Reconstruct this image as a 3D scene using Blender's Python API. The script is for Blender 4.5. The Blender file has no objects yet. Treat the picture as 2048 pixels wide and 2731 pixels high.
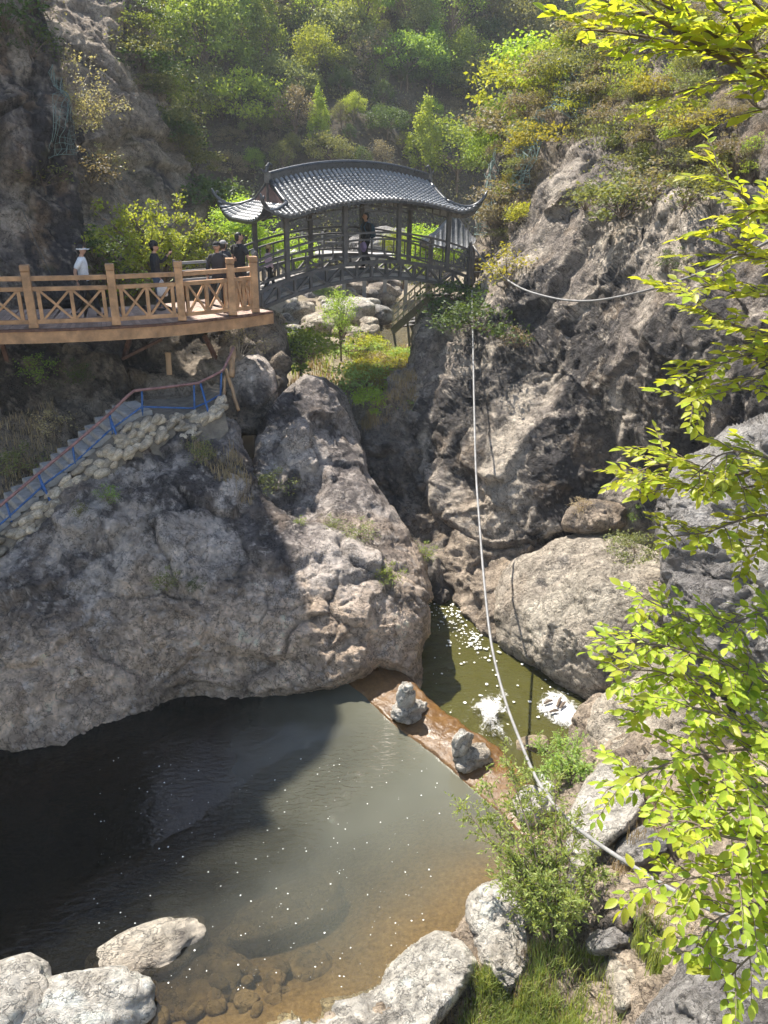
import bpy, bmesh, math, random
import numpy as np
from mathutils import Vector, Matrix, Quaternion

rng = np.random.default_rng(7)
random.seed(7)
scene = bpy.context.scene
COL = scene.collection

# ------------------------------------------------------------------ camera
CAM = np.array([0.0, 0.0, 10.0])
PITCH, ROLL, FPX = math.radians(24.5), math.radians(1.2), 2051.0
_r0 = np.array([1.0, 0, 0]); _u0 = np.array([0, math.sin(PITCH), math.cos(PITCH)])
_f0 = np.array([0, math.cos(PITCH), -math.sin(PITCH)])
CR = math.cos(ROLL) * _r0 + math.sin(ROLL) * _u0
CU = -math.sin(ROLL) * _r0 + math.cos(ROLL) * _u0
cam_data = bpy.data.cameras.new('camera')
cam_data.sensor_fit = 'VERTICAL'
cam_data.angle = 2 * math.atan(1365.5 / FPX)
cam_data.clip_start, cam_data.clip_end = 0.05, 2000
cam = bpy.data.objects.new('camera', cam_data)
COL.objects.link(cam)
cam.matrix_world = Matrix([[CR[0], CU[0], -_f0[0], CAM[0]], [CR[1], CU[1], -_f0[1], CAM[1]],
                           [CR[2], CU[2], -_f0[2], CAM[2]], [0, 0, 0, 1]])
scene.camera = cam

# ------------------------------------------------------------------ sky, sun, exposure
SUN_EL, SUN_AZ = math.radians(56), math.radians(-38)      # azimuth from +Y towards +X
world = bpy.data.worlds.new('World'); scene.world = world; world.use_nodes = True
wt = world.node_tree
sky = wt.nodes.new('ShaderNodeTexSky'); sky.sky_type = 'NISHITA'; sky.sun_disc = False
sky.sun_elevation = SUN_EL; sky.sun_rotation = SUN_AZ
bg = wt.nodes['Background']; bg.inputs['Strength'].default_value = 0.13
sky.dust_density = 0.3; sky.ozone_density = 1.6
wbm = wt.nodes.new('ShaderNodeMix'); wbm.data_type = 'RGBA'; wbm.blend_type = 'MULTIPLY'      # the camera's white balance
wbm.inputs[0].default_value = 1.0; wbm.inputs[7].default_value = (1.10, 0.96, 0.83, 1)
wt.links.new(sky.outputs['Color'], wbm.inputs[6]); wt.links.new(wbm.outputs[2], bg.inputs['Color'])
sd = bpy.data.lights.new('sun', 'SUN'); sd.energy = 4.7; sd.angle = math.radians(0.53); sd.color = (1.0, 0.94, 0.84)
sun = bpy.data.objects.new('sun', sd); COL.objects.link(sun)
SUN_DIR = Vector((math.sin(SUN_AZ) * math.cos(SUN_EL), math.cos(SUN_AZ) * math.cos(SUN_EL), math.sin(SUN_EL)))
sun.rotation_euler = SUN_DIR.to_track_quat('Z', 'Y').to_euler()
scene.view_settings.view_transform = 'Standard'
scene.view_settings.look = 'None'
scene.view_settings.exposure = 1.28
scene.view_settings.gamma = 1.0
scene.view_settings.use_curve_mapping = False
scene.render.engine = 'CYCLES'
cy = scene.cycles
cy.use_denoising = True
cy.use_adaptive_sampling = True; cy.adaptive_threshold = 0.03
try: cy.denoiser = 'OPENIMAGEDENOISE'
except Exception: pass
cy.max_bounces = 6; cy.diffuse_bounces = 3; cy.glossy_bounces = 3; cy.transmission_bounces = 4
cy.transparent_max_bounces = 12; cy.volume_bounces = 0
cy.caustics_reflective = False; cy.caustics_refractive = False
cy.sample_clamp_indirect = 6.0

# ------------------------------------------------------------------ projection helpers (photo pixels, 2048 x 2731 -> world)
def ray(px, py):
    px = np.asarray(px, float); py = np.asarray(py, float)
    a = (px - 1024.0) / FPX; b = -(py - 1365.5) / FPX
    return a[..., None] * CR + b[..., None] * CU + _f0
def at_y(px, py, Y):
    d = ray(px, py); Y = np.asarray(Y, float)
    return CAM + d * (Y / d[..., 1])[..., None]
def at_z(px, py, Z):
    d = ray(px, py); Z = np.asarray(Z, float)
    return CAM + d * ((Z - CAM[2]) / d[..., 2])[..., None]
def V(p): return Vector((float(p[0]), float(p[1]), float(p[2])))

# ------------------------------------------------------------------ numpy noise
def _hash(ix, iy, iz, s):
    h = (ix.astype(np.uint32) * np.uint32(374761393) + iy.astype(np.uint32) * np.uint32(668265263)
         + iz.astype(np.uint32) * np.uint32(2147483647) + np.uint32((s * 974711 + 13) & 0xffffffff))
    h = (h ^ (h >> np.uint32(13))) * np.uint32(1274126177)
    h = (h ^ (h >> np.uint32(15))) * np.uint32(2246822519)
    return ((h ^ (h >> np.uint32(16))) & np.uint32(0xffffff)).astype(np.float64) / 16777215.0
def vnoise(p, s=0):
    i = np.floor(p).astype(np.int64); f = p - i
    u = f * f * f * (f * (f * 6 - 15) + 10)
    i = i & 0xffffffff
    r = 0
    for a in (0, 1):
        wx = u[:, 0] if a else 1 - u[:, 0]
        for b in (0, 1):
            wy = u[:, 1] if b else 1 - u[:, 1]
            for c in (0, 1):
                wz = u[:, 2] if c else 1 - u[:, 2]
                r = r + wx * wy * wz * _hash(i[:, 0] + a, i[:, 1] + b, i[:, 2] + c, s)
    return r * 2 - 1
def fbm(p, o=4, s=0, g=0.5):
    a, t, n = 1.0, 0, 0
    for k in range(o):
        t = t + a * vnoise(p * 2.03 ** k + 17.3 * k, s + k); n += a; a *= g
    return t / n
def ridged(p, o=4, s=0):
    a, t, n = 1.0, 0, 0
    for k in range(o):
        t = t + a * (1 - np.abs(vnoise(p * 2.07 ** k + 9.1 * k, s + k)) * 2); n += a; a *= 0.5
    return t / n
def worley(p, s=0):
    i = np.floor(p).astype(np.int64)
    f1 = np.full(len(p), 9.0); f2 = np.full(len(p), 9.0); idv = np.zeros(len(p)); gx = np.zeros((len(p), 3))
    for a in (-1, 0, 1):
        for b in (-1, 0, 1):
            for c in (-1, 0, 1):
                j = i + np.array([a, b, c]); jm = j & 0xffffffff
                h = [_hash(jm[:, 0], jm[:, 1], jm[:, 2], s + q) for q in range(3)]
                o = np.stack([j[:, 0] + h[0], j[:, 1] + h[1], j[:, 2] + h[2]], 1) - p
                d = np.sqrt((o * o).sum(1))
                m = d < f1
                f2 = np.where(m, f1, np.minimum(f2, d)); idv = np.where(m, h[0] * 0.7 + h[1] * 0.3, idv)
                gx = np.where(m[:, None], o, gx); f1 = np.where(m, d, f1)
    return f1, f2, idv, gx
def sstep(a, b, x):
    t = np.clip((x - a) / (b - a), 0, 1); return t * t * (3 - 2 * t)

# ------------------------------------------------------------------ object helpers
def tag(o, label=None, cat=None, group=None, kind=None):
    if label: o['label'] = label
    if cat: o['category'] = cat
    if group: o['group'] = group
    if kind: o['kind'] = kind
    return o
def link(o, parent=None):
    COL.objects.link(o)
    if parent is not None: o.parent = parent
    return o
def empty(name, loc=(0, 0, 0), rz=0.0):
    o = bpy.data.objects.new(name, None); o.location = loc; o.rotation_euler = (0, 0, rz)
    o.empty_display_size = 0.1
    return link(o)
def np_mesh(name, verts, faces, mat=None, smooth=True):
    """faces: (n,3) or (n,4) int array (or list of such arrays)"""
    me = bpy.data.meshes.new(name)
    fl = faces if isinstance(faces, list) else [faces]
    fl = [np.asarray(f, np.int32) for f in fl if len(f)]
    me.vertices.add(len(verts)); me.vertices.foreach_set('co', np.asarray(verts, np.float32).ravel())
    nl = sum(f.size for f in fl); nf = sum(len(f) for f in fl)
    me.loops.add(nl); me.loops.foreach_set('vertex_index', np.concatenate([f.ravel() for f in fl]))
    tot = np.concatenate([np.full(len(f), f.shape[1], np.int32) for f in fl])
    st = np.concatenate([[0], np.cumsum(tot)[:-1]]).astype(np.int32)
    me.polygons.add(nf); me.polygons.foreach_set('loop_start', st)
    me.polygons.foreach_set('use_smooth', np.full(nf, smooth))
    me.update(calc_edges=True)
    if mat: me.materials.append(mat)
    return me
def obj(name, me, parent=None):
    o = bpy.data.objects.new(name, me); return link(o, parent)

def attach(o, root):
    """parent a piece whose geometry is in world coordinates"""
    o.parent = root; o.location = Vector(o.location) - Vector(root.location); return o

class MB:
    """collects simple shapes into one mesh"""
    def __init__(s): s.v = []; s.f = []; s.mi = []
    def add(s, vs, fs, mi=0):
        b = len(s.v); s.v += [tuple(map(float, q)) for q in vs]
        s.f += [tuple(b + k for k in f) for f in fs]; s.mi += [mi] * len(fs); return s
    def box(s, c, size, M=None, mi=0):
        x, y, z = (k / 2 for k in size); P = []
        for q in ((-x, -y, -z), (x, -y, -z), (x, y, -z), (-x, y, -z), (-x, -y, z), (x, -y, z), (x, y, z), (-x, y, z)):
            w = Vector(q)
            if M is not None: w = M @ w
            P.append(w + Vector(c))
        return s.add(P, [(0, 3, 2, 1), (4, 5, 6, 7), (0, 1, 5, 4), (1, 2, 6, 5), (2, 3, 7, 6), (3, 0, 4, 7)], mi)
    def beam(s, a, b, w, h, up=(0, 0, 1), mi=0):
        a = Vector(a); b = Vector(b); d = b - a; L = d.length
        if L < 1e-6: return s
        d.normalize(); up = Vector(up)
        x = d.cross(up)
        if x.length < 1e-4: x = d.cross(Vector((0, 1, 0)))
        x.normalize(); z = x.cross(d)
        M = Matrix((x, d, z)).transposed()
        return s.box((a + b) / 2, (w, L, h), M, mi)
    def tube(s, pts, rad, n=8, mi=0, cap=True):
        pts = [Vector(p) for p in pts]
        if not hasattr(rad, '__len__'): rad = [rad] * len(pts)
        ref = None; rings = []
        for i, p in enumerate(pts):
            d = (pts[min(i + 1, len(pts) - 1)] - pts[max(i - 1, 0)])
            if d.length < 1e-9: d = Vector((0, 0, 1))
            d.normalize()
            if ref is None: ref = d.orthogonal().normalized()
            ref = (ref - d * ref.dot(d))
            ref = ref.normalized() if ref.length > 1e-6 else d.orthogonal().normalized()
            b = d.cross(ref); r = rad[i]
            rings.append([p + ref * (r * math.cos(2 * math.pi * k / n)) + b * (r * math.sin(2 * math.pi * k / n)) for k in range(n)])
        vs = [v for r in rings for v in r]; fs = []
        for i in range(len(rings) - 1):
            for k in range(n):
                fs.append((i * n + k, i * n + (k + 1) % n, (i + 1) * n + (k + 1) % n, (i + 1) * n + k))
        if cap:
            fs.append(tuple(reversed(range(n)))); fs.append(tuple((len(rings) - 1) * n + k for k in range(n)))
        return s.add(vs, fs, mi)
    def lathe(s, c, prof, n=12, mi=0):
        c = Vector(c); vs = []; fs = []
        for r, z in prof:
            for k in range(n):
                t = 2 * math.pi * k / n; vs.append(c + Vector((r * math.cos(t), r * math.sin(t), z)))
        for i in range(len(prof) - 1):
            for k in range(n):
                fs.append((i * n + k, i * n + (k + 1) % n, (i + 1) * n + (k + 1) % n, (i + 1) * n + k))
        fs.append(tuple(reversed(range(n)))); fs.append(tuple((len(prof) - 1) * n + k for k in range(n)))
        return s.add(vs, fs, mi)
    def mesh(s, name, mats, smooth=False, bevel=0.0):
        me = bpy.data.meshes.new(name); me.from_pydata(s.v, [], s.f)
        for m in (mats if isinstance(mats, (list, tuple)) else [mats]): me.materials.append(m)
        me.polygons.foreach_set('material_index', s.mi)
        if bevel:
            bm = bmesh.new(); bm.from_mesh(me)
            bmesh.ops.bevel(bm, geom=bm.edges[:], offset=bevel, segments=1, affect='EDGES', clamp_overlap=True)
            bm.to_mesh(me); bm.free()
        me.polygons.foreach_set('use_smooth', [smooth] * len(me.polygons)); me.update()
        return me
    def build(s, name, mats, parent=None, smooth=False, bevel=0.0):
        return obj(name, s.mesh(name, mats, smooth, bevel), parent)

# ------------------------------------------------------------------ material helpers
class NT:
    def __init__(s, name):
        s.m = bpy.data.materials.new(name); s.m.use_nodes = True; s.t = s.m.node_tree; s.t.nodes.clear()
        s.out = s.n('ShaderNodeOutputMaterial')
    def n(s, t, **kw):
        x = s.t.nodes.new(t)
        for k, v in kw.items():
            if k in ('ins',):
                for a, b in v.items(): s.set(x, a, b)
            else: setattr(x, k, v)
        return x
    def set(s, node, key, val):
        i = node.inputs[key]
        if hasattr(val, 'is_output'): s.t.links.new(val, i)
        elif hasattr(val, 'outputs'): s.t.links.new(val.outputs[0], i)
        else: i.default_value = val
    def coord(s, scale=(1, 1, 1)):
        tc = s.n('ShaderNodeTexCoord'); mp = s.n('ShaderNodeMapping')
        s.set(mp, 'Vector', tc.outputs['Object']); mp.inputs['Scale'].default_value = scale
        return mp.outputs[0]
    def noise(s, co, scale, detail=4, rough=0.5, dist=0.0):
        return s.n('ShaderNodeTexNoise', ins={'Vector': co, 'Scale': scale, 'Detail': detail, 'Roughness': rough, 'Distortion': dist}).outputs[0]
    def ramp(s, fac, stops, interp='LINEAR'):
        r = s.n('ShaderNodeValToRGB'); r.color_ramp.interpolation = interp
        e = r.color_ramp.elements
        while len(e) < len(stops): e.new(0.5)
        for k, (p, c) in enumerate(stops):
            e[k].position = p
            e[k].color = (c, c, c, 1) if not hasattr(c, '__len__') else (*c[:3], 1)
        s.set(r, 'Fac', fac); return r.outputs[0]
    def mix(s, fac, a, b, mode='MIX'):
        x = s.n('ShaderNodeMix', data_type='RGBA', blend_type=mode)
        s.set(x, 0, fac)
        for k, q in ((6, a), (7, b)):
            if hasattr(q, 'is_output'): s.t.links.new(q, x.inputs[k])
            else: x.inputs[k].default_value = (*q[:3], 1) if hasattr(q, '__len__') else (q, q, q, 1)
        return x.outputs[2]
    def math(s, op, a, b=0.0, c=None):
        x = s.n('ShaderNodeMath', operation=op); s.set(x, 0, a); s.set(x, 1, b)
        if c is not None: s.set(x, 2, c)
        return x.outputs[0]
    def bump(s, h, strength=0.5, dist=0.05, normal=None):
        x = s.n('ShaderNodeBump', ins={'Height': h, 'Strength': strength, 'Distance': dist})
        if normal is not None: s.set(x, 'Normal', normal)
        return x.outputs[0]
    def princ(s, **kw):
        x = s.n('ShaderNodeBsdfPrincipled')
        for k, v in kw.items():
            k = k.replace('_', ' ')
            if hasattr(v, '__len__') and len(v) == 3: v = (*v, 1)
            s.set(x, k, v)
        return x
    def done(s, shader):
        s.t.links.new(shader.outputs[0] if hasattr(shader, 'outputs') else shader, s.out.inputs[0]); return s.m

def simple_mat(name, col, rough=0.6, var=0.25, scale=6.0, metal=0.0, bump=0.15, stretch=(1, 1, 1), spec=0.5, var_obj=0.0):
    t = NT(name); co = t.coord(stretch)
    n = t.noise(co, scale, 6, 0.6)
    dark = tuple(c * (1 - var) for c in col); lite = tuple(min(1, c * (1 + var)) for c in col)
    c = t.ramp(n, [(0.3, dark), (0.7, lite)])
    if var_obj:
        oi = t.n('ShaderNodeObjectInfo')
        f = t.math('MULTIPLY_ADD', oi.outputs['Random'], var_obj * 2, 1 - var_obj)
        hv = t.n('ShaderNodeHueSaturation', ins={'Color': c, 'Value': f}); c = hv.outputs[0]
    r = t.ramp(t.noise(co, scale * 2.3, 4), [(0.3, max(0.05, rough - 0.12)), (0.7, min(1, rough + 0.12))])
    p = t.princ(Base_Color=c, Roughness=r, Metallic=metal, Normal=t.bump(t.noise(co, scale * 5, 5), bump, 0.02))
    p.inputs['Specular IOR Level'].default_value = spec
    return t.done(p)
# ------------------------------------------------------------------ rock materials
def rock_mat(name, fine=1.0, spec=0.25, rough=0.85):
    """colour comes from the stone's own tint (stored per vertex); nodes add grain, lichen specks and fine relief"""
    t = NT(name); co = t.coord()
    at = t.n('ShaderNodeAttribute', attribute_name='tint').outputs['Color']
    n1 = t.noise(co, 7.0, 7, 0.74, 0.6)
    wn_ = t.n('ShaderNodeTexNoise', ins={'Vector': co, 'Scale': 2.2, 'Detail': 4.0, 'Roughness': 0.7}).outputs[1]
    cw = t.n('ShaderNodeVectorMath', operation='MULTIPLY_ADD'); t.set(cw, 0, wn_); cw.inputs[1].default_value = (0.7, 0.7, 0.55); t.set(cw, 2, co)
    v2 = t.n('ShaderNodeTexVoronoi', feature='F1', ins={'Vector': cw.outputs[0], 'Scale': 6.5})
    sp_ = t.n('ShaderNodeSeparateColor'); t.set(sp_, 0, wn_)
    k1 = t.ramp(t.math('ABSOLUTE', t.math('SUBTRACT', sp_.outputs[0], 0.5)), [(0.0, 0.0), (0.022, 1.0)])       # 0 in a fissure
    f = t.ramp(n1, [(0.30, 0.50), (0.46, 0.92), (0.58, 1.12), (0.70, 1.5)])
    c = t.mix(1.0, at, f, 'MULTIPLY')
    c = t.mix(1.0, c, t.ramp(k1, [(0.0, 0.42), (1.0, 1.0)]), 'MULTIPLY')
    fac = t.math('MULTIPLY_ADD', v2.outputs['Distance'], -0.35, 1.17)
    c = t.mix(1.0, c, fac, 'MULTIPLY')
    hgt = t.math('ADD', n1, t.math('MULTIPLY_ADD', k1, 0.10, t.math('MULTIPLY', v2.outputs['Distance'], 0.22)))
    nb = t.bump(hgt, 1.0 * fine, 0.24)
    p = t.princ(Base_Color=c, Roughness=rough, Normal=nb)
    p.inputs['Specular IOR Level'].default_value = spec
    return t.done(p)
M = {}
M['rock'] = rock_mat('limestone')
M['rock_wet'] = rock_mat('wet_stone', 0.6, 0.5, 0.5)
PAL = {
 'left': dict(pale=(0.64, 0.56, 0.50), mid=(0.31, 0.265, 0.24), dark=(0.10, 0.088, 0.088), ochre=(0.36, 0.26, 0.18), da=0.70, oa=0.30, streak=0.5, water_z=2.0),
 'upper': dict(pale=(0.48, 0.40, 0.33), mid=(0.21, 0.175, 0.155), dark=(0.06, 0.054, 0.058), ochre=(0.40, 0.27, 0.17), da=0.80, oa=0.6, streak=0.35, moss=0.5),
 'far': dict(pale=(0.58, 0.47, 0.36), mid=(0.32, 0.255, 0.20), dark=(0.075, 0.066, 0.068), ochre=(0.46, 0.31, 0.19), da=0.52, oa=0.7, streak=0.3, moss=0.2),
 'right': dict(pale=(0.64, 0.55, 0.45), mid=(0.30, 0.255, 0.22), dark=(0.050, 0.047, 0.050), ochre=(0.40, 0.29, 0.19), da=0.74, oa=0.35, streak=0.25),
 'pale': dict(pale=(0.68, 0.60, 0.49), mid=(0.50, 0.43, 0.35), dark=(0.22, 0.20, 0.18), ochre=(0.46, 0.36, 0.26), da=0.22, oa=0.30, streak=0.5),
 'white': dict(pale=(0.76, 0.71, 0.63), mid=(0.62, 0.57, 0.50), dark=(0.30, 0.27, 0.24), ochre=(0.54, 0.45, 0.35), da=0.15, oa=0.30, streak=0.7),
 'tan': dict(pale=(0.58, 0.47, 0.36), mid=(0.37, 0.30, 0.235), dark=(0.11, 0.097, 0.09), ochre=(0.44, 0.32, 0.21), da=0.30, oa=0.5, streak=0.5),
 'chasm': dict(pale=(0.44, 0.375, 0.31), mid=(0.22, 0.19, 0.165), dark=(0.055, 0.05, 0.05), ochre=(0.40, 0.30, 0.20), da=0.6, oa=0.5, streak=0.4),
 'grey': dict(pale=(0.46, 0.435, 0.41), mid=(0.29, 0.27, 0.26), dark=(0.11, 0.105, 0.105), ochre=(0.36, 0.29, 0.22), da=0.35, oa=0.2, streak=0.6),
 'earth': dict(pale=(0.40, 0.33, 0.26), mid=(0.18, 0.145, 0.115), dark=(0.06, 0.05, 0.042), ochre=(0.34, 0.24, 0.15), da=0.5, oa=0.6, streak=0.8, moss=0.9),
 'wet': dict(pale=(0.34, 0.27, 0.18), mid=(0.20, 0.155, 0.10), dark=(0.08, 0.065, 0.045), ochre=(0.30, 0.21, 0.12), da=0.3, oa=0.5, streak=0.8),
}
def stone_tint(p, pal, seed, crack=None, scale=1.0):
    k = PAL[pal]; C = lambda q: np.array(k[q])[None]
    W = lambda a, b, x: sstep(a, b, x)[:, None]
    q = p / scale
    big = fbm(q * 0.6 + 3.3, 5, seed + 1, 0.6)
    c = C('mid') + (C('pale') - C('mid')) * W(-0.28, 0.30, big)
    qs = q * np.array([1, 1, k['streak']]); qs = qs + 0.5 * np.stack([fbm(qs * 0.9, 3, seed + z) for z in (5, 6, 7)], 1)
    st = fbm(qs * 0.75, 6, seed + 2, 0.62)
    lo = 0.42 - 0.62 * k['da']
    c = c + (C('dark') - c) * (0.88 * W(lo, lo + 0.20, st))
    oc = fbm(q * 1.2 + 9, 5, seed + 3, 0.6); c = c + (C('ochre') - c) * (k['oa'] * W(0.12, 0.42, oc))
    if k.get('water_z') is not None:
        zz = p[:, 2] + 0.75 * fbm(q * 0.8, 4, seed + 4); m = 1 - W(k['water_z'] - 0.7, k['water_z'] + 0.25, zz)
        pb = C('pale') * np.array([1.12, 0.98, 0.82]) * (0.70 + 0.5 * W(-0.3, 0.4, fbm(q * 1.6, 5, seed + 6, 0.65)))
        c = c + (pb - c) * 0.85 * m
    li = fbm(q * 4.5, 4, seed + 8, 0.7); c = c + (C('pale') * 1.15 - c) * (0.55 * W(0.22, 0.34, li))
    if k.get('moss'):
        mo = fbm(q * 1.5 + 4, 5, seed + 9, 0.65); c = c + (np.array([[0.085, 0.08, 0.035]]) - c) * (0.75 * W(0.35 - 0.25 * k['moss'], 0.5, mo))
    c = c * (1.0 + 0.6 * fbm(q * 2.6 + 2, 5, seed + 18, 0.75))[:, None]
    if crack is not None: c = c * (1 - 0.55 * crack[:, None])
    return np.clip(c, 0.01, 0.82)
def set_tint(me, c):
    a = me.attributes.new('tint', 'FLOAT_COLOR', 'POINT'); a.data.foreach_set('color', np.concatenate([c, np.ones((len(c), 1))], 1).astype(np.float32).ravel())
def ground_mat(name, a, b, c3, scale=1.5):
    t = NT(name); co = t.coord()
    c = t.ramp(t.noise(co, scale, 8, 0.65, 0.5), [(0.3, a), (0.5, b), (0.7, c3)])
    c = t.mix(0.5, c, t.ramp(t.noise(co, scale * 14, 6, 0.7), [(0.3, tuple(k * 0.4 for k in a)), (0.7, tuple(min(1, k * 1.4) for k in c3))]))
    p = t.princ(Base_Color=c, Roughness=0.95, Normal=t.bump(t.noise(co, scale * 10, 8, 0.7), 0.8, 0.1))
    p.inputs['Specular IOR Level'].default_value = 0.15
    return t.done(p)
M['hill_soil'] = ground_mat('hill_soil', (0.045, 0.038, 0.030), (0.075, 0.062, 0.046), (0.12, 0.10, 0.075), 0.35)
M['gravel'] = ground_mat('river_gravel', (0.15, 0.12, 0.075), (0.25, 0.205, 0.14), (0.36, 0.31, 0.24), 0.9)
M['bank_soil'] = ground_mat('bank_soil', (0.10, 0.085, 0.055), (0.20, 0.165, 0.115), (0.33, 0.28, 0.21), 1.6)
M['bed'] = ground_mat('pool_bed', (0.16, 0.12, 0.07), (0.24, 0.18, 0.11), (0.32, 0.25, 0.16), 1.0)

# ------------------------------------------------------------------ leaves, bark
def leaf_mat(name, a, b, trans=0.45, obj_var=0.18, rough=0.5, hue=0.02):
    t = NT(name)
    g = t.n('ShaderNodeNewGeometry'); oi = t.n('ShaderNodeObjectInfo')
    c = t.ramp(g.outputs['Random Per Island'], [(0.0, a), (1.0, b)])
    f = t.math('MULTIPLY_ADD', oi.outputs['Random'], 2 * obj_var, 1 - obj_var)
    hu = t.math('MULTIPLY_ADD', oi.outputs['Random'], 2 * hue, 0.5 - hue)
    hv = t.n('ShaderNodeHueSaturation', ins={'Color': c, 'Value': f, 'Hue': hu}); c = hv.outputs[0]
    d = t.princ(Base_Color=c, Roughness=rough); d.inputs['Specular IOR Level'].default_value = 0.35
    tr = t.n('ShaderNodeBsdfTranslucent', ins={'Color': t.mix(1.0, c, (1.25, 1.15, 0.55), 'MULTIPLY')})
    m = t.n('ShaderNodeMixShader', ins={0: trans}); t.t.links.new(d.outputs[0], m.inputs[1]); t.t.links.new(tr.outputs[0], m.inputs[2])
    return t.done(m)
M['leaf_fore'] = leaf_mat('spring_leaf', (0.24, 0.34, 0.03), (0.62, 0.68, 0.09), 0.55, 0.14, 0.4)
M['leaf_fresh'] = leaf_mat('fresh_green_leaf', (0.17, 0.25, 0.05), (0.33, 0.43, 0.09), 0.48)
M['leaf_bright'] = leaf_mat('bright_leaf', (0.27, 0.37, 0.05), (0.46, 0.55, 0.10), 0.5)
M['leaf_olive'] = leaf_mat('olive_leaf', (0.15, 0.17, 0.065), (0.28, 0.30, 0.12), 0.44)
M['leaf_dark'] = leaf_mat('dark_green_leaf', (0.06, 0.095, 0.03), (0.13, 0.19, 0.055), 0.4)
M['leaf_brown'] = leaf_mat('budding_leaf', (0.19, 0.16, 0.11), (0.34, 0.30, 0.20), 0.38)
M['leaf_yellow'] = leaf_mat('yellow_green_leaf', (0.30, 0.31, 0.035), (0.48, 0.46, 0.08), 0.5)
M['leaf_pale'] = leaf_mat('pale_blossom_leaf', (0.38, 0.36, 0.20), (0.56, 0.52, 0.33), 0.4)
M['leaf_willow'] = leaf_mat('willow_leaf', (0.27, 0.38, 0.10), (0.46, 0.56, 0.20), 0.5)
M['grass'] = leaf_mat('grass_blade', (0.17, 0.24, 0.06), (0.40, 0.43, 0.15), 0.45)
M['dry_grass'] = leaf_mat('dry_grass_blade', (0.30, 0.23, 0.13), (0.50, 0.41, 0.26), 0.3)
M['under'] = leaf_mat('undergrowth_leaf', (0.075, 0.08, 0.045), (0.24, 0.235, 0.125), 0.4)
M['bark'] = simple_mat('bark', (0.16, 0.12, 0.09), 0.9, 0.4, 10, stretch=(1, 1, 0.3))
M['bark_pale'] = simple_mat('pale_bark', (0.30, 0.25, 0.20), 0.9, 0.35, 12, stretch=(1, 1, 0.3))

# ------------------------------------------------------------------ built things
M['bridge'] = simple_mat('weathered_charcoal_timber', (0.105, 0.10, 0.10), 0.6, 0.35, 5, bump=0.3, stretch=(1, 1, 1))
M['bridge_deck'] = simple_mat('grey_deck', (0.36, 0.34, 0.33), 0.8, 0.2, 4)
M['tile'] = simple_mat('glazed_charcoal_tile', (0.20, 0.205, 0.215), 0.42, 0.35, 9, var_obj=0.25, spec=0.9)
M['tile_dark'] = simple_mat('dark_roof_ridge', (0.05, 0.053, 0.06), 0.35, 0.35, 7, spec=0.7)
M['gable'] = simple_mat('faded_red_board', (0.20, 0.13, 0.12), 0.8, 0.3, 7)
M['tan_wood'] = simple_mat('tan_painted_timber', (0.44, 0.25, 0.13), 0.6, 0.42, 3.5, bump=0.4, stretch=(1, 1, 1), var_obj=0.07)
M['deck_plank'] = simple_mat('brown_deck_plank', (0.36, 0.26, 0.21), 0.7, 0.3, 5, bump=0.3, var_obj=0.22)
M['rust'] = simple_mat('rusty_steel', (0.13, 0.065, 0.045), 0.8, 0.45, 9, bump=0.4)
M['blue_paint'] = simple_mat('blue_painted_pipe', (0.03, 0.105, 0.30), 0.5, 0.4, 14)
M['red_paint'] = simple_mat('worn_red_pipe', (0.25, 0.13, 0.12), 0.6, 0.5, 9)
M['hose'] = simple_mat('grey_hose', (0.24, 0.235, 0.23), 0.55, 0.35, 5)
M['wire'] = simple_mat('dark_wire', (0.10, 0.10, 0.10), 0.6, 0.2, 8)
M['net'] = simple_mat('teal_net_cord', (0.17, 0.25, 0.23), 0.7, 0.3, 3)
M['log'] = simple_mat('dry_log', (0.36, 0.23, 0.13), 0.85, 0.35, 8, stretch=(1, 1, 0.25), bump=0.4)
M['masonry'] = simple_mat('rubble_mortar', (0.17, 0.145, 0.115), 0.95, 0.4, 6, bump=0.8)
M['mason_stone'] = simple_mat('rubble_stone', (0.44, 0.37, 0.28), 0.9, 0.45, 7, bump=0.8, var_obj=0.35)
M['step'] = simple_mat('concrete_step', (0.30, 0.29, 0.28), 0.95, 0.3, 5, bump=0.5)
# ------------------------------------------------------------------ rock masses: outline and distances surveyed from the photo, built as real relief
def rbf(ctrl):
    c = np.array(ctrl, float); P = c[:, :2] / 1000.0; n = len(P)
    A = np.zeros((n + 3, n + 3)); d = np.sqrt(((P[:, None] - P[None]) ** 2).sum(2))
    A[:n, :n] = d; A[:n, n] = 1; A[n, :n] = 1; A[:n, n + 1:] = P; A[n + 1:, :n] = P.T
    w = np.linalg.solve(A + np.eye(n + 3) * 1e-9, np.concatenate([c[:, 2], [0, 0, 0]]))
    def f(px, py):
        Q = np.stack([px, py], 1) / 1000.0; r = np.full(len(Q), w[n]) + Q @ w[n + 1:]
        for k in range(n): r += w[k] * np.sqrt(((Q - P[k]) ** 2).sum(1))
        return r
    return f
def chaikin(pts, it=1):
    p = np.array(pts, float)
    for _ in range(it):
        q = np.roll(p, -1, 0); p = np.stack([0.75 * p + 0.25 * q, 0.25 * p + 0.75 * q], 1).reshape(-1, 2)
    return p
def inside(poly, x, y):
    r = np.zeros(len(x), bool); n = len(poly)
    for i in range(n):
        x1, y1 = poly[i]; x2, y2 = poly[(i + 1) % n]
        if y1 == y2: continue
        m = (y1 > y) != (y2 > y); r ^= m & (x < (x2 - x1) * (y - y1) / (y2 - y1) + x1)
    return r
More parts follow.
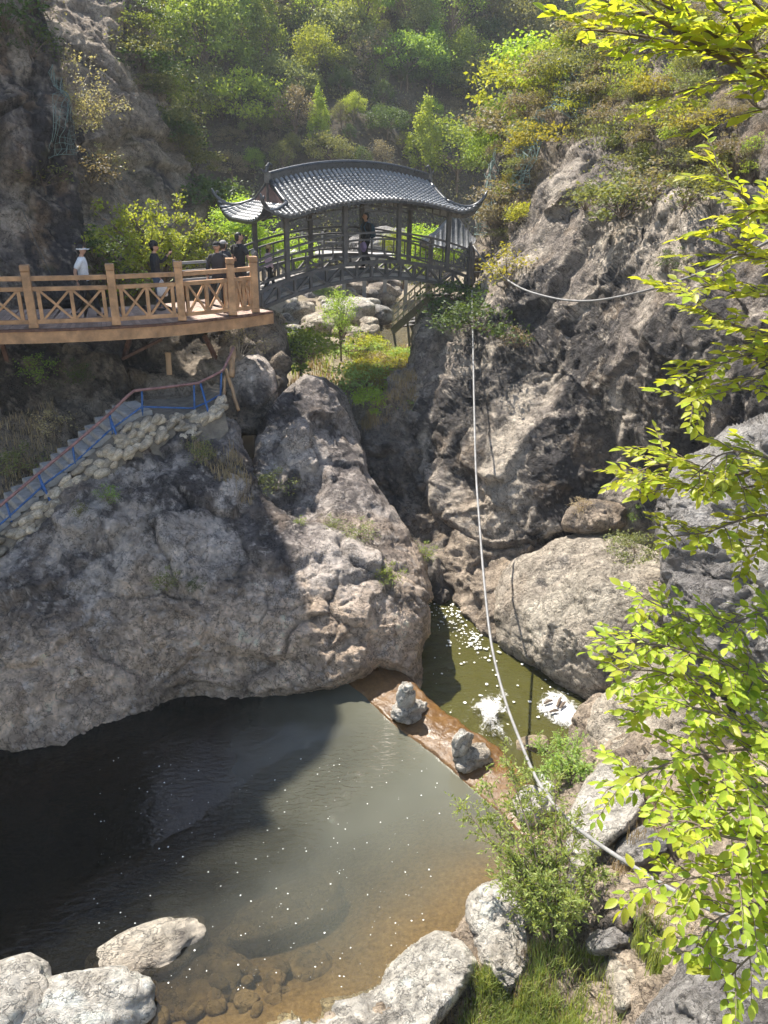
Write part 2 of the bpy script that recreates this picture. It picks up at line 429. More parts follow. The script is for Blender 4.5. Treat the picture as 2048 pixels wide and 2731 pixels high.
def near_poly(poly, x, y):
    best = np.full(len(x), 1e9); bx = np.zeros(len(x)); by = np.zeros(len(x)); n = len(poly)
    for i in range(n):
        a = poly[i]; b = poly[(i + 1) % n]; d = b - a; L = (d * d).sum() + 1e-9
        t = np.clip(((x - a[0]) * d[0] + (y - a[1]) * d[1]) / L, 0, 1)
        qx = a[0] + t * d[0]; qy = a[1] + t * d[1]; ds = (x - qx) ** 2 + (y - qy) ** 2
        m = ds < best; best = np.where(m, ds, best); bx = np.where(m, qx, bx); by = np.where(m, qy, by)
    return np.sqrt(best), bx, by
def vnormals(v, f):
    n = np.zeros_like(v)
    fn = np.cross(v[f[:, 2]] - v[f[:, 0]], v[f[:, 3 if f.shape[1] == 4 else 1]] - v[f[:, 1]] if f.shape[1] == 4 else v[f[:, 1]] - v[f[:, 0]])
    for k in range(f.shape[1]): np.add.at(n, f[:, k], fn)
    return n / (np.linalg.norm(n, axis=1)[:, None] + 1e-12)
def craggy(p, seed, a):
    """relief in metres and a mask of the open joints; a = dict(big, plate, ridge, flute, fine, size)"""
    s = a.get('size', 1.0); w = p + 0.30 * s * np.stack([fbm(p / (1.0 * s), 4, seed + k) for k in (50, 60, 70)], 1)
    w = w * np.array([1, 1, a.get('squash', 1.0)])
    d = a.get('big', 0.5) * fbm(p / (3.2 * s), 3, seed); cr = np.zeros(len(p))
    if a.get('plate'):
        f1, f2, idv, g = worley(w / (1.7 * s), seed + 3)
        h2 = (idv * 7.13) % 1.0; h3 = (idv * 13.7) % 1.0
        tilt = g[:, 0] * (h2 - 0.5) * 2 + g[:, 1] * (h3 - 0.5) * 2 + g[:, 2] * (idv - 0.3)
        e = f2 - f1; op = sstep(-0.15, 0.35, fbm(p / (1.5 * s), 2, seed + 33))
        d = d + a['plate'] * ((idv - 0.5) * 0.7 + 0.9 * tilt) * sstep(0.0, 0.10, e) - a['plate'] * 0.55 * np.exp(-e * 26) * op
        cr = np.exp(-e * 30) * op
        f1, f2, idv, g = worley(w / (0.62 * s) + 5.5, seed + 7)
        h2 = (idv * 7.13) % 1.0; h3 = (idv * 13.7) % 1.0
        tilt = g[:, 0] * (h2 - 0.5) * 2 + g[:, 1] * (h3 - 0.5) * 2 + g[:, 2] * (idv - 0.4)
        e = f2 - f1; m = sstep(-0.25, 0.3, fbm(p / (1.1 * s) + 8, 2, seed + 35))
        d = d + a['plate'] * 0.42 * m * (((idv - 0.5) * 0.6 + 0.9 * tilt) * sstep(0, 0.12, e) - 0.5 * np.exp(-e * 20))
        cr = np.maximum(cr, 0.75 * m * np.exp(-e * 22))
    if a.get('ridge'):
        d = d + a['ridge'] * (ridged(w / (0.9 * s), 5, seed + 11) - 0.4)
    if a.get('flute'):   # vertical runnels
        q = w * np.array([1, 1, 0.22]); d = d + a['flute'] * (ridged(q / (1.0 * s), 3, seed + 31) - 0.4)
    d = d + a.get('fine', 0.05) * ridged(p / 0.33, 4, seed + 21)
    k = a.get('joint', 1.0)
    for sc, am, tn in ((0.60, 0.035, 0.5), (0.24, 0.020, 0.45)):      # open joints and fissures
        w = p / (sc * s ** 0.5) + 0.9 * np.stack([fbm(p / (sc * 0.5), 3, seed + z + int(sc * 10)) for z in (80, 90, 100)], 1)
        w = w * np.array([1.0, 1.0, a.get('grain', 0.8)]); n = np.abs(vnoise(w, seed + 110))
        on = sstep(-0.25, 0.2, fbm(p / 1.4 + sc, 2, seed + 120)); g = (1 - sstep(0.0, 0.11, n)) * on
        d = d - k * am * g; cr = np.maximum(cr, tn * g)
    return d, cr
SURF = {}
def relief(name, outline, ctrl, pal, step=6.0, curl=(60, 1.6), amp=None, seed=1, skirt=1.2, jitter=5.0, smooth_it=1, lift=None):
    poly = chaikin(outline, smooth_it)
    # subdivide the outline and make it irregular
    q = []
    for i in range(len(poly)):
        a, b = poly[i], poly[(i + 1) % len(poly)]; n = max(1, int(np.hypot(*(b - a)) / 14))
        q += [a + (b - a) * k / n for k in range(n)]
    poly = np.array(q)
    if jitter:
        pj = np.concatenate([poly / 45.0, np.full((len(poly), 1), seed * 3.7)], 1)
        poly = poly + jitter * np.stack([fbm(pj, 4, seed + 1), fbm(pj, 4, seed + 2)], 1) * 2.2
    x0, y0 = poly.min(0) - step; x1, y1 = poly.max(0) + step
    gx = np.arange(x0, x1 + step, step); gy = np.arange(y0, y1 + step, step)
    PX, PY = np.meshgrid(gx, gy); nx, ny = len(gx), len(gy)
    px, py = PX.ravel(), PY.ravel()
    ins = inside(poly, px, py)
    I = np.arange(nx * ny).reshape(ny, nx)
    F = np.stack([I[:-1, :-1], I[1:, :-1], I[1:, 1:], I[:-1, 1:]], -1).reshape(-1, 4)
    F = F[ins[F].sum(1) >= 2]
    used = np.unique(F); mp = np.full(nx * ny, -1); mp[used] = np.arange(len(used)); F = mp[F]
    px, py, ins = px[used], py[used], ins[used]
    d, bx, by = near_poly(poly, px, py)
    px = np.where(ins, px, bx); py = np.where(ins, py, by); d = np.where(ins, d, 0)
    Y = rbf(ctrl)(px, py)
    t = np.clip(d / curl[0], 0, 1); Y = Y + curl[1] * (1 - np.sqrt(np.clip(1 - (1 - t) ** 2, 0, 1)))
    v = at_y(px, py, Y)
    nrm = vnormals(v, F)
    view = v - CAM; flip = (nrm * view).sum(1).mean() > 0
    if flip: F = F[:, ::-1]; nrm = -nrm
    if amp is not None:
        ed = 0.35 + 0.65 * np.clip(d / 30, 0, 1)
        dd, cr = craggy(v, seed, amp)
        v = v + nrm * (dd * ed)[:, None]
    # close the back with a skirt that runs away from the rim
    E = np.concatenate([F[:, [0, 1]], F[:, [1, 2]], F[:, [2, 3]], F[:, [3, 0]]])
    key = np.sort(E, 1); _, idx, cnt = np.unique(key, axis=0, return_index=True, return_counts=True)
    B = E[idx[cnt == 1]]; bv = np.unique(B); m2 = np.full(len(v), -1); m2[bv] = len(v) + np.arange(len(bv))
    away = (v[bv] - CAM); away /= np.linalg.norm(away, axis=1)[:, None]
    cen = v.mean(0); inw = cen - v[bv]; inw /= np.linalg.norm(inw, axis=1)[:, None] + 1e-9
    v2 = np.concatenate([v, v[bv] + away * skirt + inw * 0.15 * skirt])
    S = np.stack([B[:, 1], B[:, 0], m2[B[:, 0]], m2[B[:, 1]]], 1)
    me = np_mesh(name, v2, np.concatenate([F, S]), M['bank_soil'] if pal == 'soil' else M['rock'])
    if pal != 'soil': set_tint(me, stone_tint(v2, pal, seed, np.concatenate([cr, np.zeros(len(bv))])))
    o = obj(name, me)
    SURF[name] = (px, py, v, nrm)
    return o
def on_surf(name, px, py):
    """world point and normal of a built rock surface at a photo pixel"""
    X, Yp, v, n = SURF[name]; k = int(np.argmin((X - px) ** 2 + (Yp - py) ** 2)); return v[k], n[k]

CRAG = dict(big=0.45, plate=0.30, ridge=0.16, fine=0.05)
# ---- hillside behind
def hill_z(x, y):
    p = np.stack([x / 17.0, y / 17.0, np.zeros_like(x)], 1)
    foot = 51 + 3.0 * np.sin(x / 11.0) - 0.12 * np.maximum(0, -x - 8) ** 1.2
    s = y - foot
    z = 2.8 + 0.80 * np.where(s > 0, np.sqrt(s * s + 9) - 3 + 0.12 * s, 0) + 4.2 * fbm(p, 4, 5) * np.clip(s / 10, 0, 1)
    g = x - (10.5 + (y - 60) * 0.16)                       # gully running up to the right
    z = z - 4.5 * np.exp(-(g / 3.8) ** 2) * np.clip(s / 8, 0, 1)
    g2 = x + 2.5 - (y - 60) * 0.25
    z = z + 2.6 * np.exp(-(g2 / 5.0) ** 2) * np.clip(s / 10, 0, 1)
    z = z + 0.7 * fbm(p * 4.0, 3, 9) * np.clip(s / 6, 0, 1)
    return z
def heightfield(name, xs, ys, fz, mat):
    X, Yy = np.meshgrid(xs, ys); x, y = X.ravel(), Yy.ravel(); z = fz(x, y)
    I = np.arange(len(x)).reshape(X.shape)
    F = np.stack([I[:-1, :-1], I[:-1, 1:], I[1:, 1:], I[1:, :-1]], -1).reshape(-1, 4)
    return obj(name, np_mesh(name, np.stack([x, y, z], 1), F, mat))
o = heightfield('hillside', np.arange(-62, 62.1, 0.7), np.arange(42, 128, 0.7), hill_z, M['hill_soil']); tag(o, kind='structure')
def ray_hill(px, py):
    d = ray(px, py); t = np.arange(45, 140, 0.25)
    P = CAM + t[:, None] * d / d[1]
    h = hill_z(P[:, 0], P[:, 1]); k = np.argmax(P[:, 2] < h)
    return P[k] if (P[:, 2] < h).any() else None
# ---- valley floor upstream of the bridge
def floor_z(x, y):
    p = np.stack([x / 2.2, y / 2.2, np.zeros_like(x)], 1)
    chan = 0.1 + 0.6 * np.sin((y - 30) / 9.0) + np.maximum(0, y - 40) * -0.18
    z = 3.15 + 0.22 * fbm(p, 4, 41) + 0.05 * fbm(p * 6, 3, 43)
    z = z + 0.42 * np.clip((-x - 4.0) / 2, 0, 4) ** 1.3 + 0.5 * np.clip((x - 4.2) / 2, 0, 4) ** 1.3
    w = np.clip((y - 31) / 4, 0, 1)
    z = z - 0.75 * np.exp(-((x - chan) / 1.0) ** 2) * w
    z = z - 0.6 * np.clip((23.6 - y) / 1.2, 0, 1)
    return z
o = heightfield('valley_floor', np.arange(-14, 14.1, 0.16), np.arange(22.4, 60, 0.16), floor_z, M['gravel']); tag(o, kind='structure')

# ---- cliffs of the left side
o = relief('left_far_cliff', [(20, -700), (330, -700), (372, -60), (395, 80), (425, 200), (470, 330), (520, 440), (560, 520), (590, 610), (600, 720), (560, 760), (150, 800), (20, 700)],
    [(100, -600, 45), (330, -600, 46), (330, 0, 36), (200, 0, 34), (420, 250, 35), (250, 300, 31), (500, 480, 35), (300, 600, 29), (480, 620, 31), (570, 640, 34), (200, 760, 27), (120, 500, 28)],
    'far', 6, (40, 3.0), dict(big=0.9, plate=0.5, ridge=0.3, flute=0.25, fine=0.06, size=1.6), seed=3, skirt=6)
tag(o, kind='structure')
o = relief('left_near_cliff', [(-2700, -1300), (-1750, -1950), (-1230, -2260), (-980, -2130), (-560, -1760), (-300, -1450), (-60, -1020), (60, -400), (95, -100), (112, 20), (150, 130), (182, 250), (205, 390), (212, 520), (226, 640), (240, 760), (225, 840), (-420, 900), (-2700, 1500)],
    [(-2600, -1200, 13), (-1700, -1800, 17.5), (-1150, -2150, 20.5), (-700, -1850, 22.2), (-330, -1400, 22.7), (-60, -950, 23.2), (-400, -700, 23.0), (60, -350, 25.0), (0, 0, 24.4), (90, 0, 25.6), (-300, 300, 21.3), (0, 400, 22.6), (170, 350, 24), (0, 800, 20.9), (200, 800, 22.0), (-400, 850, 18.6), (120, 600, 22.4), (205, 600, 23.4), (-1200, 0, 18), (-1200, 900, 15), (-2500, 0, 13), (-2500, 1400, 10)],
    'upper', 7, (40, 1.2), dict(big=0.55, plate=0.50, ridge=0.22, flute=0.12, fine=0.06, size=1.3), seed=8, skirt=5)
tag(o, kind='structure')
o = relief('rock_wall_under_walkway', [(-300, 830), (300, 830), (640, 810), (720, 820), (760, 880), (780, 1000), (720, 1150), (560, 1180), (300, 1320), (-300, 1650)],
    [(-250, 850, 20.5), (200, 850, 21.6), (500, 850, 22.4), (720, 840, 23), (-250, 1500, 15.8), (0, 1100, 18.9), (0, 1380, 16.2), (250, 1180, 18.2), (300, 980, 20.2), (480, 1060, 19.6), (650, 1050, 20.6), (740, 960, 22)],
    'earth', 6, (30, 1.0), dict(big=0.5, plate=0.42, ridge=0.25, fine=0.07), seed=12, skirt=2)
tag(o, kind='structure')
o = relief('left_bank_rock', [(-300, 1640), (-60, 1470), (120, 1330), (250, 1215), (370, 1140), (480, 1115), (585, 1090), (640, 1120), (660, 1210), (720, 1330), (800, 1390), (870, 1400), (960, 1450), (1060, 1500), (1120, 1560), (1150, 1620), (1142, 1690), (1128, 1760), (1126, 1880),
     (1090, 1850), (1050, 1790), (1000, 1780), (960, 1815), (880, 1850), (740, 1880), (600, 1915), (494, 1950), (300, 2010), (150, 2060), (0, 2125), (-300, 2240)],
    [(-250, 1600, 14.6), (0, 1440, 15.3), (250, 1230, 16.9), (480, 1130, 17.9), (600, 1110, 18.2), (640, 1200, 17.4), (400, 1300, 15.6), (200, 1400, 14.6), (0, 1600, 13.2), (300, 1600, 13.5), (600, 1400, 15.3), (600, 1650, 13.3), (0, 1850, 11.6), (300, 1800, 12.3), (0, 2100, 10.6), (494, 1930, 12.3),
     (740, 1350, 16.4), (850, 1430, 15.6), (900, 1520, 14.4), (1050, 1520, 14.9), (1130, 1600, 14.6), (1000, 1650, 13.6), (1120, 1750, 13.7), (1122, 1870, 13.2), (1000, 1790, 13.0), (740, 1860, 12.6), (750, 1600, 13.8)],
    'left', 3.7, (34, 0.9), dict(big=0.35, plate=0.26, ridge=0.10, fine=0.06, squash=1.3), seed=17, skirt=1.6)
tag(o, kind='structure')
o = relief('ridge_rock', [(680, 1150), (735, 1065), (785, 1010), (850, 1000), (900, 1030), (940, 1100), (952, 1175), (975, 1250), (1030, 1335), (1095, 1430), (1148, 1530), (1150, 1640), (1050, 1640), (850, 1560), (700, 1440), (655, 1290)],
    [(830, 1010, 20.2), (740, 1070, 19.6), (940, 1120, 20.6), (800, 1150, 18.4), (700, 1200, 18.4), (900, 1200, 18.7), (760, 1350, 17.0), (960, 1290, 17.8), (900, 1370, 16.6), (1060, 1430, 16.2), (1140, 1560, 15.0), (950, 1480, 15.2), (680, 1330, 17.4), (800, 1500, 15.2)],
    'left', 3.5, (36, 1.5), dict(big=0.30, plate=0.24, ridge=0.11, fine=0.06, squash=0.8), seed=23, skirt=2.2)
tag(o, kind='structure')
o = relief('ledge_boulder', [(600, 960), (650, 930), (700, 940), (742, 1000), (745, 1060), (700, 1110), (640, 1100), (600, 1040)],
    [(600, 960, 21.2), (700, 950, 21.3), (680, 1020, 20.4), (740, 1060, 20.8), (640, 1090, 20.2)], 'left', 4, (30, 1.0), dict(big=0.2, plate=0.16, ridge=0.1, fine=0.04), seed=29, skirt=1.2)
tag(o, 'grey boulder wedged under the walkway end, left of the tall ridge', 'boulder')
# ---- chasm
o = relief('chasm_rock', [(900, 1120), (960, 1075), (1020, 1050), (1060, 1000), (1110, 960), (1230, 1000), (1300, 1300), (1300, 1650), (1180, 1640), (1120, 1560), (1060, 1460), (990, 1350), (930, 1250)],
    [(960, 1130, 22.0), (1100, 1050, 22.2), (1000, 1200, 21.4), (1090, 1200, 21.0), (1060, 1330, 20.6), (1130, 1380, 19.6), (1110, 1470, 18.6), (1150, 1550, 17.6), (1280, 1300, 20.6), (1280, 1600, 17.8)],
    'chasm', 3.8, (30, 1.0), dict(big=0.35, plate=0.45, ridge=0.25, fine=0.06, flute=0.3), seed=31, skirt=2)
tag(o, kind='structure')
# ---- right side
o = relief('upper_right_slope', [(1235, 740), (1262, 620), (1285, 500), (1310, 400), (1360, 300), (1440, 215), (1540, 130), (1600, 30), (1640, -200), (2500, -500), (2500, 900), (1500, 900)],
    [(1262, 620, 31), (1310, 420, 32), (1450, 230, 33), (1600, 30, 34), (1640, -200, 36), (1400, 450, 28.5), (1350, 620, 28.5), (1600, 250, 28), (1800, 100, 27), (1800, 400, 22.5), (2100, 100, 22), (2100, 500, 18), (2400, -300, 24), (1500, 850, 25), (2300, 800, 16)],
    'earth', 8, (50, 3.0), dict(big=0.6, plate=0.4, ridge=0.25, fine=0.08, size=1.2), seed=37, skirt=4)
tag(o, kind='structure')
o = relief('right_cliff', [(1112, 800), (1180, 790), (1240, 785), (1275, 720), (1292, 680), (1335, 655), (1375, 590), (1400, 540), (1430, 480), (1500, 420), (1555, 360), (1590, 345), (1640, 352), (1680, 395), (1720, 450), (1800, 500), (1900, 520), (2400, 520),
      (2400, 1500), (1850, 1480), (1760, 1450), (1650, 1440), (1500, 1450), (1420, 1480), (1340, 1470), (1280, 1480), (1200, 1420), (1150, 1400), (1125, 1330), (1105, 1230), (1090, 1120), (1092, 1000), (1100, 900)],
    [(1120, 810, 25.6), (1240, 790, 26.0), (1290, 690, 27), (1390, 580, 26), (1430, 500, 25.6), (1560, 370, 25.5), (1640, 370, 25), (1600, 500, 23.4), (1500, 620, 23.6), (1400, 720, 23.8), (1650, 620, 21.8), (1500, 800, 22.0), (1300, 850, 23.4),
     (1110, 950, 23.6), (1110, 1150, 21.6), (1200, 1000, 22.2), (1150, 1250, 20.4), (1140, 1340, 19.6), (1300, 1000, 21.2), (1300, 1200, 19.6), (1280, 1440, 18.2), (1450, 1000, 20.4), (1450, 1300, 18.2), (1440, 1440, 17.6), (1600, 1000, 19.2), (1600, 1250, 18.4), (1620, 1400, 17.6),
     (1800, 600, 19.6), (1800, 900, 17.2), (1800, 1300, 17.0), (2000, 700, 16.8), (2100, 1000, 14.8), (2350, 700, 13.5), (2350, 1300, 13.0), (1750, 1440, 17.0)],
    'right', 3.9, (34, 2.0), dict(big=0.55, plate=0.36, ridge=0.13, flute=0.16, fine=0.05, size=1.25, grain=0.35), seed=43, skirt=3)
tag(o, kind='structure')
o = relief('cliff_foot_ledge', [(1120, 1430), (1180, 1390), (1260, 1420), (1330, 1450), (1400, 1440), (1500, 1420), (1650, 1400), (1780, 1400), (1850, 1500), (1800, 1650), (1500, 1650), (1400, 1720), (1340, 1750), (1318, 1738), (1262, 1690), (1215, 1640), (1170, 1600), (1140, 1560), (1130, 1500)],
    [(1130, 1440, 19.2), (1170, 1600, 17.9), (1200, 1480, 18.2), (1240, 1560, 17.2), (1250, 1670, 16.2), (1310, 1735, 15.4), (1300, 1600, 16.6), (1400, 1480, 17.8), (1600, 1430, 17.6), (1800, 1430, 17.0), (1600, 1600, 16.6), (1800, 1640, 15)],
    'tan', 3.8, (26, 0.8), dict(big=0.35, plate=0.40, ridge=0.2, fine=0.05, size=0.8), seed=47, skirt=2)
tag(o, kind='structure')
o = relief('sunlit_boulder', [(1318, 1560), (1345, 1500), (1420, 1475), (1480, 1445), (1560, 1420), (1640, 1418), (1710, 1440), (1765, 1490), (1785, 1580), (1790, 1700), (1770, 1800), (1700, 1850), (1620, 1850), (1580, 1880), (1540, 1860), (1480, 1830), (1410, 1780), (1340, 1745), (1312, 1680)],
    [(1330, 1530, 17.0), (1320, 1720, 15.6), (1400, 1500, 16.5), (1400, 1650, 15.2), (1500, 1450, 16.8), (1480, 1600, 14.9), (1480, 1820, 13.9), (1600, 1430, 16.6), (1600, 1580, 14.4), (1700, 1460, 16.0), (1600, 1750, 13.4), (1580, 1860, 13.3), (1700, 1650, 13.6), (1760, 1600, 14.0), (1760, 1780, 12.9)],
    'pale', 3.6, (44, 1.4), dict(big=0.45, plate=0.12, ridge=0.14, fine=0.035, size=1.2), seed=53, skirt=2)
tag(o, 'large rounded pale boulder, half sunlit, above the white foam', 'boulder')
o = relief('perched_boulder', [(1495, 1385), (1520, 1345), (1570, 1330), (1640, 1332), (1678, 1370), (1675, 1415), (1600, 1428), (1510, 1425)],
    [(1500, 1390, 17.4), (1560, 1340, 17.5), (1660, 1350, 17.3), (1590, 1390, 16.6), (1590, 1425, 16.8)], 'tan', 3.5, (22, 0.7), dict(big=0.15, plate=0.22, ridge=0.1, fine=0.04, size=0.7), seed=59, skirt=1.2)
tag(o, 'brown slab boulder topped with dry grass, lying on the large pale boulder', 'boulder')
# ---- right bank below the camera
o = relief('right_bank_rock', [(1430, 2210), (1490, 2090), (1520, 1980), (1540, 1900), (1600, 1845), (1700, 1800), (1800, 1740), (2500, 1600), (2500, 3000), (560, 3000), (640, 2780), (720, 2715), (880, 2680), (1000, 2640), (1060, 2580), (1140, 2520), (1200, 2490), (1240, 2430), (1300, 2345), (1380, 2310)],
    [(1545, 1930, 12.4), (1700, 1810, 12.7), (1560, 2020, 11.2), (1700, 2000, 10.5), (1900, 2000, 9.0), (2150, 2000, 8.0), (1420, 2250, 9.0), (1540, 2200, 9.0), (1700, 2200, 8.5), (2000, 2200, 7.0), (1300, 2400, 7.7), (1500, 2450, 7.2), (1700, 2450, 6.6), (2000, 2450, 5.5), (1150, 2540, 7.0), (1000, 2660, 6.5), (1200, 2731, 6.1), (1500, 2731, 5.75), (1700, 2731, 5.25), (2100, 2731, 4.2), (760, 2731, 6.2), (700, 2950, 5.0), (1500, 2950, 4.8), (2300, 2950, 3.4), (2400, 1700, 9.0)],
    'tan', 5, (24, 0.35), dict(big=0.22, plate=0.30, ridge=0.12, fine=0.03, size=0.55), seed=61, skirt=1.0)
tag(o, kind='structure')
o = relief('right_slope_rock', [(1545, 1960), (1560, 1890), (1620, 1840), (1700, 1790), (1790, 1700), (1850, 1690), (1930, 1800), (1960, 1960), (1880, 2120), (1760, 2180), (1660, 2080), (1590, 2020)],
    [(1550, 1940, 12.1), (1640, 1850, 12.0), (1700, 1950, 10.6), (1800, 1720, 12.4), (1900, 1850, 10.0), (1760, 2150, 8.7), (1900, 2050, 8.8)],
    'pale', 4.5, (36, 0.6), dict(big=0.3, plate=0.30, ridge=0.16, fine=0.04, size=0.8), seed=67, skirt=1.2)
tag(o, kind='structure')
o = relief('far_right_rock', [(1762, 1340), (1800, 1260), (1860, 1200), (1930, 1140), (2048, 1080), (2500, 1000), (2500, 2050), (2000, 2000), (1880, 1880), (1800, 1760), (1770, 1600), (1768, 1450)],
    [(1765, 1360, 13.2), (1850, 1215, 13.2), (2048, 1100, 12.2), (1850, 1400, 11.8), (1900, 1600, 10.7), (1800, 1700, 11.4), (1900, 1860, 10.0), (2100, 1500, 9.8), (2100, 1900, 8.5), (2450, 1100, 10.5), (2450, 1900, 7.6)],
    'grey', 4.0, (46, 1.6), dict(big=0.4, plate=0.34, ridge=0.2, fine=0.04, size=0.9), seed=71, skirt=2)
tag(o, kind='structure')
def stone_relief(name, label, outline, ctrl, pal, seed, curl=(26, 0.4), amp=None, cat='rock', step=4.0):
    o = relief(name, outline, ctrl, pal, step, curl, amp or dict(big=0.12, plate=0.10, ridge=0.07, fine=0.022, size=0.5), seed=seed, skirt=0.6, jitter=3.5)
    return tag(o, label, cat)
stone_relief('bank_rock', 'broad white rock jutting into the pool beside the willow shrub', [(1240, 2440), (1245, 2390), (1290, 2352), (1350, 2350), (1390, 2385), (1440, 2480), (1435, 2570), (1370, 2670), (1320, 2650), (1270, 2560)],
    [(1250, 2420, 7.45), (1310, 2360, 7.75), (1340, 2450, 7.0), (1420, 2500, 6.9), (1320, 2560, 6.5), (1350, 2650, 6.2), (1260, 2520, 7.0)], 'white', 73)
stone_relief('bank_rock', 'crumbly white rock at the pool edge, bottom centre', [(600, 2790), (700, 2720), (760, 2680), (880, 2655), (1000, 2630), (1035, 2575), (1110, 2510), (1180, 2482), (1250, 2520), (1275, 2580), (1230, 2660), (1170, 2740), (1080, 2830), (600, 2850)],
    [(720, 2720, 6.35), (900, 2665, 6.5), (1040, 2590, 6.75), (1190, 2495, 7.1), (1150, 2600, 6.35), (950, 2740, 5.9), (1200, 2700, 5.8), (700, 2800, 5.8), (1050, 2830, 5.3)], 'white', 79, (30, 0.4))
stone_relief('bank_rock', 'tall ribbed white rock rising behind the willow shrub', [(1495, 2330), (1500, 2230), (1530, 2120), (1575, 2050), (1640, 2020), (1710, 2050), (1735, 2130), (1690, 2210), (1620, 2260), (1570, 2340)],
    [(1500, 2300, 8.3), (1540, 2130, 9.3), (1640, 2040, 9.9), (1620, 2150, 8.7), (1720, 2120, 8.9), (1600, 2260, 8.0)], 'white', 83)
stone_relief('bank_rock', 'upright grey slab between the willow shrub and the dark rocks', [(1470, 2440), (1475, 2350), (1510, 2320), (1545, 2350), (1555, 2440), (1530, 2490), (1490, 2490)],
    [(1480, 2400, 7.3), (1515, 2330, 7.7), (1515, 2420, 6.9), (1550, 2420, 7.1), (1510, 2480, 6.6)], 'grey', 89)
stone_relief('bank_rock', 'dark grey rock in the shade right of the ribbed white rock', [(1620, 2290), (1650, 2220), (1720, 2190), (1790, 2210), (1800, 2270), (1740, 2310), (1660, 2320)],
    [(1630, 2280, 8.0), (1720, 2200, 8.3), (1710, 2260, 7.6), (1790, 2240, 7.8), (1680, 2310, 7.5)], 'grey', 97)
stone_relief('bank_rock', 'low brown layered rock beside the upright grey slab', [(1565, 2440), (1600, 2390), (1680, 2370), (1735, 2400), (1730, 2460), (1650, 2490), (1580, 2480)],
    [(1570, 2440, 7.1), (1660, 2380, 7.3), (1650, 2440, 6.7), (1730, 2420, 6.8), (1640, 2485, 6.5)], 'tan', 101)
stone_relief('bank_rock', 'long grey rock shelf below the layered brown rock', [(1540, 2520), (1590, 2470), (1680, 2450), (1720, 2480), (1700, 2530), (1620, 2550), (1560, 2550)],
    [(1550, 2530, 6.6), (1650, 2460, 6.7), (1640, 2510, 6.35), (1710, 2500, 6.5), (1620, 2545, 6.2)], 'grey', 103)
stone_relief('bank_rock', 'smooth beige boulder standing in the grass, bottom right', [(1608, 2590), (1620, 2540), (1655, 2520), (1700, 2550), (1728, 2620), (1700, 2690), (1650, 2710), (1625, 2660)],
    [(1612, 2580, 6.2), (1650, 2530, 6.4), (1670, 2600, 5.75), (1720, 2620, 5.85), (1660, 2700, 5.35)], 'pale', 107)
stone_relief('bank_rock', 'large grey rock nearest the camera in the bottom right corner', [(1640, 2880), (1680, 2740), (1740, 2660), (1800, 2600), (1815, 2540), (1860, 2480), (1960, 2440), (2500, 2400), (2500, 2950), (1640, 2950)],
    [(1690, 2740, 4.9), (1800, 2600, 5.1), (1870, 2480, 5.4), (2048, 2440, 5.0), (1850, 2660, 4.5), (2000, 2600, 4.3), (2048, 2731, 3.8), (2400, 2600, 3.6), (1700, 2900, 4.2)], 'grey', 109, (40, 0.6))

# ------------------------------------------------------------------ free boulders
_ico = {}
def ico(sub):
    if sub not in _ico:
        bm = bmesh.new(); bmesh.ops.create_icosphere(bm, subdivisions=sub, radius=1.0)
        v = np.array([q.co[:] for q in bm.verts]); f = np.array([[q.index for q in p.verts] for p in bm.faces]); bm.free(); _ico[sub] = (v, f)
    return _ico[sub]
def boulder_mesh(name, size, pal, seed, sub=4, rough=1.0, flat=0.0):
    v, f = ico(sub); v = v.copy(); s = np.array(size) / 2
    d = 1 + 0.30 * rough * fbm(v * 1.3 + seed * 7.7, 3, seed)
    f1, f2, idv, g = worley(v * 1.5 + seed * 3.1, seed)
    d = d + 0.16 * rough * ((idv - 0.5) - 0.6 * np.exp(-(f2 - f1) * 8) + 0.5 * g[:, 2]) + 0.05 * rough * ridged(v * 4 + seed, 3, seed + 2)
    w = v * d[:, None]
    w = np.sign(w) * np.abs(w) ** 0.86
    me = np_mesh(name, w * s, f, M['rock_wet'] if pal == 'wet' else M['rock'])
    set_tint(me, stone_tint(w * s + seed * 2.7, pal, seed, None, 0.6)); return me
def boulder(name, label, loc, size, pal, seed, rz=0.0, sub=4, cat='boulder', group=None, rough=1.0, tilt=(0, 0)):
    o = obj(name, boulder_mesh(name, size, pal, seed, sub, rough)); o.location = V(loc); o.rotation_euler = (tilt[0], tilt[1], rz)
    return tag(o, label, cat, group)
# ------------------------------------------------------------------ pool, channel, weir
WEIR_FAR = [(1040, 1765), (1062, 1785), (1130, 1846), (1180, 1890), (1250, 1945), (1330, 1995), (1400, 2070), (1445, 2135), (1500, 2210)]
WEIR_NEAR = [(930, 1820), (975, 1855), (1025, 1907), (1090, 1958), (1160, 2012), (1240, 2080), (1309, 2142), (1400, 2232), (1450, 2290)]
wf = np.array([at_z(*p, 0.10) for p in WEIR_FAR]); wn = np.array([at_z(*p, 0.04) for p in WEIR_NEAR])
def poly_line_dist(x, y, L):
    """signed side and distance to a polyline in plan"""
    best = np.full(len(x), 1e9); sg = np.zeros(len(x))
    for a, b in zip(L[:-1], L[1:]):
        d = b[:2] - a[:2]; Ls = (d * d).sum(); t = np.clip(((x - a[0]) * d[0] + (y - a[1]) * d[1]) / Ls, 0, 1)
        qx = a[0] + t * d[0]; qy = a[1] + t * d[1]; ds = np.hypot(x - qx, y - qy)
        c = d[0] * (y - a[1]) - d[1] * (x - a[0])
        m = ds < best; best = np.where(m, ds, best); sg = np.where(m, np.sign(c), sg)
    return best * sg
shore = np.array([at_z(*p, 0.0) for p in [(1420, 2260), (1380, 2310), (1300, 2345), (1240, 2430), (1140, 2520), (1060, 2580), (1000, 2640), (880, 2680), (720, 2715), (600, 2790), (400, 2900)]])
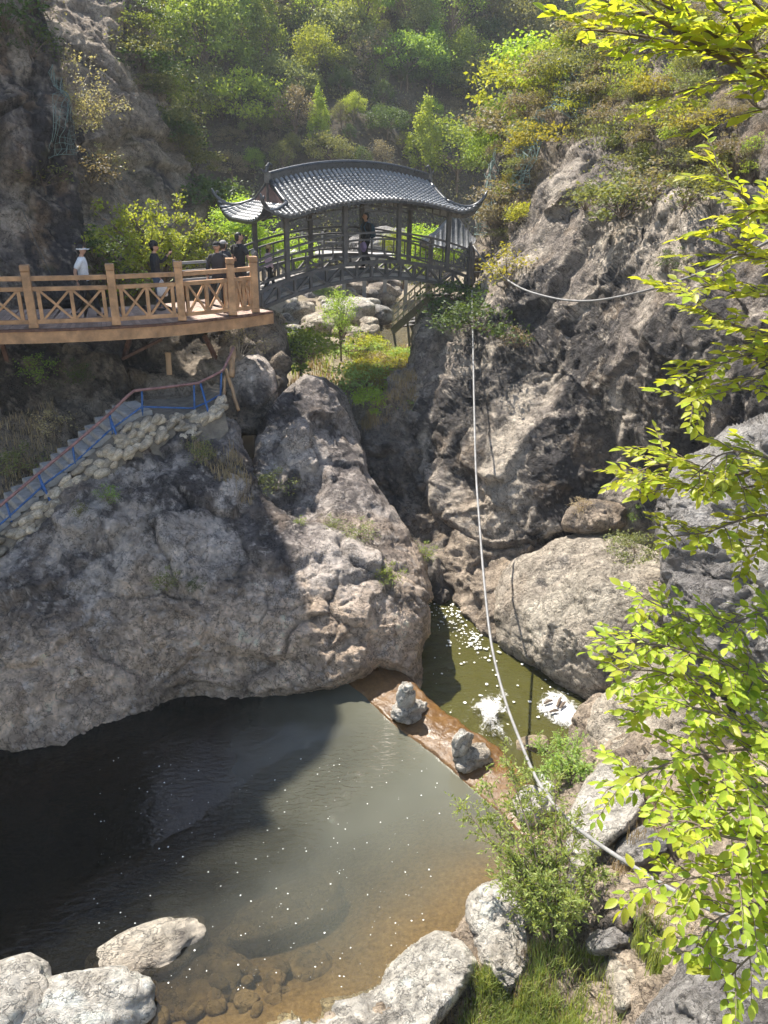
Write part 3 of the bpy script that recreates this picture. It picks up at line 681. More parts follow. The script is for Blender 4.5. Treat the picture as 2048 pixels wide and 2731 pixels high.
def bed_z(x, y):
    ds = -poly_line_dist(x, y, shore)          # metres out from the near shore
    ds = np.where(ds < 0, 0, ds)
    p = np.stack([x, y, np.zeros_like(x)], 1)
    z = -0.06 - 0.30 * ds ** 1.2
    left_shoal = np.exp(-(((x + 2.6) / 2.3) ** 2 + ((y - 5.9) / 1.7) ** 2))
    z = np.maximum(z, -0.12 - 2.6 * (1 - left_shoal))
    return np.clip(z, -2.6, 0.2) + 0.10 * fbm(p * 1.3, 4, 3)
def water_mat(name, turbid, clear_tint, ripple=0.5, scale=1.0, depth_attr=True, turb_max=0.97):
    t = NT(name); co = t.coord((1.0, 1.0, 1.0))
    mp = t.n('ShaderNodeMapping'); t.set(mp, 'Vector', t.n('ShaderNodeTexCoord').outputs['Object']); mp.inputs['Rotation'].default_value = (0, 0, math.radians(-38)); mp.inputs['Scale'].default_value = (1.0, 2.4, 1)
    n1 = t.noise(mp.outputs[0], 5.5 * scale, 3, 0.55, 0.6)
    n2 = t.noise(co, 1.7 * scale, 3, 0.5)
    dt_ = t.n('ShaderNodeVectorMath', operation='DOT_PRODUCT'); t.set(dt_, 0, co); dt_.inputs[1].default_value = (0.72, -0.695, 0)
    lane = t.math('ABSOLUTE', t.math('ADD', dt_.outputs['Value'], t.math('MULTIPLY_ADD', t.noise(co, 0.5, 3), 1.6, 7.88 - 0.8)))      # a lane of wind ripples across the pool
    mask = t.ramp(lane, [(0.25, 1.0), (1.05, 0.06)]) if depth_attr else t.ramp(n2, [(0.4, 0.1), (0.6, 0.8)])
    h = t.math('ADD', t.math('MULTIPLY', n1, mask), t.math('MULTIPLY', n2, 0.12))
    nb = t.bump(h, ripple, 0.16)
    fr = t.n('ShaderNodeFresnel', ins={'IOR': 1.333, 'Normal': nb})
    gl = t.n('ShaderNodeBsdfGlossy', ins={'Roughness': 0.012, 'Normal': nb, 'Color': (1, 1, 1, 1)})
    sx = t.n('ShaderNodeSeparateXYZ'); t.set(sx, 0, co)      # painted shade: murky colour falls to near-black on the shadowed left side
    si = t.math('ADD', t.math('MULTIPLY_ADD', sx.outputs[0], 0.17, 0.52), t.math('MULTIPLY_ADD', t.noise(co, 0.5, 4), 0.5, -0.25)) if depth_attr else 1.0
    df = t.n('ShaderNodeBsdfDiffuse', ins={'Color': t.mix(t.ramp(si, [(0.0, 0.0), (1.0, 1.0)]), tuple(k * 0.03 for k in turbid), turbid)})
    tp = t.n('ShaderNodeBsdfTransparent', ins={'Color': (*clear_tint, 1)})
    mx = t.n('ShaderNodeMixShader')
    if depth_attr:
        at = t.n('ShaderNodeAttribute', attribute_name='depth')
        ex = t.math('SUBTRACT', 1.0, t.math('POWER', 2.718, t.math('MULTIPLY', at.outputs['Fac'], -2.1)))
        t.set(mx, 0, t.math('MULTIPLY', ex, turb_max))
    else: mx.inputs[0].default_value = turb_max
    t.t.links.new(tp.outputs[0], mx.inputs[1]); t.t.links.new(df.outputs[0], mx.inputs[2])
    m2 = t.n('ShaderNodeMixShader'); t.set(m2, 0, fr.outputs[0])
    t.t.links.new(mx.outputs[0], m2.inputs[1]); t.t.links.new(gl.outputs[0], m2.inputs[2])
    return t.done(m2)
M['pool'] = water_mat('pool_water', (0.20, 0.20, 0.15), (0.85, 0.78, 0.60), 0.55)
M['channel'] = water_mat('channel_water', (0.075, 0.072, 0.020), (0.75, 0.72, 0.40), 0.4, 1.6, False, 0.85)
M['stream'] = water_mat('stream_water', (0.16, 0.14, 0.09), (0.85, 0.78, 0.6), 0.35, 2.0, False, 0.6)
def add_depth(me, dep):
    a = me.attributes.new('depth', 'FLOAT', 'POINT'); a.data.foreach_set('value', np.asarray(dep, np.float32))
xs = np.arange(-16, 6.6, 0.14); ys = np.arange(3.0, 16.5, 0.14)
X, Yg = np.meshgrid(xs, ys); x, y = X.ravel(), Yg.ravel()
side = poly_line_dist(x, y, wn)
I = np.arange(len(x)).reshape(X.shape)
F = np.stack([I[:-1, :-1], I[:-1, 1:], I[1:, 1:], I[1:, :-1]], -1).reshape(-1, 4)
keep = (side[F] < 0.45).all(1)          # stops under the weir crest
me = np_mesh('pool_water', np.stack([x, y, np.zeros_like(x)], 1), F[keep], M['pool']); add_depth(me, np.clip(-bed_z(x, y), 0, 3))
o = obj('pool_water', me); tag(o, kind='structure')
o = obj('pool_bed', np_mesh('pool_bed', np.stack([x, y, bed_z(x, y)], 1), F[(side[F] < 0.25).all(1)], M['bed'])); tag(o, kind='structure')
# channel below the weir
CH_Z = -0.5
xs = np.arange(-1.5, 5.6, 0.1); ys = np.arange(9.0, 21, 0.1)
X, Yg = np.meshgrid(xs, ys); x, y = X.ravel(), Yg.ravel(); side = poly_line_dist(x, y, (wn + wf) / 2)
I = np.arange(len(x)).reshape(X.shape); F = np.stack([I[:-1, :-1], I[:-1, 1:], I[1:, 1:], I[1:, :-1]], -1).reshape(-1, 4)
keep = (side[F] > -0.1).all(1)
zc = CH_Z + 0.015 * fbm(np.stack([x, y, x * 0], 1) * 2.5, 3, 4)
# boiling water where the weir spills
bo = at_z(1290, 1930, CH_Z); bo2 = at_z(1370, 1990, CH_Z)
bd = np.exp(-((x - bo[0]) ** 2 + (y - bo[1]) ** 2) / 0.45) + np.exp(-((x - bo2[0]) ** 2 + (y - bo2[1]) ** 2) / 0.2)
zc = zc + bd * 0.10 * ridged(np.stack([x, y, x * 0], 1) * 3.5, 4, 6)
o = obj('channel_water', np_mesh('channel_water', np.stack([x, y, zc], 1), F[keep], M['channel'])); tag(o, kind='structure')
o = obj('channel_bed', np_mesh('channel_bed', np.stack([x, y, np.full_like(x, -1.4)], 1), F[keep], M['bed'])); tag(o, kind='structure')
# stream beyond the bridge
xs = np.arange(-6, 6.1, 0.3); ys = np.arange(31, 56, 0.3)
o = heightfield('stream_water', xs, ys, lambda x, y: np.full_like(x, 2.86), M['stream']); tag(o, kind='structure')

# weir: a worn concrete sill with a thin sheet of brown water on it
t = NT('wet_weir_concrete'); co = t.coord()
c = t.ramp(t.noise(co, 2.2, 8, 0.65, 0.8), [(0.30, (0.055, 0.024, 0.006)), (0.55, (0.14, 0.066, 0.015)), (0.75, (0.20, 0.11, 0.03))])
c = t.mix(0.35, c, t.ramp(t.noise(co, 16, 6, 0.7), [(0.35, (0.04, 0.018, 0.005)), (0.7, (0.22, 0.125, 0.04))]))
p = t.princ(Base_Color=c, Roughness=t.ramp(t.noise(co, 1.2, 4), [(0.4, 0.3), (0.65, 0.6)]), Normal=t.bump(t.noise(t.coord((1, 1, 1)), 9, 5, 0.6, 0.8), 0.5, 0.05))
M['weir'] = t.done(p)
def resample(L, n):
    d = np.concatenate([[0], np.cumsum(np.linalg.norm(np.diff(L, axis=0), axis=1))]); s = np.linspace(0, d[-1], n)
    return np.stack([np.interp(s, d, L[:, k]) for k in range(3)], 1)
NW, MW = 90, 22
A, B = resample(wn, NW), resample(wf, NW)
rows = []
for j in range(MW):
    f = j / (MW - 1); r = A * (1 - f) + B * f; r = r + np.array([0, 0, 0.05 * math.sin(f * math.pi)]); rows.append(r)
base = rows[-1].copy(); base[:, 2] = -1.3; fb = rows[0].copy(); fb[:, 2] = -1.2
grid = np.stack([fb] + rows + [base]); sh = grid.shape; gv = grid.reshape(-1, 3)
dn = fbm(gv * 2.2, 4, 15) * 0.06 + fbm(gv * 9, 3, 16) * 0.02
gv = gv + np.stack([dn * 0.5, dn * 0.5, dn], 1)
I = np.arange(len(gv)).reshape(sh[:2]); F = np.stack([I[:-1, :-1], I[:-1, 1:], I[1:, 1:], I[1:, :-1]], -1).reshape(-1, 4)
o = obj('weir', np_mesh('weir', gv, F, M['weir'])); tag(o, 'low brown concrete weir across the pool with water sheeting over it', 'weir')
# ------------------------------------------------------------------ covered arch bridge
BP1 = at_y(768, 752, 23.8); BP4 = at_y(1190, 735, 27.0)
BA = BP4 - BP1; BA[2] = 0; BL = float(np.linalg.norm(BA)); BA = BA / BL
BB = np.array([-BA[1], BA[0], 0.0]); BW = 2.3                       # across, away from the camera
def arch(s): return 7.10 - 0.044 * (s - BL / 2) ** 2
def bp(s, lat, z): return V(np.array([BP1[0], BP1[1], 0]) + BA * s + BB * lat + np.array([0, 0, z]))
S0, S1 = -0.98, BL + 0.95
bridge = empty('covered_bridge', bp(0, BW / 2, arch(S0)))
tag(bridge, 'arched grey timber footbridge with a curved charcoal tiled roof', 'bridge')
def bpart(mb, name, mat, smooth=False, bevel=0.0, parent=None):
    o = mb.build(name, mat, None, smooth, bevel)
    if parent is None: return attach(o, bridge)
    o.parent = parent; return o
def strip(mb, pts, w, h, n=None):
    for a, b in zip(pts[:-1], pts[1:]): mb.beam(a, b, w, h)
NS = 26
ss = [S0 + (S1 - S0) * k / NS for k in range(NS + 1)]
# deck: slab and boards
mb = MB()
for a, b in zip(ss[:-1], ss[1:]):
    mb.add([bp(a, 0.10, arch(a) - 0.40), bp(b, 0.10, arch(b) - 0.40), bp(b, BW - 0.10, arch(b) - 0.40), bp(a, BW - 0.10, arch(a) - 0.40),
            bp(a, 0.10, arch(a) - 0.56), bp(b, 0.10, arch(b) - 0.56), bp(b, BW - 0.10, arch(b) - 0.56), bp(a, BW - 0.10, arch(a) - 0.56)],
           [(0, 1, 2, 3), (7, 6, 5, 4), (0, 4, 5, 1), (1, 5, 6, 2), (2, 6, 7, 3), (3, 7, 4, 0)])
bpart(mb, 'deck_slab', M['bridge_deck'])
nb_ = 48
for k in range(nb_):
    a = S0 + (S1 - S0) * (k + 0.05) / nb_; b = S0 + (S1 - S0) * (k + 0.95) / nb_
    mb = MB(); mb.add([bp(a, 0.14, arch(a) - 0.36), bp(b, 0.14, arch(b) - 0.36), bp(b, BW - 0.14, arch(b) - 0.36), bp(a, BW - 0.14, arch(a) - 0.36),
            bp(a, 0.14, arch(a) - 0.398), bp(b, 0.14, arch(b) - 0.398), bp(b, BW - 0.14, arch(b) - 0.398), bp(a, BW - 0.14, arch(a) - 0.398)],
           [(0, 1, 2, 3), (7, 6, 5, 4), (0, 4, 5, 1), (1, 5, 6, 2), (2, 6, 7, 3), (3, 7, 4, 0)])
    bpart(mb, 'deck_board', M['bridge_deck'])
# truss, rails and pillars on each side
for lat in (0.0, BW):
    for nm, dz, w, h in (('top_chord', 0.0, 0.10, 0.10), ('bottom_chord', -0.50, 0.10, 0.10), ('foot_rail', 0.20, 0.06, 0.055), ('middle_rail', 0.68, 0.06, 0.055), ('hand_rail', 0.88, 0.075, 0.06)):
        mb = MB(); strip(mb, [bp(s, lat, arch(s) + dz) for s in ss], w, h); bpart(mb, nm, M['bridge'])
    NPn = 14; ps = [S0 + 0.12 + (S1 - S0 - 0.24) * k / NPn for k in range(NPn + 1)]
    for k, s in enumerate(ps):
        mb = MB(); mb.beam(bp(s, lat, arch(s) - 0.46), bp(s, lat, arch(s) - 0.04), 0.075, 0.085, BB); bpart(mb, 'truss_post', M['bridge'])
        if k < NPn:
            s2 = ps[k + 1]; z0, z1 = (-0.46, -0.03) if k % 2 == 0 else (-0.03, -0.46)
            mb = MB(); mb.beam(bp(s, lat, arch(s) + z0), bp(s2, lat, arch(s2) + z1), 0.062, 0.075, BB); bpart(mb, 'truss_brace', M['bridge'])
    for k in range(17):
        s = S0 + 0.2 + (S1 - S0 - 0.4) * k / 16
        if min(abs(s - q * BL / 3) for q in range(4)) < 0.12: continue
        mb = MB(); mb.beam(bp(s, lat, arch(s) + 0.20), bp(s, lat, arch(s) + 0.68), 0.035, 0.04, BB); bpart(mb, 'baluster', M['bridge'])
    for k in range(4):
        s = BL * k / 3
        mb = MB(); mb.beam(bp(s, lat, arch(s) - 0.02), bp(s, lat, arch(s) + 1.98), 0.135, 0.135, BB); bpart(mb, 'pillar', M['bridge'], bevel=0.012)
    for s in (S0 - 0.02, S1 + 0.02):
        mb = MB(); mb.beam(bp(s, lat, arch(s) - 0.55), bp(s, lat, arch(s) + 1.02), 0.13, 0.13, BB)
        mb.lathe(bp(s, lat, arch(s) + 1.0), [(0.035, 0), (0.06, 0.05), (0.065, 0.09), (0.045, 0.14), (0.01, 0.18)], 8); bpart(mb, 'end_post', M['bridge'])
    # beam under the eaves and the hanging fretwork
    sE = [-0.25 + (BL + 0.5) * k / 16 for k in range(17)]
    mb = MB(); strip(mb, [bp(s, lat, arch(s) + 1.90) for s in sE], 0.12, 0.16); bpart(mb, 'eave_beam', M['bridge'])
    for k in range(3):
        a, b = BL * k / 3 + 0.08, BL * (k + 1) / 3 - 0.08; n = 6; mb = MB()
        pts = [bp(a + (b - a) * q / n, lat, arch(a + (b - a) * q / n) + 1.62) for q in range(n + 1)]
        strip(mb, pts, 0.035, 0.04)
        for q, (z0, z1) in enumerate(((1.40, 1.84), (1.62, 1.84), (1.50, 1.84), (1.62, 1.84), (1.50, 1.84), (1.62, 1.84), (1.40, 1.84))):
            s = a + (b - a) * q / n
            if q in (0, 6): continue
            mb.beam(bp(s, lat, arch(s) + z0), bp(s, lat, arch(s) + z1), 0.035, 0.035, BB)
        for q0, q1, z in ((0, 1, 1.62), (2, 3, 1.50), (3, 4, 1.50), (5, 6, 1.62)):
            sa, sb = a + (b - a) * q0 / n, a + (b - a) * q1 / n
            mb.beam(bp(sa, lat, arch(sa) + z), bp(sb, lat, arch(sb) + z), 0.035, 0.035)
        bpart(mb, 'hanging_fretwork', M['bridge'])
for k in range(4):
    s = BL * k / 3; mb = MB(); mb.beam(bp(s, 0, arch(s) + 1.92), bp(s, BW, arch(s) + 1.92), 0.11, 0.14); bpart(mb, 'tie_beam', M['bridge'])
    mb = MB(); mb.beam(bp(s, BW / 2, arch(s) + 1.95), bp(s, BW / 2, arch(s) + 2.75), 0.1, 0.1, BB); bpart(mb, 'king_post', M['bridge'])
# roof
OV, RS0, RS1 = 0.60, -0.95, BL + 0.85; GB0, GB1 = 0.05, BL - 0.1; QG = 0.36
HALF = BW / 2 + OV
def prof(q): return 0.84 * (0.62 * q + 0.38 * q * q)
def roof_z(s, lat):
    ql = max(0.0, min(1.0, 1 - abs(lat - BW / 2) / HALF))
    qe = 9.0
    if s < GB0: qe = QG * (s - RS0) / (GB0 - RS0)
    if s > GB1: qe = QG * (RS1 - s) / (RS1 - GB1)
    q = max(0, min(ql, qe)); z = arch(s) + 1.84 + prof(q)
    es = max(0.0, (0.1 - s) / 1.05, (s - BL + 0.1) / 0.95); el = abs(lat - BW / 2) / HALF
    return z + 0.50 * es ** 2.0 * el ** 4 + 0.06 * es
def rp(s, lat, dz=0.0): return bp(s, lat, roof_z(s, lat) + dz)
roof = MB()
ns, nl = 72, 30
sv = sorted(set([round(RS0 + (RS1 - RS0) * k / ns, 4) for k in range(ns + 1)] + [GB0 - 0.001, GB0 + 0.001, GB1 - 0.001, GB1 + 0.001]))
lv = [-OV + 2 * HALF * k / nl for k in range(nl + 1)]
vs = []; fs = []
for s in sv:
    for l in lv: vs.append(rp(s, l))
n0 = len(vs)
for s in sv:
    for l in lv: vs.append(rp(s, l, -0.07))
w = len(lv)
for i in range(len(sv) - 1):
    for j in range(w - 1):
        a = i * w + j; fs.append((a, a + w, a + w + 1, a + 1)); fs.append((n0 + a, n0 + a + 1, n0 + a + w + 1, n0 + a + w))
for i in range(len(sv) - 1):
    for j in (0, w - 1): a = i * w + j; fs.append((a, n0 + a, n0 + a + w, a + w))
for i in (0, len(sv) - 1):
    for j in range(w - 1): a = i * w + j; fs.append((a, a + 1, n0 + a + 1, n0 + a))
roof.add(vs, fs); roof_o = bpart(roof, 'roof', M['tile_dark'])
for s in (GB0 - 0.03, GB1 + 0.03):
    e = QG + 0.02; lt = HALF * (1 - e); mb = MB()
    zt = arch(s) + 1.84 + prof(1.0) - 0.06; zb = arch(s) + 1.84 + prof(e) - 0.02
    d = -0.03 if s < 1 else 0.03
    mb.add([bp(s, BW / 2 - lt, zb), bp(s, BW / 2 + lt, zb), bp(s, BW / 2, zt), bp(s + d, BW / 2 - lt, zb), bp(s + d, BW / 2 + lt, zb), bp(s + d, BW / 2, zt)],
           [(0, 1, 2), (5, 4, 3), (0, 3, 4, 1), (1, 4, 5, 2), (2, 5, 3, 0)])
    o = mb.build('gable_board', M['gable']); attach(o, bridge); o.parent = roof_o; o.location = (0, 0, 0)
def roof_child(mb, name, mat, smooth=False):
    o = mb.build(name, mat, None, smooth); o.parent = roof_o; o.location = (0, 0, 0); return o
# tiles: half round cover tiles stepping down each row
def tile_mesh():
    mb = MB(); n = 6; L = 0.5; vs = []
    for y, r in ((-L, 1.0), (L, 0.86)):
        for k in range(n + 1):
            t = math.pi * k / n; vs.append((r * math.cos(t), y, r * math.sin(t)))
    fs = [(k, k + 1, n + 2 + k, n + 1 + k) for k in range(n)] + [tuple(range(n, -1, -1))]
    return vs, fs
TV, TF = tile_mesh()
tile_me = bpy.data.meshes.new('roof_tile'); tile_me.from_pydata([Vector(v) for v in TV], [], TF); tile_me.materials.append(M['tile'])
tile_me.polygons.foreach_set('use_smooth', [len(p.vertices) == 4 for p in tile_me.polygons]); tile_me.update()
TILES = []
def tile_run(p_of, n, side, rad=0.062):
    """p_of(f): point on the roof from eave f=0 to top f=1"""
    pts = [p_of(k / n) for k in range(n + 1)]
    for k in range(n):
        a, b = pts[k], pts[k + 1]; d = b - a; L = d.length
        if L < 0.02: continue
        d.normalize(); x = Vector(side); x = (x - d * x.dot(d)).normalized(); z = x.cross(d)
        if z.z < 0: x = -x; z = -z
        c = (a + b) / 2 + z * 0.008 + d * random.uniform(-0.004, 0.004)
        rr = rad * random.uniform(0.94, 1.05); yaw = random.gauss(0, 0.012)
        R = Matrix((x, d, z)).transposed() @ Matrix.Rotation(yaw, 3, 'Z')
        # the lower end rides over the tile below
        R = R @ Matrix.Rotation(math.radians(-3.5), 3, 'X')
        TILES.append((Matrix.Translation(c) @ R.to_4x4() @ Matrix.Diagonal((rr, L * 1.10, rr, 1)), c))
SP = 0.158; ncol = int((RS1 - RS0) / SP)
for side_lat in (0, 1):
    for k in range(ncol):
        s = RS0 + (k + 0.5) * (RS1 - RS0) / ncol
        top = 1.0
        if s < GB0: top = QG * (s - RS0) / (GB0 - RS0)
        if s > GB1: top = QG * (RS1 - s) / (RS1 - GB1)
        n = max(1, round(top * HALF * 1.22 / 0.155))
        if side_lat == 0: f = lambda t, s=s, top=top: rp(s, -OV + HALF * top * 0.985 * t, 0.0)
        else: f = lambda t, s=s, top=top: rp(s, BW + OV - HALF * top * 0.985 * t, 0.0)
        tile_run(f, n, BA)
for e in (0, 1):
    nc = int(2 * HALF / SP)
    for k in range(nc):
        lat = -OV + (k + 0.5) * 2 * HALF / nc; ql = 1 - abs(lat - BW / 2) / HALF; top = min(1.0, ql / QG)
        if e == 0: f = lambda t, lat=lat, top=top: rp(RS0 + (GB0 - RS0) * 0.985 * top * t, lat)
        else: f = lambda t, lat=lat, top=top: rp(RS1 - (RS1 - GB1) * 0.985 * top * t, lat)
        tile_run(f, max(1, round(top * 1.1 / 0.155)), BB)
bl = Vector(bridge.location); camv = Vector(CAM)
def facing(mt):
    nz = (mt.to_3x3() @ Vector((0, 0, 1))).normalized(); return nz.dot((camv - mt.translation).normalized())
vis = [q for q in TILES if facing(q[0]) > 0.05]; hid = [q for q in TILES if facing(q[0]) <= 0.05]
vis.sort(key=lambda q: (q[1] - camv).length)
inv = roof_o.matrix_basis.inverted()
for mt, c in vis[:300]:
    o = bpy.data.objects.new('roof_tile', tile_me); COL.objects.link(o); o.parent = roof_o; o.matrix_basis = mt
rest = MB()
for mt, c in vis[300:] + hid: rest.add([mt @ Vector(v) for v in TV], TF)
o = rest.build('roof_tile', M['tile']); o.data.polygons.foreach_set('use_smooth', [len(p.vertices) == 4 for p in o.data.polygons])
o.parent = roof_o; o['kind'] = 'stuff'
# main ridge
mb = MB(); rs = [GB0 - 0.08 + (GB1 - GB0 + 0.16) * k / 24 for k in range(25)]
zr = lambda s: arch(s) + 1.84 + prof(1.0)
strip(mb, [bp(s, BW / 2, zr(s) + 0.07) for s in rs], 0.11, 0.20); mb.tube([bp(s, BW / 2, zr(s) + 0.19) for s in rs], 0.065, 8)
roof_child(mb, 'ridge', M['tile_dark'])
def curl(mb, p, d, h, r):
    """small scrolled finial rising from p, leaning along d"""
    d = Vector(d); up = Vector((0, 0, 1))
    pts = [p, p + up * h * 0.4 + d * h * 0.12, p + up * h * 0.75 + d * h * 0.05, p + up * h - d * h * 0.15, p + up * h * 0.92 - d * h * 0.38, p + up * h * 0.72 - d * h * 0.36]
    mb.tube(pts, [r, r * 0.9, r * 0.75, r * 0.6, r * 0.45, r * 0.25], 7)
    mb.tube([p + up * h * 0.2, p + up * h * 0.45 + d * h * 0.42, p + up * h * 0.62 + d * h * 0.5], [r * 0.8, r * 0.5, r * 0.2], 6)
for s, sg in ((GB0 - 0.05, -1), (GB1 + 0.05, 1)):
    mb = MB(); curl(mb, bp(s, BW / 2, zr(s) + 0.12), BA * sg, 0.36, 0.075); mb.box(bp(s, BW / 2, zr(s) + 0.1), (0.2, 0.16, 0.28)); roof_child(mb, 'ridge_finial', M['tile_dark'])
    for sl in (-1, 1):
        edge = RS0 if sg < 0 else RS1; gb = GB0 if sg < 0 else GB1
        mb = MB(); pts = [bp(gb, BW / 2 + sl * HALF * f, roof_z(gb + sg * -0.01, BW / 2 + sl * HALF * f) + 0.05) for f in (0.03, 0.2, 0.4, 0.55, 1 - QG)]
        mb.tube(pts, 0.062, 8); roof_child(mb, 'gable_ridge', M['tile_dark'], True)
        mb = MB(); pts = []
        for k in range(9):
            f = k / 8; s2 = gb + (edge - gb) * f; lat = BW / 2 + sl * HALF * (1 - QG * (1 - f)); pts.append(rp(s2, lat, 0.06))
        d = (pts[-1] - pts[-3]).normalized()
        pts += [pts[-1] + d * 0.10 + Vector((0, 0, 0.05)), pts[-1] + d * 0.17 + Vector((0, 0, 0.17))]
        mb.tube(pts, [0.06] * 9 + [0.055, 0.02], 8); curl(mb, pts[-3], d, 0.20, 0.035); roof_child(mb, 'hip_ridge', M['tile_dark'], True)
# rafter ends along the near eave
for k in range(34):
    s = RS0 + 0.25 + (RS1 - RS0 - 0.5) * k / 33
    mb = MB(); mb.beam(rp(s, -OV + 0.06, -0.10), rp(s, 0.1, -0.10), 0.05, 0.05); roof_child(mb, 'rafter', M['bridge'])
# short landing rail at the right-hand end
rl = empty('landing_rail', bp(S1 + 0.15, 0.0, arch(S1))); tag(rl, 'short grey timber rail on the rock at the right end of the covered bridge', 'railing')
for k in range(3):
    mb = MB(); a = bp(S1 + 0.18 + 0.34 * k, -0.08 * k, arch(S1) - 0.35); mb.beam(a, a + Vector((0, 0, 1.15 if k else 1.3)), 0.07, 0.07, BB); attach(mb.build('post', M['bridge']), rl)
for dz in (0.25, 0.5, 0.78):
    mb = MB(); a = bp(S1 + 0.16, 0.0, arch(S1) - 0.1 + dz); b = bp(S1 + 0.92, -0.17, arch(S1) - 0.1 + dz); mb.beam(a, b, 0.045, 0.05); attach(mb.build('rail', M['bridge']), rl)
# ------------------------------------------------------------------ timber walkway on the left
DZ = 6.32
edge_px = [(-700, 892), (-400, 890), (-150, 887), (0, 883), (100, 881), (200, 878), (313, 873), (430, 866), (520, 858), (600, 849), (660, 842), (726, 832)]
EDGE = [at_z(x, y, DZ) for x, y in edge_px]
EDGE = resample(np.array(EDGE), 60)
tg = np.gradient(EDGE, axis=0); tg /= np.linalg.norm(tg, axis=1)[:, None]
BACKN = np.stack([-tg[:, 1], tg[:, 0], np.zeros(len(tg))], 1)
WW = 2.7
walk = empty('wooden_walkway', V(EDGE[30] + BACKN[30] * 1.3 + np.array([0, 0, -0.3]))); tag(walk, 'tan timber walkway with a deep edge beam, propped against the left cliff', 'walkway')
mb = MB()
for k in range(59):
    a, b = EDGE[k], EDGE[k + 1]; mb.beam(V(a + BACKN[k] * 0.03 + np.array([0, 0, -0.165])), V(b + BACKN[k + 1] * 0.03 + np.array([0, 0, -0.165])), 0.07, 0.27)
attach(mb.build('edge_beam', M['tan_wood']), walk)
e = EDGE[-1]; mb = MB(); mb.beam(V(e + np.array([0, 0, -0.165])), V(e + BACKN[-1] * WW + np.array([0, 0, -0.165])), 0.07, 0.268); attach(mb.build('end_beam', M['tan_wood']), walk)
mb = MB()
for k in range(59):
    mb.beam(V(EDGE[k] + np.array([0, 0, 0.0])), V(EDGE[k + 1]), 0.09, 0.055)
attach(mb.build('edge_trim', M['rust']), walk)
for k in range(0, 59):       # boards laid across, two to a span
    for h in (0, 1):
        f0, f1 = (k + h * 0.5 + 0.02), (k + h * 0.5 + 0.48)
        P = lambda f, off, z: V(EDGE[int(f)] * (1 - f % 1) + EDGE[min(59, int(f) + 1)] * (f % 1) + BACKN[int(f)] * off + np.array([0, 0, z]))
        mb = MB(); mb.add([P(f0, 0.05, 0.02), P(f1, 0.05, 0.02), P(f1, WW, 0.02), P(f0, WW, 0.02), P(f0, 0.05, -0.03), P(f1, 0.05, -0.03), P(f1, WW, -0.03), P(f0, WW, -0.03)],
                          [(0, 1, 2, 3), (7, 6, 5, 4), (0, 4, 5, 1), (1, 5, 6, 2), (2, 6, 7, 3), (3, 7, 4, 0)])
        attach(mb.build('deck_board', M['deck_plank']), walk)
for i, (x0, y0, x1, y1) in enumerate([(5, 915, 40, 1030), (345, 905, 318, 1000), (545, 895, 590, 985), (-260, 915, -240, 1060)]):
    a = at_y(x0, y0, 19.6 + 0.0028 * x0); b = at_y(x1, y1, 19.9 + 0.0028 * x1); mb = MB(); mb.beam(V(a), V(b), 0.10, 0.10); attach(mb.build('steel_prop', M['rust']), walk)
mb = MB(); mb.beam(V(at_y(270, 985, 19.9)), V(at_y(430, 905, 20.9)), 0.07, 0.07); attach(mb.build('steel_strut', M['rust']), walk)

# railing
def edge_at(px):
    """point on the railing line nearest to a photo column"""
    d = (EDGE - CAM); c = (d @ CR) / (d @ _f0) * FPX + 1024; k = int(np.argmin(np.abs(c - px)))
    if 0 < k < 59:
        if c[k] > px: k -= 1
        f = (px - c[k]) / (c[k + 1] - c[k]); return EDGE[k] * (1 - f) + EDGE[k + 1] * f + BACKN[k] * 0.13
    return EDGE[k] + BACKN[k] * 0.13
posts_px = [-420, -150, 89, 312, 492, 628, 690]
pp = [V(edge_at(p)) for p in posts_px]
rail = empty('wooden_railing', pp[2]); tag(rail, 'tan timber railing with crossed braces along the walkway edge', 'railing')
UP = Vector((0, 0, 1))
def rpart(mb, name, bevel=0.0): return attach(mb.build(name, M['tan_wood'], bevel=bevel), rail)
for p in pp:
    mb = MB(); yaw = random.uniform(-0.1, 0.1); Rz = Matrix.Rotation(yaw + 0.25, 3, 'Z')
    mb.box(p + UP * 0.70, (0.185, 0.185, 1.16), Rz); mb.box(p + UP * 1.285, (0.165, 0.165, 0.02), Rz); mb.box(p + UP * 1.36, (0.20, 0.20, 0.13), Rz); mb.box(p + UP * 0.09, (0.205, 0.205, 0.10), Rz)
    rpart(mb, 'post', 0.012)
for a, b in zip(pp[:-1], pp[1:]):
    d = (b - a); L = d.length; d.normalize(); a2, b2 = a + d * 0.09, b - d * 0.09
    nrm = Vector((-d.y, d.x, 0))
    for nm, z, h in (('top_rail', 1.13, 0.105), ('middle_rail', 0.90, 0.095), ('bottom_rail', 0.17, 0.095)):
        mb = MB(); mb.beam(a2 + UP * z, b2 + UP * z, 0.085, h); rpart(mb, nm, 0.008)
    n = 2 if L > 0.8 else 2
    cuts = [a2 + (b2 - a2) * f for f in (0.07, 0.5, 0.93)]
    for c in cuts:
        mb = MB(); mb.beam(c + UP * 0.215, c + UP * 0.855, 0.08, 0.06, nrm); rpart(mb, 'stile')
    for c0, c1 in zip(cuts[:-1], cuts[1:]):
        q0, q1 = c0 + d * 0.045, c1 - d * 0.045
        mb = MB(); mb.beam(q0 + UP * 0.22 + nrm * 0.012, q1 + UP * 0.85 + nrm * 0.012, 0.05, 0.055, nrm); rpart(mb, 'cross_brace')
        mb = MB(); mb.beam(q0 + UP * 0.85 - nrm * 0.012, q1 + UP * 0.22 - nrm * 0.012, 0.05, 0.055, nrm); rpart(mb, 'cross_brace')
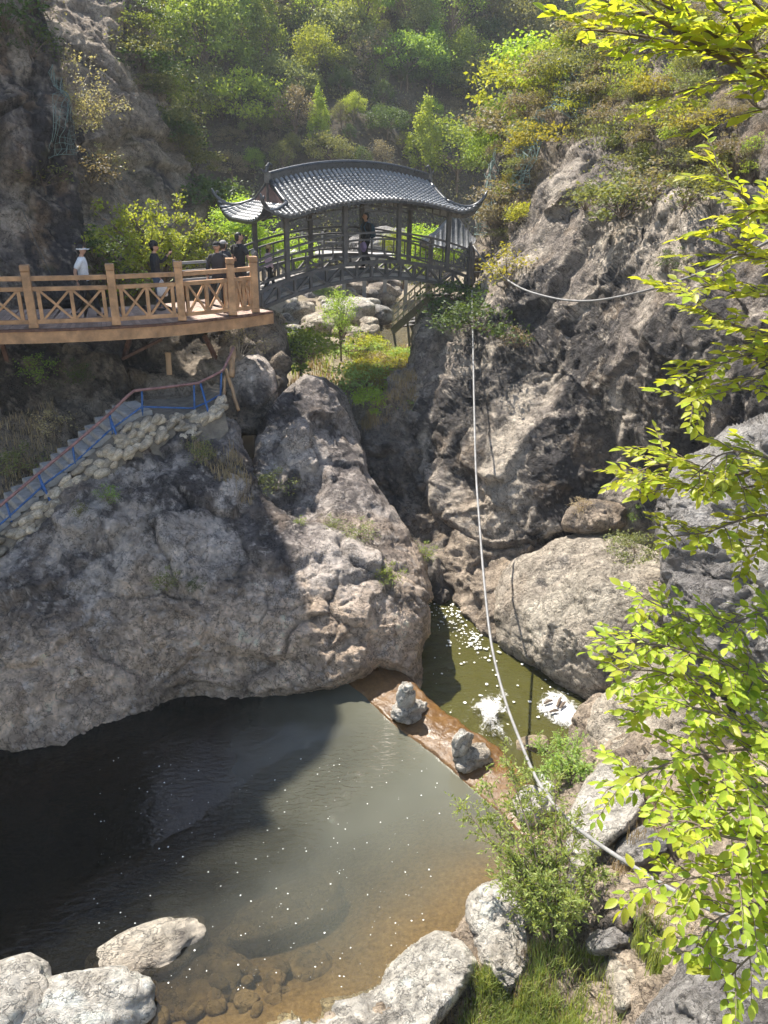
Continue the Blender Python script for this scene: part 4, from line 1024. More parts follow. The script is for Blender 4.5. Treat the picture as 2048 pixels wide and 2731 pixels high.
# grey rail at the back of the walkway, before the bridge
g0 = V(at_y(470, 772, 23.0)); g1 = V(at_y(640, 764, 24.3)); g0.z = g1.z = DZ
gr = empty('metal_railing', g0); tag(gr, 'low grey metal rail of three bars at the back of the walkway', 'railing')
for f in (0.0, 0.5, 1.0):
    mb = MB(); c = g0.lerp(g1, f); mb.beam(c, c + UP * 1.0, 0.07, 0.07, (0, 1, 0)); attach(mb.build('post', M['bridge']), gr)
for z in (0.42, 0.66, 0.9):
    mb = MB(); mb.beam(g0 + UP * z, g1 + UP * z, 0.05, 0.075); attach(mb.build('bar', M['bridge_deck']), gr)
mb = MB(); c = g1 + Vector((0.45, 0.1, 0)); mb.beam(c, c + UP * 1.0, 0.13, 0.13, (0, 1, 0)); mb.lathe(c + UP * 1.0, [(0.05, 0), (0.085, 0.06), (0.09, 0.11), (0.06, 0.17), (0.01, 0.2)], 10); attach(mb.build('newel_post', M['bridge_deck']), gr)

# ------------------------------------------------------------------ stairway below: rubble wall, steps, blue handrail
def pathY(px): return 15.35 + 0.0058 * px
st_top = [(-200, 1570), (-80, 1480), (0, 1425), (60, 1375), (120, 1325), (180, 1272), (250, 1212), (310, 1160), (370, 1118), (430, 1108), (500, 1104), (560, 1085), (600, 1060)]
st_bot = [(-200, 1700), (-80, 1620), (0, 1562), (60, 1500), (120, 1430), (180, 1372), (250, 1310), (310, 1248), (370, 1195), (430, 1175), (500, 1168), (560, 1140), (600, 1100)]
top = np.array([at_y(x, y, pathY(x) - 0.25) for x, y in st_top]); bot = np.array([at_y(x, y, pathY(x) - 0.75) for x, y in st_bot])
stair = empty('rubble_stairway', V(bot[5])); tag(stair, 'rubble stone stairway climbing the left bank under the walkway', 'stairway')
T, Bm = resample(top, 80), resample(bot, 80)
back = T + np.array([-0.35, 0.95, 0.0]) * 1.25
rows = [Bm + np.array([0.1, -0.2, -0.4])] + [Bm * (1 - f) + T * f + np.array([0, -0.10 * math.sin(f * math.pi), 0]) for f in np.linspace(0, 1, 10)] + [T + np.array([-0.12, 0.3, 0.02]), back + np.array([0, 0, 0.05])]
g = np.stack(rows); sh = g.shape; gv = g.reshape(-1, 3); gv = gv + (fbm(gv * 3, 4, 77) * 0.10)[:, None] * np.array([0.2, -0.8, 0.3])
I = np.arange(len(gv)).reshape(sh[:2]); F = np.stack([I[:-1, :-1], I[:-1, 1:], I[1:, 1:], I[1:, :-1]], -1).reshape(-1, 4)
attach(obj('rubble_wall', np_mesh('rubble_wall', gv, F, M['masonry'])), stair)
stone_meshes = [boulder_mesh('wall_stone', (1, 1, 1), 'tan', 300 + k, 2, 2.0) for k in range(8)]
for me_ in stone_meshes: me_.materials.clear(); me_.materials.append(M['mason_stone'])
for k in range(290):
    f = random.random(); v_ = random.random() ** 0.8; i = int(f * 79)
    c = Bm[i] * (1 - v_) + T[i] * v_ + np.array([0, -0.06, 0]); s = random.uniform(0.15, 0.40)
    o = bpy.data.objects.new('wall_stone', random.choice(stone_meshes)); COL.objects.link(o)
    o.location = V(c); o.scale = (s, s * 0.7, s * random.uniform(0.45, 0.7)); o.rotation_euler = (random.uniform(-0.4, 0.4), random.uniform(-0.9, -0.2), random.uniform(-0.4, 0.8)); attach(o, stair)
for k in range(22):
    i = 4 + int(k * 58 / 22); c = T[i]; d = V(T[i + 1] - T[i - 1]); d.z = 0; d.normalize(); n = Vector((-d.y, d.x, 0))
    mb = MB(); mb.box(V(c) + n * 0.62 + Vector((0, 0, 0.05)), (0.34, 1.0, 0.16), Matrix((d, n, UP)).transposed()); attach(mb.build('step', M['step'], bevel=0.02), stair)
hr = empty('pipe_handrail', V(at_y(300, 1180, pathY(300)))); tag(hr, 'blue pipe handrail with a worn red top pipe up the rubble stairway', 'handrail')
def hp(x, y, dy=0.0): return V(at_y(x, y, pathY(x) - 0.1 + dy))
mb = MB(); mb.tube([hp(*p) for p in [(-200, 1500), (0, 1349), (101, 1264), (192, 1189), (289, 1106), (340, 1056), (358, 1042), (440, 1033), (527, 1022), (560, 1006), (595, 988)]] + [V(at_y(622, 928, 19.3))], 0.034, 8); attach(mb.build('top_pipe', M['red_paint'], smooth=True), hr)
mb = MB(); mb.tube([hp(*p) for p in [(-200, 1560), (0, 1399), (124, 1287), (202, 1230), (293, 1147), (378, 1085), (513, 1089), (548, 1075), (586, 1054)]], 0.024, 7); attach(mb.build('middle_pipe', M['blue_paint'], smooth=True), hr)
for a, b in [((378, 1042), (380, 1120)), ((517, 1025), (520, 1147)), ((590, 990), (588, 1066)), ((193, 1190), (205, 1270)), ((293, 1106), (303, 1185)), ((16, 1340), (38, 1415)), ((103, 1263), (122, 1335))]:
    mb = MB(); mb.tube([hp(*a), hp(*b)], 0.026, 7); attach(mb.build('post', M['blue_paint'], smooth=True), hr)
for a, b in [((101, 1264), (174, 1424)), ((291, 1108), (355, 1280)), ((534, 1022), (577, 1175)), ((-60, 1392), (20, 1545))]:
    mb = MB(); mb.tube([hp(*a), hp(*b, -0.75)], 0.028, 7); attach(mb.build('brace', M['blue_paint'], smooth=True), hr)
# loose timber leaning at the head of the stair
for i, (a, b, r, lab) in enumerate([((604, 985), (636, 1095), 0.045, 'bare log leaning beside the top of the pipe handrail'), ((622, 925), (618, 1005), 0.075, 'weathered upright log under the walkway end'), ((600, 1000), (598, 1065), 0.035, 'short pale stake beside the top of the pipe handrail')]):
    A_, B_ = V(at_y(*a, 19.4)), V(at_y(*b, 18.9)); mb = MB(); pts = [A_.lerp(B_, f) + Vector((random.gauss(0, .012), random.gauss(0, .012), 0)) for f in np.linspace(0, 1, 7)]
    mb.tube(pts, [r * random.uniform(0.85, 1.1) for _ in pts], 8); o = mb.build('log', M['log'], smooth=True); tag(o, lab, 'log')
mb = MB(); mb.beam(V(at_y(448, 940, 20.0)), V(at_y(452, 1000, 19.9)), 0.14, 0.035); tag(mb.build('plank', M['log']), 'short upright plank leaning on the rock under the walkway', 'plank')
# ------------------------------------------------------------------ vegetation
def unit(a): return a / (np.linalg.norm(a, axis=-1, keepdims=True) + 1e-9)
def leaf_quads(c, size, aspect=0.55, up=0.5, var=0.35, rs=None):
    """rhombic leaf faces: returns verts, faces"""
    rs = rs or rng; n = len(c)
    nrm = unit(rs.normal(size=(n, 3)) + np.array([0, 0, up * 2])); t = unit(np.cross(nrm, rs.normal(size=(n, 3)))); b = np.cross(nrm, t)
    L = (np.asarray(size) * (1 + var * rs.uniform(-1, 1, n)))[:, None]; W = L * aspect
    bend = nrm * L * 0.12
    v = np.stack([c - t * L * 0.5, c + b * W * 0.5 + bend * 0.3, c + t * L * 0.5 - bend, c - b * W * 0.5 + bend * 0.3], 1).reshape(-1, 3)
    return v, np.arange(4 * n).reshape(n, 4)
def leaf_mesh(name, c, size, mat, aspect=0.55, up=0.5, var=0.35):
    v, f = leaf_quads(c, size, aspect, up, var); return np_mesh(name, v, f, mat, smooth=False)
def crown_pts(n, R, nc, sig, hollow=0.5, cone=0.0, seed=0):
    r = np.random.default_rng(seed); d = unit(r.normal(size=(nc, 3))); d[:, 2] = np.abs(d[:, 2]) * 1.0 - 0.35 * (r.random(nc) < 0.45) * 1.6
    d = unit(d); rad = hollow + (1 - hollow) * r.random(nc) ** 0.6
    cc = d * rad[:, None]
    if cone: cc[:, :2] *= (1 - cone * np.clip(cc[:, 2:3], 0, 1))
    w = r.random(nc) + 0.4; k = r.choice(nc, n, p=w / w.sum())
    s = sig * (0.6 + 0.8 * r.random(nc))[k]
    p = cc[k] + r.normal(size=(n, 3)) * s[:, None] * np.array([1, 1, 0.75])
    return p * np.array(R), cc * np.array(R)
def limb_mesh(name, base, h0, cc, mat, r0=0.10, nl=14, seed=0):
    r = random.Random(seed); mb = MB(); top = Vector((0, 0, h0))
    mb.tube([Vector((0, 0, -0.6)), Vector((0.04, 0.02, h0 * 0.5)), top, top + Vector((0.05, 0, h0 * 0.5))], [r0 * 1.25, r0, r0 * 0.8, r0 * 0.35], 7)
    idx = list(range(len(cc))); r.shuffle(idx)
    for i in idx[:nl]:
        e = Vector(cc[i]) + Vector((0, 0, base)); s = Vector((0, 0, h0 * r.uniform(0.55, 1.3))); m = s.lerp(e, 0.5) + Vector((0, 0, 0.12 * e.length * r.random()))
        mb.tube([s, m, e], [r0 * 0.42, r0 * 0.28, r0 * 0.08], 5, cap=False)
    return mb.mesh(name, mat, True)
LEAFWORD = {'leaf_fresh': 'fresh green', 'leaf_bright': 'bright green', 'leaf_olive': 'olive green', 'leaf_dark': 'dark green', 'leaf_brown': 'brownish', 'leaf_yellow': 'yellow-green', 'leaf_willow': 'pale green', 'dry_grass': 'straw-coloured', 'leaf_pale': 'cream'}
KINDWORD = {'spread': 'spreading', 'round': 'rounded', 'loose': 'thin-leaved', 'tall': 'tall', 'cone': 'pointed', 'bush': 'dense', 'wisp': 'twiggy', 'low': 'low'}
def place_word(px, py, table):
    return min(table, key=lambda q: (px - q[0]) ** 2 + (py - q[1]) ** 2)[2]
PROTO = {}
def make_proto(key, R, n, nc, sig, size, h0, cone=0.0, hollow=0.5, nl=14, r0=0.1, seed=0, aspect=0.6):
    p, cc = crown_pts(n, R, nc, sig, hollow, cone, seed); zc = h0 + R[2] * 0.55; p[:, 2] += zc
    PROTO[key] = (leaf_mesh('crown', p, size, M['leaf_fresh'], aspect, 0.4), limb_mesh('trunk', zc, h0, cc, M['bark'], r0, nl, seed), zc + R[2])
make_proto('round', (2.3, 2.3, 2.5), 5200, 42, 0.17, 0.20, 1.9, seed=1)
make_proto('tall', (1.7, 1.7, 3.2), 5200, 46, 0.16, 0.19, 1.9, cone=0.35, seed=2)
make_proto('spread', (2.8, 2.6, 1.7), 4800, 44, 0.15, 0.20, 1.4, seed=3)
make_proto('loose', (2.1, 2.1, 2.6), 2400, 40, 0.15, 0.19, 1.8, nl=26, seed=4, hollow=0.35)
make_proto('cone', (1.4, 1.4, 2.9), 4200, 40, 0.16, 0.18, 1.2, cone=0.7, seed=5)
make_proto('bush', (0.75, 0.75, 0.55), 1500, 22, 0.20, 0.085, 0.12, nl=14, r0=0.025, seed=6)
make_proto('wisp', (0.7, 0.7, 0.65), 620, 26, 0.17, 0.075, 0.1, nl=22, r0=0.022, seed=7, hollow=0.25)
make_proto('low', (1.0, 0.9, 0.42), 1500, 26, 0.18, 0.08, 0.08, nl=14, r0=0.022, seed=8)
def plant(kind, loc, h, mat, name, label, cat='tree', group=None, rz=None, wide=1.0, tilt=(0, 0), bark=None):
    cm, tm, H = PROTO[kind]; s = h / H
    root = empty(name, loc, random.uniform(0, 6.28) if rz is None else rz); root.scale = (s * wide, s * wide, s)
    root.rotation_euler = (tilt[0], tilt[1], root.rotation_euler[2])
    c = bpy.data.objects.new('crown', cm); COL.objects.link(c); c.parent = root
    c.material_slots[0].link = 'OBJECT'; c.material_slots[0].material = M[mat]
    t = bpy.data.objects.new('trunk', tm); COL.objects.link(t); t.parent = root
    if bark: t.material_slots[0].link = 'OBJECT'; t.material_slots[0].material = M[bark]
    return tag(root, label, cat, group)
# ---- trees on the far hillside: (crown centre px, py, height px, kind, leaf, label)
HT = [
 (610, 85, 215, 'tall', 'leaf_fresh', 'tall fresh green tree high on the far hillside, tallest of the left cluster'),
 (478, 110, 160, 'round', 'leaf_bright', 'bright yellow-green tree nearest the left cliff, high on the far hillside'),
 (560, 195, 220, 'round', 'leaf_fresh', 'broad green tree below the tall one in the left cluster of the far hillside'),
 (712, 150, 165, 'cone', 'leaf_fresh', 'slender green tree right of the left cluster on the far hillside'),
 (828, 85, 130, 'loose', 'leaf_bright', 'thin yellowish tree left of the bright middle tree on the far hillside'),
 (968, 78, 185, 'tall', 'leaf_bright', 'brightest upright tree in the top middle of the far hillside'),
 (1082, 50, 150, 'round', 'leaf_fresh', 'green tree at the top edge, right of the brightest upright tree'),
 (1200, 88, 170, 'loose', 'leaf_fresh', 'airy green tree in the upper right of the far hillside'),
 (1312, 85, 100, 'loose', 'leaf_brown', 'brownish budding tree near the top right of the far hillside'),
 (1372, 160, 170, 'round', 'leaf_olive', 'dull olive tree beside the gully on the upper right hillside'),
 (845, 195, 120, 'round', 'leaf_bright', 'small rounded yellow-green tree in the middle of the far hillside'),
 (1002, 185, 100, 'loose', 'leaf_brown', 'purplish brown bare-looking tree in the middle of the far hillside'),
 (1085, 195, 110, 'spread', 'leaf_fresh', 'low spreading green tree right of the brown tree on the hillside'),
 (1152, 205, 140, 'cone', 'leaf_fresh', 'pointed green tree standing over the dark gully side'),
 (1236, 205, 120, 'round', 'leaf_fresh', 'rounded green tree on the right part of the far hillside'),
 (762, 250, 100, 'spread', 'leaf_olive', 'olive spreading tree above the left end of the roof'),
 (650, 320, 130, 'spread', 'leaf_bright', 'wide yellow-green tree below the left cluster on the far hillside'),
 (525, 305, 130, 'spread', 'leaf_olive', 'olive green tree close beside the left far cliff'),
 (790, 345, 120, 'loose', 'leaf_brown', 'grey-brown leafless tree above the roof on the hillside'),
 (850, 335, 95, 'cone', 'leaf_bright', 'small bright pointed tree beside the grey-brown one above the roof'),
 (945, 308, 62, 'round', 'leaf_bright', 'small bright round tree alone on the dark slope above the roof'),
 (1146, 330, 70, 'round', 'leaf_bright', 'small yellow-green tree on the dark slope at right above the roof'),
 (1130, 425, 160, 'cone', 'leaf_bright', 'bright pointed tree just behind the right half of the roof'),
 (1215, 455, 150, 'spread', 'leaf_fresh', 'dense green tree behind the right end of the roof'),
 (1450, 115, 140, 'round', 'leaf_dark', 'dark green tree in the shaded gully at the upper right'),
 (1290, 270, 120, 'spread', 'leaf_olive', 'olive tree low beside the gully on the right hillside'),
 (900, 130, 110, 'spread', 'leaf_olive', 'dull olive tree left below the brightest upright tree'),
 (1120, 120, 110, 'round', 'leaf_olive', 'olive tree above the pointed green tree on the hillside'),
 (690, 60, 120, 'loose', 'leaf_brown', 'bare grey tree behind the tall tree at the top of the hillside'),
 (1270, 30, 130, 'round', 'leaf_fresh', 'green tree at the top edge in the upper right of the hillside'),
 (760, 30, 110, 'round', 'leaf_olive', 'olive tree at the top edge, middle left of the hillside'),
 (1400, 40, 130, 'loose', 'leaf_dark', 'dark tree at the top edge by the shaded gully'),
]
for px, py, hp_, kind, mat, lab in HT:
    b = ray_hill(px, py + hp_ * 0.42)
    if b is None: continue
    d = float(np.linalg.norm(b - CAM)); h = hp_ * d / FPX * 1.12
    plant(kind, V(b), h, mat, 'hillside_tree', lab, 'tree', 'trees on the far hillside')
HILLW = [(420, 60, 'top left by the cliff'), (600, 60, 'among the tall trees'), (800, 60, 'near the top, left of middle'), (1000, 60, 'near the top, in the middle'), (1200, 60, 'near the top, right of middle'), (1420, 60, 'near the top by the gully'),
 (450, 250, 'beside the far left cliff'), (620, 230, 'halfway up on the left'), (800, 230, 'halfway up, left of middle'), (980, 230, 'halfway up in the middle'), (1180, 230, 'halfway up on the right'), (1380, 250, 'in the gully at right'),
 (500, 400, 'low down beside the far left cliff'), (680, 400, 'just above the left end of the roof'), (880, 400, 'just above the roof ridge'), (1080, 380, 'above the right half of the roof'), (1220, 380, 'above the right end of the roof'), (1300, 480, 'at the foot of the right slope')]
r2 = random.Random(5); used_ = [(a[0], a[1]) for a in HT]; made = 0
for k in range(900):
    px, py = r2.uniform(330, 1540), r2.uniform(-20, 500)
    if py > 400 and px < 600: continue
    if any((px - a) ** 2 + ((py - b) * 1.2) ** 2 < 44 ** 2 for a, b in used_): continue
    b = ray_hill(px, py)
    if b is None: continue
    used_.append((px, py)); hp_ = r2.uniform(45, 90); d = float(np.linalg.norm(b - CAM))
    dark = 880 < px < 1250 and py > 240
    mat = r2.choice(['leaf_olive', 'leaf_olive', 'leaf_brown', 'leaf_brown', 'leaf_dark', 'leaf_fresh'] if not dark else ['leaf_brown', 'leaf_olive', 'leaf_dark', 'leaf_dark'])
    kd = r2.choice(['spread', 'round', 'loose', 'loose'])
    plant(kd, V(b), hp_ * d / FPX, mat, 'hillside_shrub', 'small %s %s tree on the hillside, %s' % (KINDWORD[kd], LEAFWORD[mat], place_word(px, py, HILLW)), 'shrub', 'scrub on the far hillside'); made += 1
    if made > 105: break
# ---- undergrowth on the hillside, too small to count
n = 26000
hx = rng.uniform(-34, 34, n * 3); hy = rng.uniform(48, 100, n * 3); den = fbm(np.stack([hx / 4, hy / 4, hx * 0], 1), 3, 88) + 0.15
k = np.where(rng.random(n * 3) < np.clip(den * 1.6 + 0.25, 0.02, 1))[0][:n]
hx, hy = hx[k], hy[k]
cz = hill_z(hx, hy); m = 5
c = np.repeat(np.stack([hx, hy, cz + 0.25], 1), m, 0) + rng.normal(size=(len(hx) * m, 3)) * np.array([0.42, 0.42, 0.3])
o = obj('undergrowth', leaf_mesh('undergrowth', c, 0.20, M['under'], 0.6, 0.3)); tag(o, 'scrubby undergrowth covering the far hillside', 'undergrowth', kind='stuff')

# ---- trees nearer by, behind the walkway and the bridge
def near_tree(px, py, Y, hpx, kind, mat, name, label, cat='tree', wide=1.0, group=None, bark=None, leafy=None):
    b = at_y(px, py, Y); d = float(np.linalg.norm(b - CAM)); return plant(kind, V(b), hpx * d / FPX, mat, name, label, cat, group, wide=wide, bark=bark)
def leafy_tree(name, label, base, tips, n_per, leaf, size, mat, bark, r0, spread, cat='tree', seed=0, sag=0.1, aspect=0.6, sub=5, up=0.5):
    """hand-placed limbs from base to tips (world points) with twigs and leaves"""
    r = random.Random(seed); rs = np.random.default_rng(seed); base = Vector(base); root = empty(name, base); tag(root, label, cat)
    mb = MB(); pts = []
    for e in tips:
        e = Vector(e); m = base.lerp(e, 0.5) + Vector((r.gauss(0, 0.06), r.gauss(0, 0.06), sag * (e - base).length)); L = (e - base).length
        mb.tube([base, base.lerp(m, 0.5) + Vector((0, 0, 0.02)), m, m.lerp(e, 0.55), e], [r0, r0 * 0.75, r0 * 0.5, r0 * 0.32, r0 * 0.12], 6)
        for q in range(sub):
            f = r.uniform(0.35, 1.0); s = m.lerp(e, (f - 0.5) * 2) if f > 0.5 else base.lerp(m, f * 2)
            t = s + Vector((r.gauss(0, 1), r.gauss(0, 1), r.gauss(0.2, 0.6))).normalized() * spread * r.uniform(0.5, 1.2)
            mb.tube([s, s.lerp(t, 0.5) + Vector((0, 0, 0.04)), t], [r0 * 0.28, r0 * 0.18, r0 * 0.06], 4, cap=False)
            for z in range(n_per):
                ff = r.random() ** 0.6; p = s.lerp(t, ff); pts.append((p.x + r.gauss(0, spread * .16), p.y + r.gauss(0, spread * .16), p.z + r.gauss(0, spread * .14)))
    attach(mb.build('branches', M[bark], smooth=True), root)
    attach(obj('foliage', leaf_mesh('foliage', np.array(pts), size, M[mat], aspect, up)), root)
    return root
tipsA = [V(at_y(x, y, Yv)) for x, y, Yv in [(250, 560, 23.6), (300, 520, 24.6), (350, 560, 24), (420, 540, 25), (470, 570, 25.5), (540, 590, 25.5), (580, 620, 25.5), (560, 680, 25), (480, 660, 24), (400, 640, 23.6), (330, 640, 23.4), (280, 620, 23.2), (440, 600, 24), (510, 630, 24.8)]]
leafy_tree('leafy_tree', 'bright yellow-green tree behind the walkway people', V(at_y(430, 765, 24.6)), tipsA, 62, 0, 0.105, 'leaf_bright', 'bark', 0.07, 0.62, seed=3, sub=7)
tipsB = [V(at_y(x, y, Yv)) for x, y, Yv in [(170, 140, 26.5), (200, 200, 26.5), (240, 190, 27), (280, 240, 27.5), (330, 250, 27.5), (345, 270, 27.5), (300, 300, 27), (230, 280, 27), (190, 260, 26.5), (180, 320, 26), (260, 330, 26.5)]]
leafy_tree('blossom_tree', 'sparse pale blossoming tree growing out from the left cliff', V(at_y(172, 345, 26.2)), tipsB, 26, 0, 0.085, 'leaf_pale', 'bark_pale', 0.05, 0.6, seed=8, sub=7, sag=0.02)
tipsC = [V(at_y(x, y, 26)) for x, y in [(120, 10), (140, 60), (150, 100), (135, -30), (160, 40)]]
leafy_tree('dry_shrub', 'bare pale shrub hanging at the top of the near left cliff', V(at_y(108, 20, 26)), tipsC, 5, 0, 0.06, 'leaf_pale', 'bark_pale', 0.03, 0.4, 'shrub', seed=9, sub=6)
near_tree(650, 700, 31, 150, 'round', 'leaf_bright', 'leafy_tree', 'bright green tree behind the man in black at the bridge foot', wide=1.25)
near_tree(735, 760, 32, 130, 'spread', 'leaf_bright', 'leafy_tree', 'low bright green tree seen through the left rails of the bridge', wide=1.1)
near_tree(1055, 700, 36, 75, 'round', 'leaf_bright', 'leafy_tree', 'small bright green tree seen through the middle of the bridge', wide=1.2)
near_tree(1140, 740, 37, 125, 'spread', 'leaf_bright', 'leafy_tree', 'wide bright green tree behind the right pillars of the bridge', wide=1.0)
near_tree(1075, 760, 40, 70, 'spread', 'leaf_fresh', 'leafy_tree', 'low green bush beyond the bridge, right of the stream', wide=1.3)
near_tree(910, 955, 28.2, 175, 'loose', 'leaf_willow', 'sapling', 'feathery pale green sapling standing beside the stream under the bridge', wide=0.75)
near_tree(800, 985, 24.6, 105, 'bush', 'leaf_fresh', 'green_bush', 'dense fresh green bush at the top of the tall ridge rock', 'bush', wide=1.2)
near_tree(745, 985, 24.2, 75, 'bush', 'leaf_dark', 'green_bush', 'dark green bush left of the dense fresh green one', 'bush', wide=1.2)
near_tree(870, 830, 44, 60, 'round', 'leaf_willow', 'green_bush', 'pale bush among the boulders under the bridge', 'bush', wide=1.4)
twg = [V(at_y(x, y, 20.6)) for x, y in [(600, 830), (630, 810), (660, 850), (700, 880), (610, 880), (640, 870), (740, 900), (580, 860), (720, 930)]]
leafy_tree('twiggy_shrub', 'twiggy pale shrub hanging from the walkway end', V(at_y(640, 960, 20.8)), twg, 10, 0, 0.05, 'leaf_pale', 'bark_pale', 0.018, 0.28, 'shrub', seed=15, sub=8)

# ---- bushes on the cliffs
def bush_on(surf, px, py, hpx, kind, mat, label, wide=1.0, name='cliff_bush', group=None):
    p, nn = on_surf(surf, px, py + hpx * 0.35); d = float(np.linalg.norm(p - CAM)); h = hpx * d / FPX
    o = plant(kind, V(p - nn * 0.05), h, mat, name, label, 'bush', group, wide=wide)
    return o
UR = 'upper_right_slope'
for px, py, h, k, m, lab, w in [
  (1340, 235, 120, 'bush', 'leaf_yellow', 'bright yellow-green bush on the skyline of the right slope', 1.1),
  (1420, 200, 110, 'bush', 'leaf_bright', 'green-yellow bush right of the brightest one on the right skyline', 1.1),
  (1330, 340, 110, 'bush', 'leaf_fresh', 'fresh green bush on the left edge of the right slope', 0.8),
  (1300, 420, 90, 'bush', 'leaf_fresh', 'green bush low on the left edge of the right slope', 0.8),
  (1500, 170, 90, 'bush', 'leaf_bright', 'light green bush below the overhanging bough', 1.2),
  (1560, 120, 90, 'wisp', 'leaf_brown', 'brownish bush under the tip of the overhanging bough', 1.3)]:
    bush_on(UR, px, py, h, k, m, lab, w)
SLOPEW = [(1310, 480, 'along its left edge'), (1290, 600, 'just above the bridge end'), (1400, 300, 'between the skyline bush and the nets'), (1500, 220, 'beside the high net'), (1400, 450, 'beside the middle net'), (1380, 560, 'beside the cable end'), (1500, 380, 'left of the dark rock crown'), (1640, 200, 'below the overhanging bough'), (1640, 310, 'above the dark rock crown'),
 (1780, 130, 'behind the overhanging bough'), (1780, 280, 'right of the dark rock crown'), (1780, 430, 'above the cliff face bushes'), (1930, 130, 'behind the bough at the right edge'), (1960, 300, 'under the bough at the right edge'), (1960, 450, 'behind the right edge sprays')]
r3 = random.Random(11)
for k in range(330):
    px, py = r3.uniform(1270, 2040), r3.uniform(40, 640)
    if px < 1310 + max(0, 400 - py) * 0.75: continue
    if 1440 < px < 1700 and 350 < py < 640 and r3.random() < 0.8: continue
    if px > 1700 and py > 520: continue
    m = r3.choices(['leaf_yellow', 'leaf_bright', 'leaf_olive', 'leaf_brown'], [3, 2, 3, 4] if px < 1520 else [2, 2, 4, 4])[0]
    kd = r3.choice(['wisp', 'wisp', 'wisp', 'bush', 'low'])
    bush_on(UR, px, py, r3.uniform(28, 62), kd, m, '%s %s bush on the right slope, %s' % (KINDWORD[kd], LEAFWORD[m], place_word(px, py, SLOPEW)), r3.uniform(0.9, 1.4), group='scrub on the right slope')
for px, py, h, k, m, lab, w in [
  (1560, 545, 75, 'wisp', 'leaf_olive', 'grey-green bush on the right cliff face beside the dark rock', 1.3), (1650, 560, 110, 'bush', 'leaf_olive', 'pale green bush in the middle of the right cliff face', 1.2),
  (1740, 520, 110, 'wisp', 'leaf_brown', 'brown-leaved bush right of the pale green bush on the cliff', 1.3), (1830, 540, 120, 'wisp', 'leaf_olive', 'olive bush near the right edge of the cliff', 1.3),
  (1370, 755, 110, 'wisp', 'leaf_yellow', 'dry yellowish bush on the ledge under the hanging cable', 1.2), (1290, 860, 80, 'low', 'leaf_dark', 'dark leafy bush in the shade below the bridge end', 1.2),
  (1240, 790, 70, 'low', 'leaf_dark', 'dark creeper under the right end of the bridge', 1.2), (1365, 900, 60, 'wisp', 'dry_grass', 'dry tuft on the cliff below the hanging cable', 1.1),
  (1700, 1380, 50, 'wisp', 'leaf_fresh', 'small bright fern beside the brown slab boulder', 1.1), (1790, 700, 60, 'wisp', 'leaf_dark', 'dark bush in the recess at the right', 1.2)]:
    bush_on('right_cliff', px, py, h, k, m, lab, w)
for px, py, h, k, m, lab, w in [(1550, 1352, 42, 'wisp', 'dry_grass', 'straw-coloured dry tuft on the brown slab boulder', 1.3)]:
    bush_on('perched_boulder', px, py, h, k, m, lab, w)
for px, py, h, k, m, lab, w in [(1690, 1470, 40, 'low', 'leaf_olive', 'mossy green patch on top of the large pale boulder', 1.4)]:
    bush_on('sunlit_boulder', px, py, h, k, m, lab, w)
r4 = random.Random(21)
for k in range(30):    # fringe along the far left cliff
    f = r4.random(); py = 20 + 680 * f; px = np.interp(py, [20, 200, 330, 440, 610, 720], [388, 425, 470, 520, 590, 600]) - r4.uniform(0, 40)
    kd = r4.choice(['bush', 'wisp', 'low']); mt_ = r4.choice(['leaf_olive', 'leaf_dark', 'leaf_olive', 'leaf_fresh'])
    bush_on('left_far_cliff', px + 14, py, r4.uniform(34, 66), kd, mt_, '%s %s bush on the far left cliff edge, %s' % (KINDWORD[kd], LEAFWORD[mt_], place_word(0, py, [(0, 60, 'at the very top'), (0, 180, 'level with the blossom tree'), (0, 320, 'below the blossom tree'), (0, 450, 'level with the roof ridge'), (0, 580, 'level with the roof eaves'), (0, 680, 'at its foot')])), 1.3, group='bushes along the far left cliff edge')
for px, py, h, k, m, lab, w in [
  (250, 470, 90, 'wisp', 'leaf_brown', 'brown twiggy bush at the foot of the far left cliff', 1.2), (300, 440, 70, 'wisp', 'leaf_pale', 'pale twiggy bush on the far left cliff below the blossom tree', 1.2),
  (560, 560, 110, 'bush', 'leaf_dark', 'dark bush at the foot of the far left cliff', 1.1), (250, 690, 90, 'bush', 'leaf_dark', 'dark green bush in the corner behind the walkway', 1.3), (330, 745, 80, 'low', 'leaf_fresh', 'low green bush behind the walkway rail', 1.3)]:
    bush_on('left_far_cliff', px, py, h, k, m, lab, w)
for px, py, h, k, m, lab, w in [
  (20, 60, 120, 'wisp', 'leaf_dark', 'dark creeper at the top of the near left cliff', 1.2), (90, 130, 90, 'wisp', 'leaf_dark', 'dark creeper on the edge of the near left cliff', 1.2), (130, 470, 70, 'wisp', 'leaf_olive', 'olive creeper across the near left cliff', 1.5)]:
    bush_on('left_near_cliff', px, py, h, k, m, lab, w)
WU = 'rock_wall_under_walkway'
for px, py, h, k, m, lab, w in [
  (125, 1010, 75, 'wisp', 'leaf_fresh', 'green bush in the shade under the walkway, left', 1.2), (205, 1000, 60, 'wisp', 'leaf_dark', 'dark bush under the walkway beside the green one', 1.2), (70, 1240, 80, 'wisp', 'leaf_olive', 'grassy bush left of the pipe handrail', 1.2),
  (150, 1150, 70, 'wisp', 'dry_grass', 'dry grassy tuft behind the pipe handrail', 1.2)]:
    bush_on(WU, px, py, h, k, m, lab, w)
LB = 'left_bank_rock'
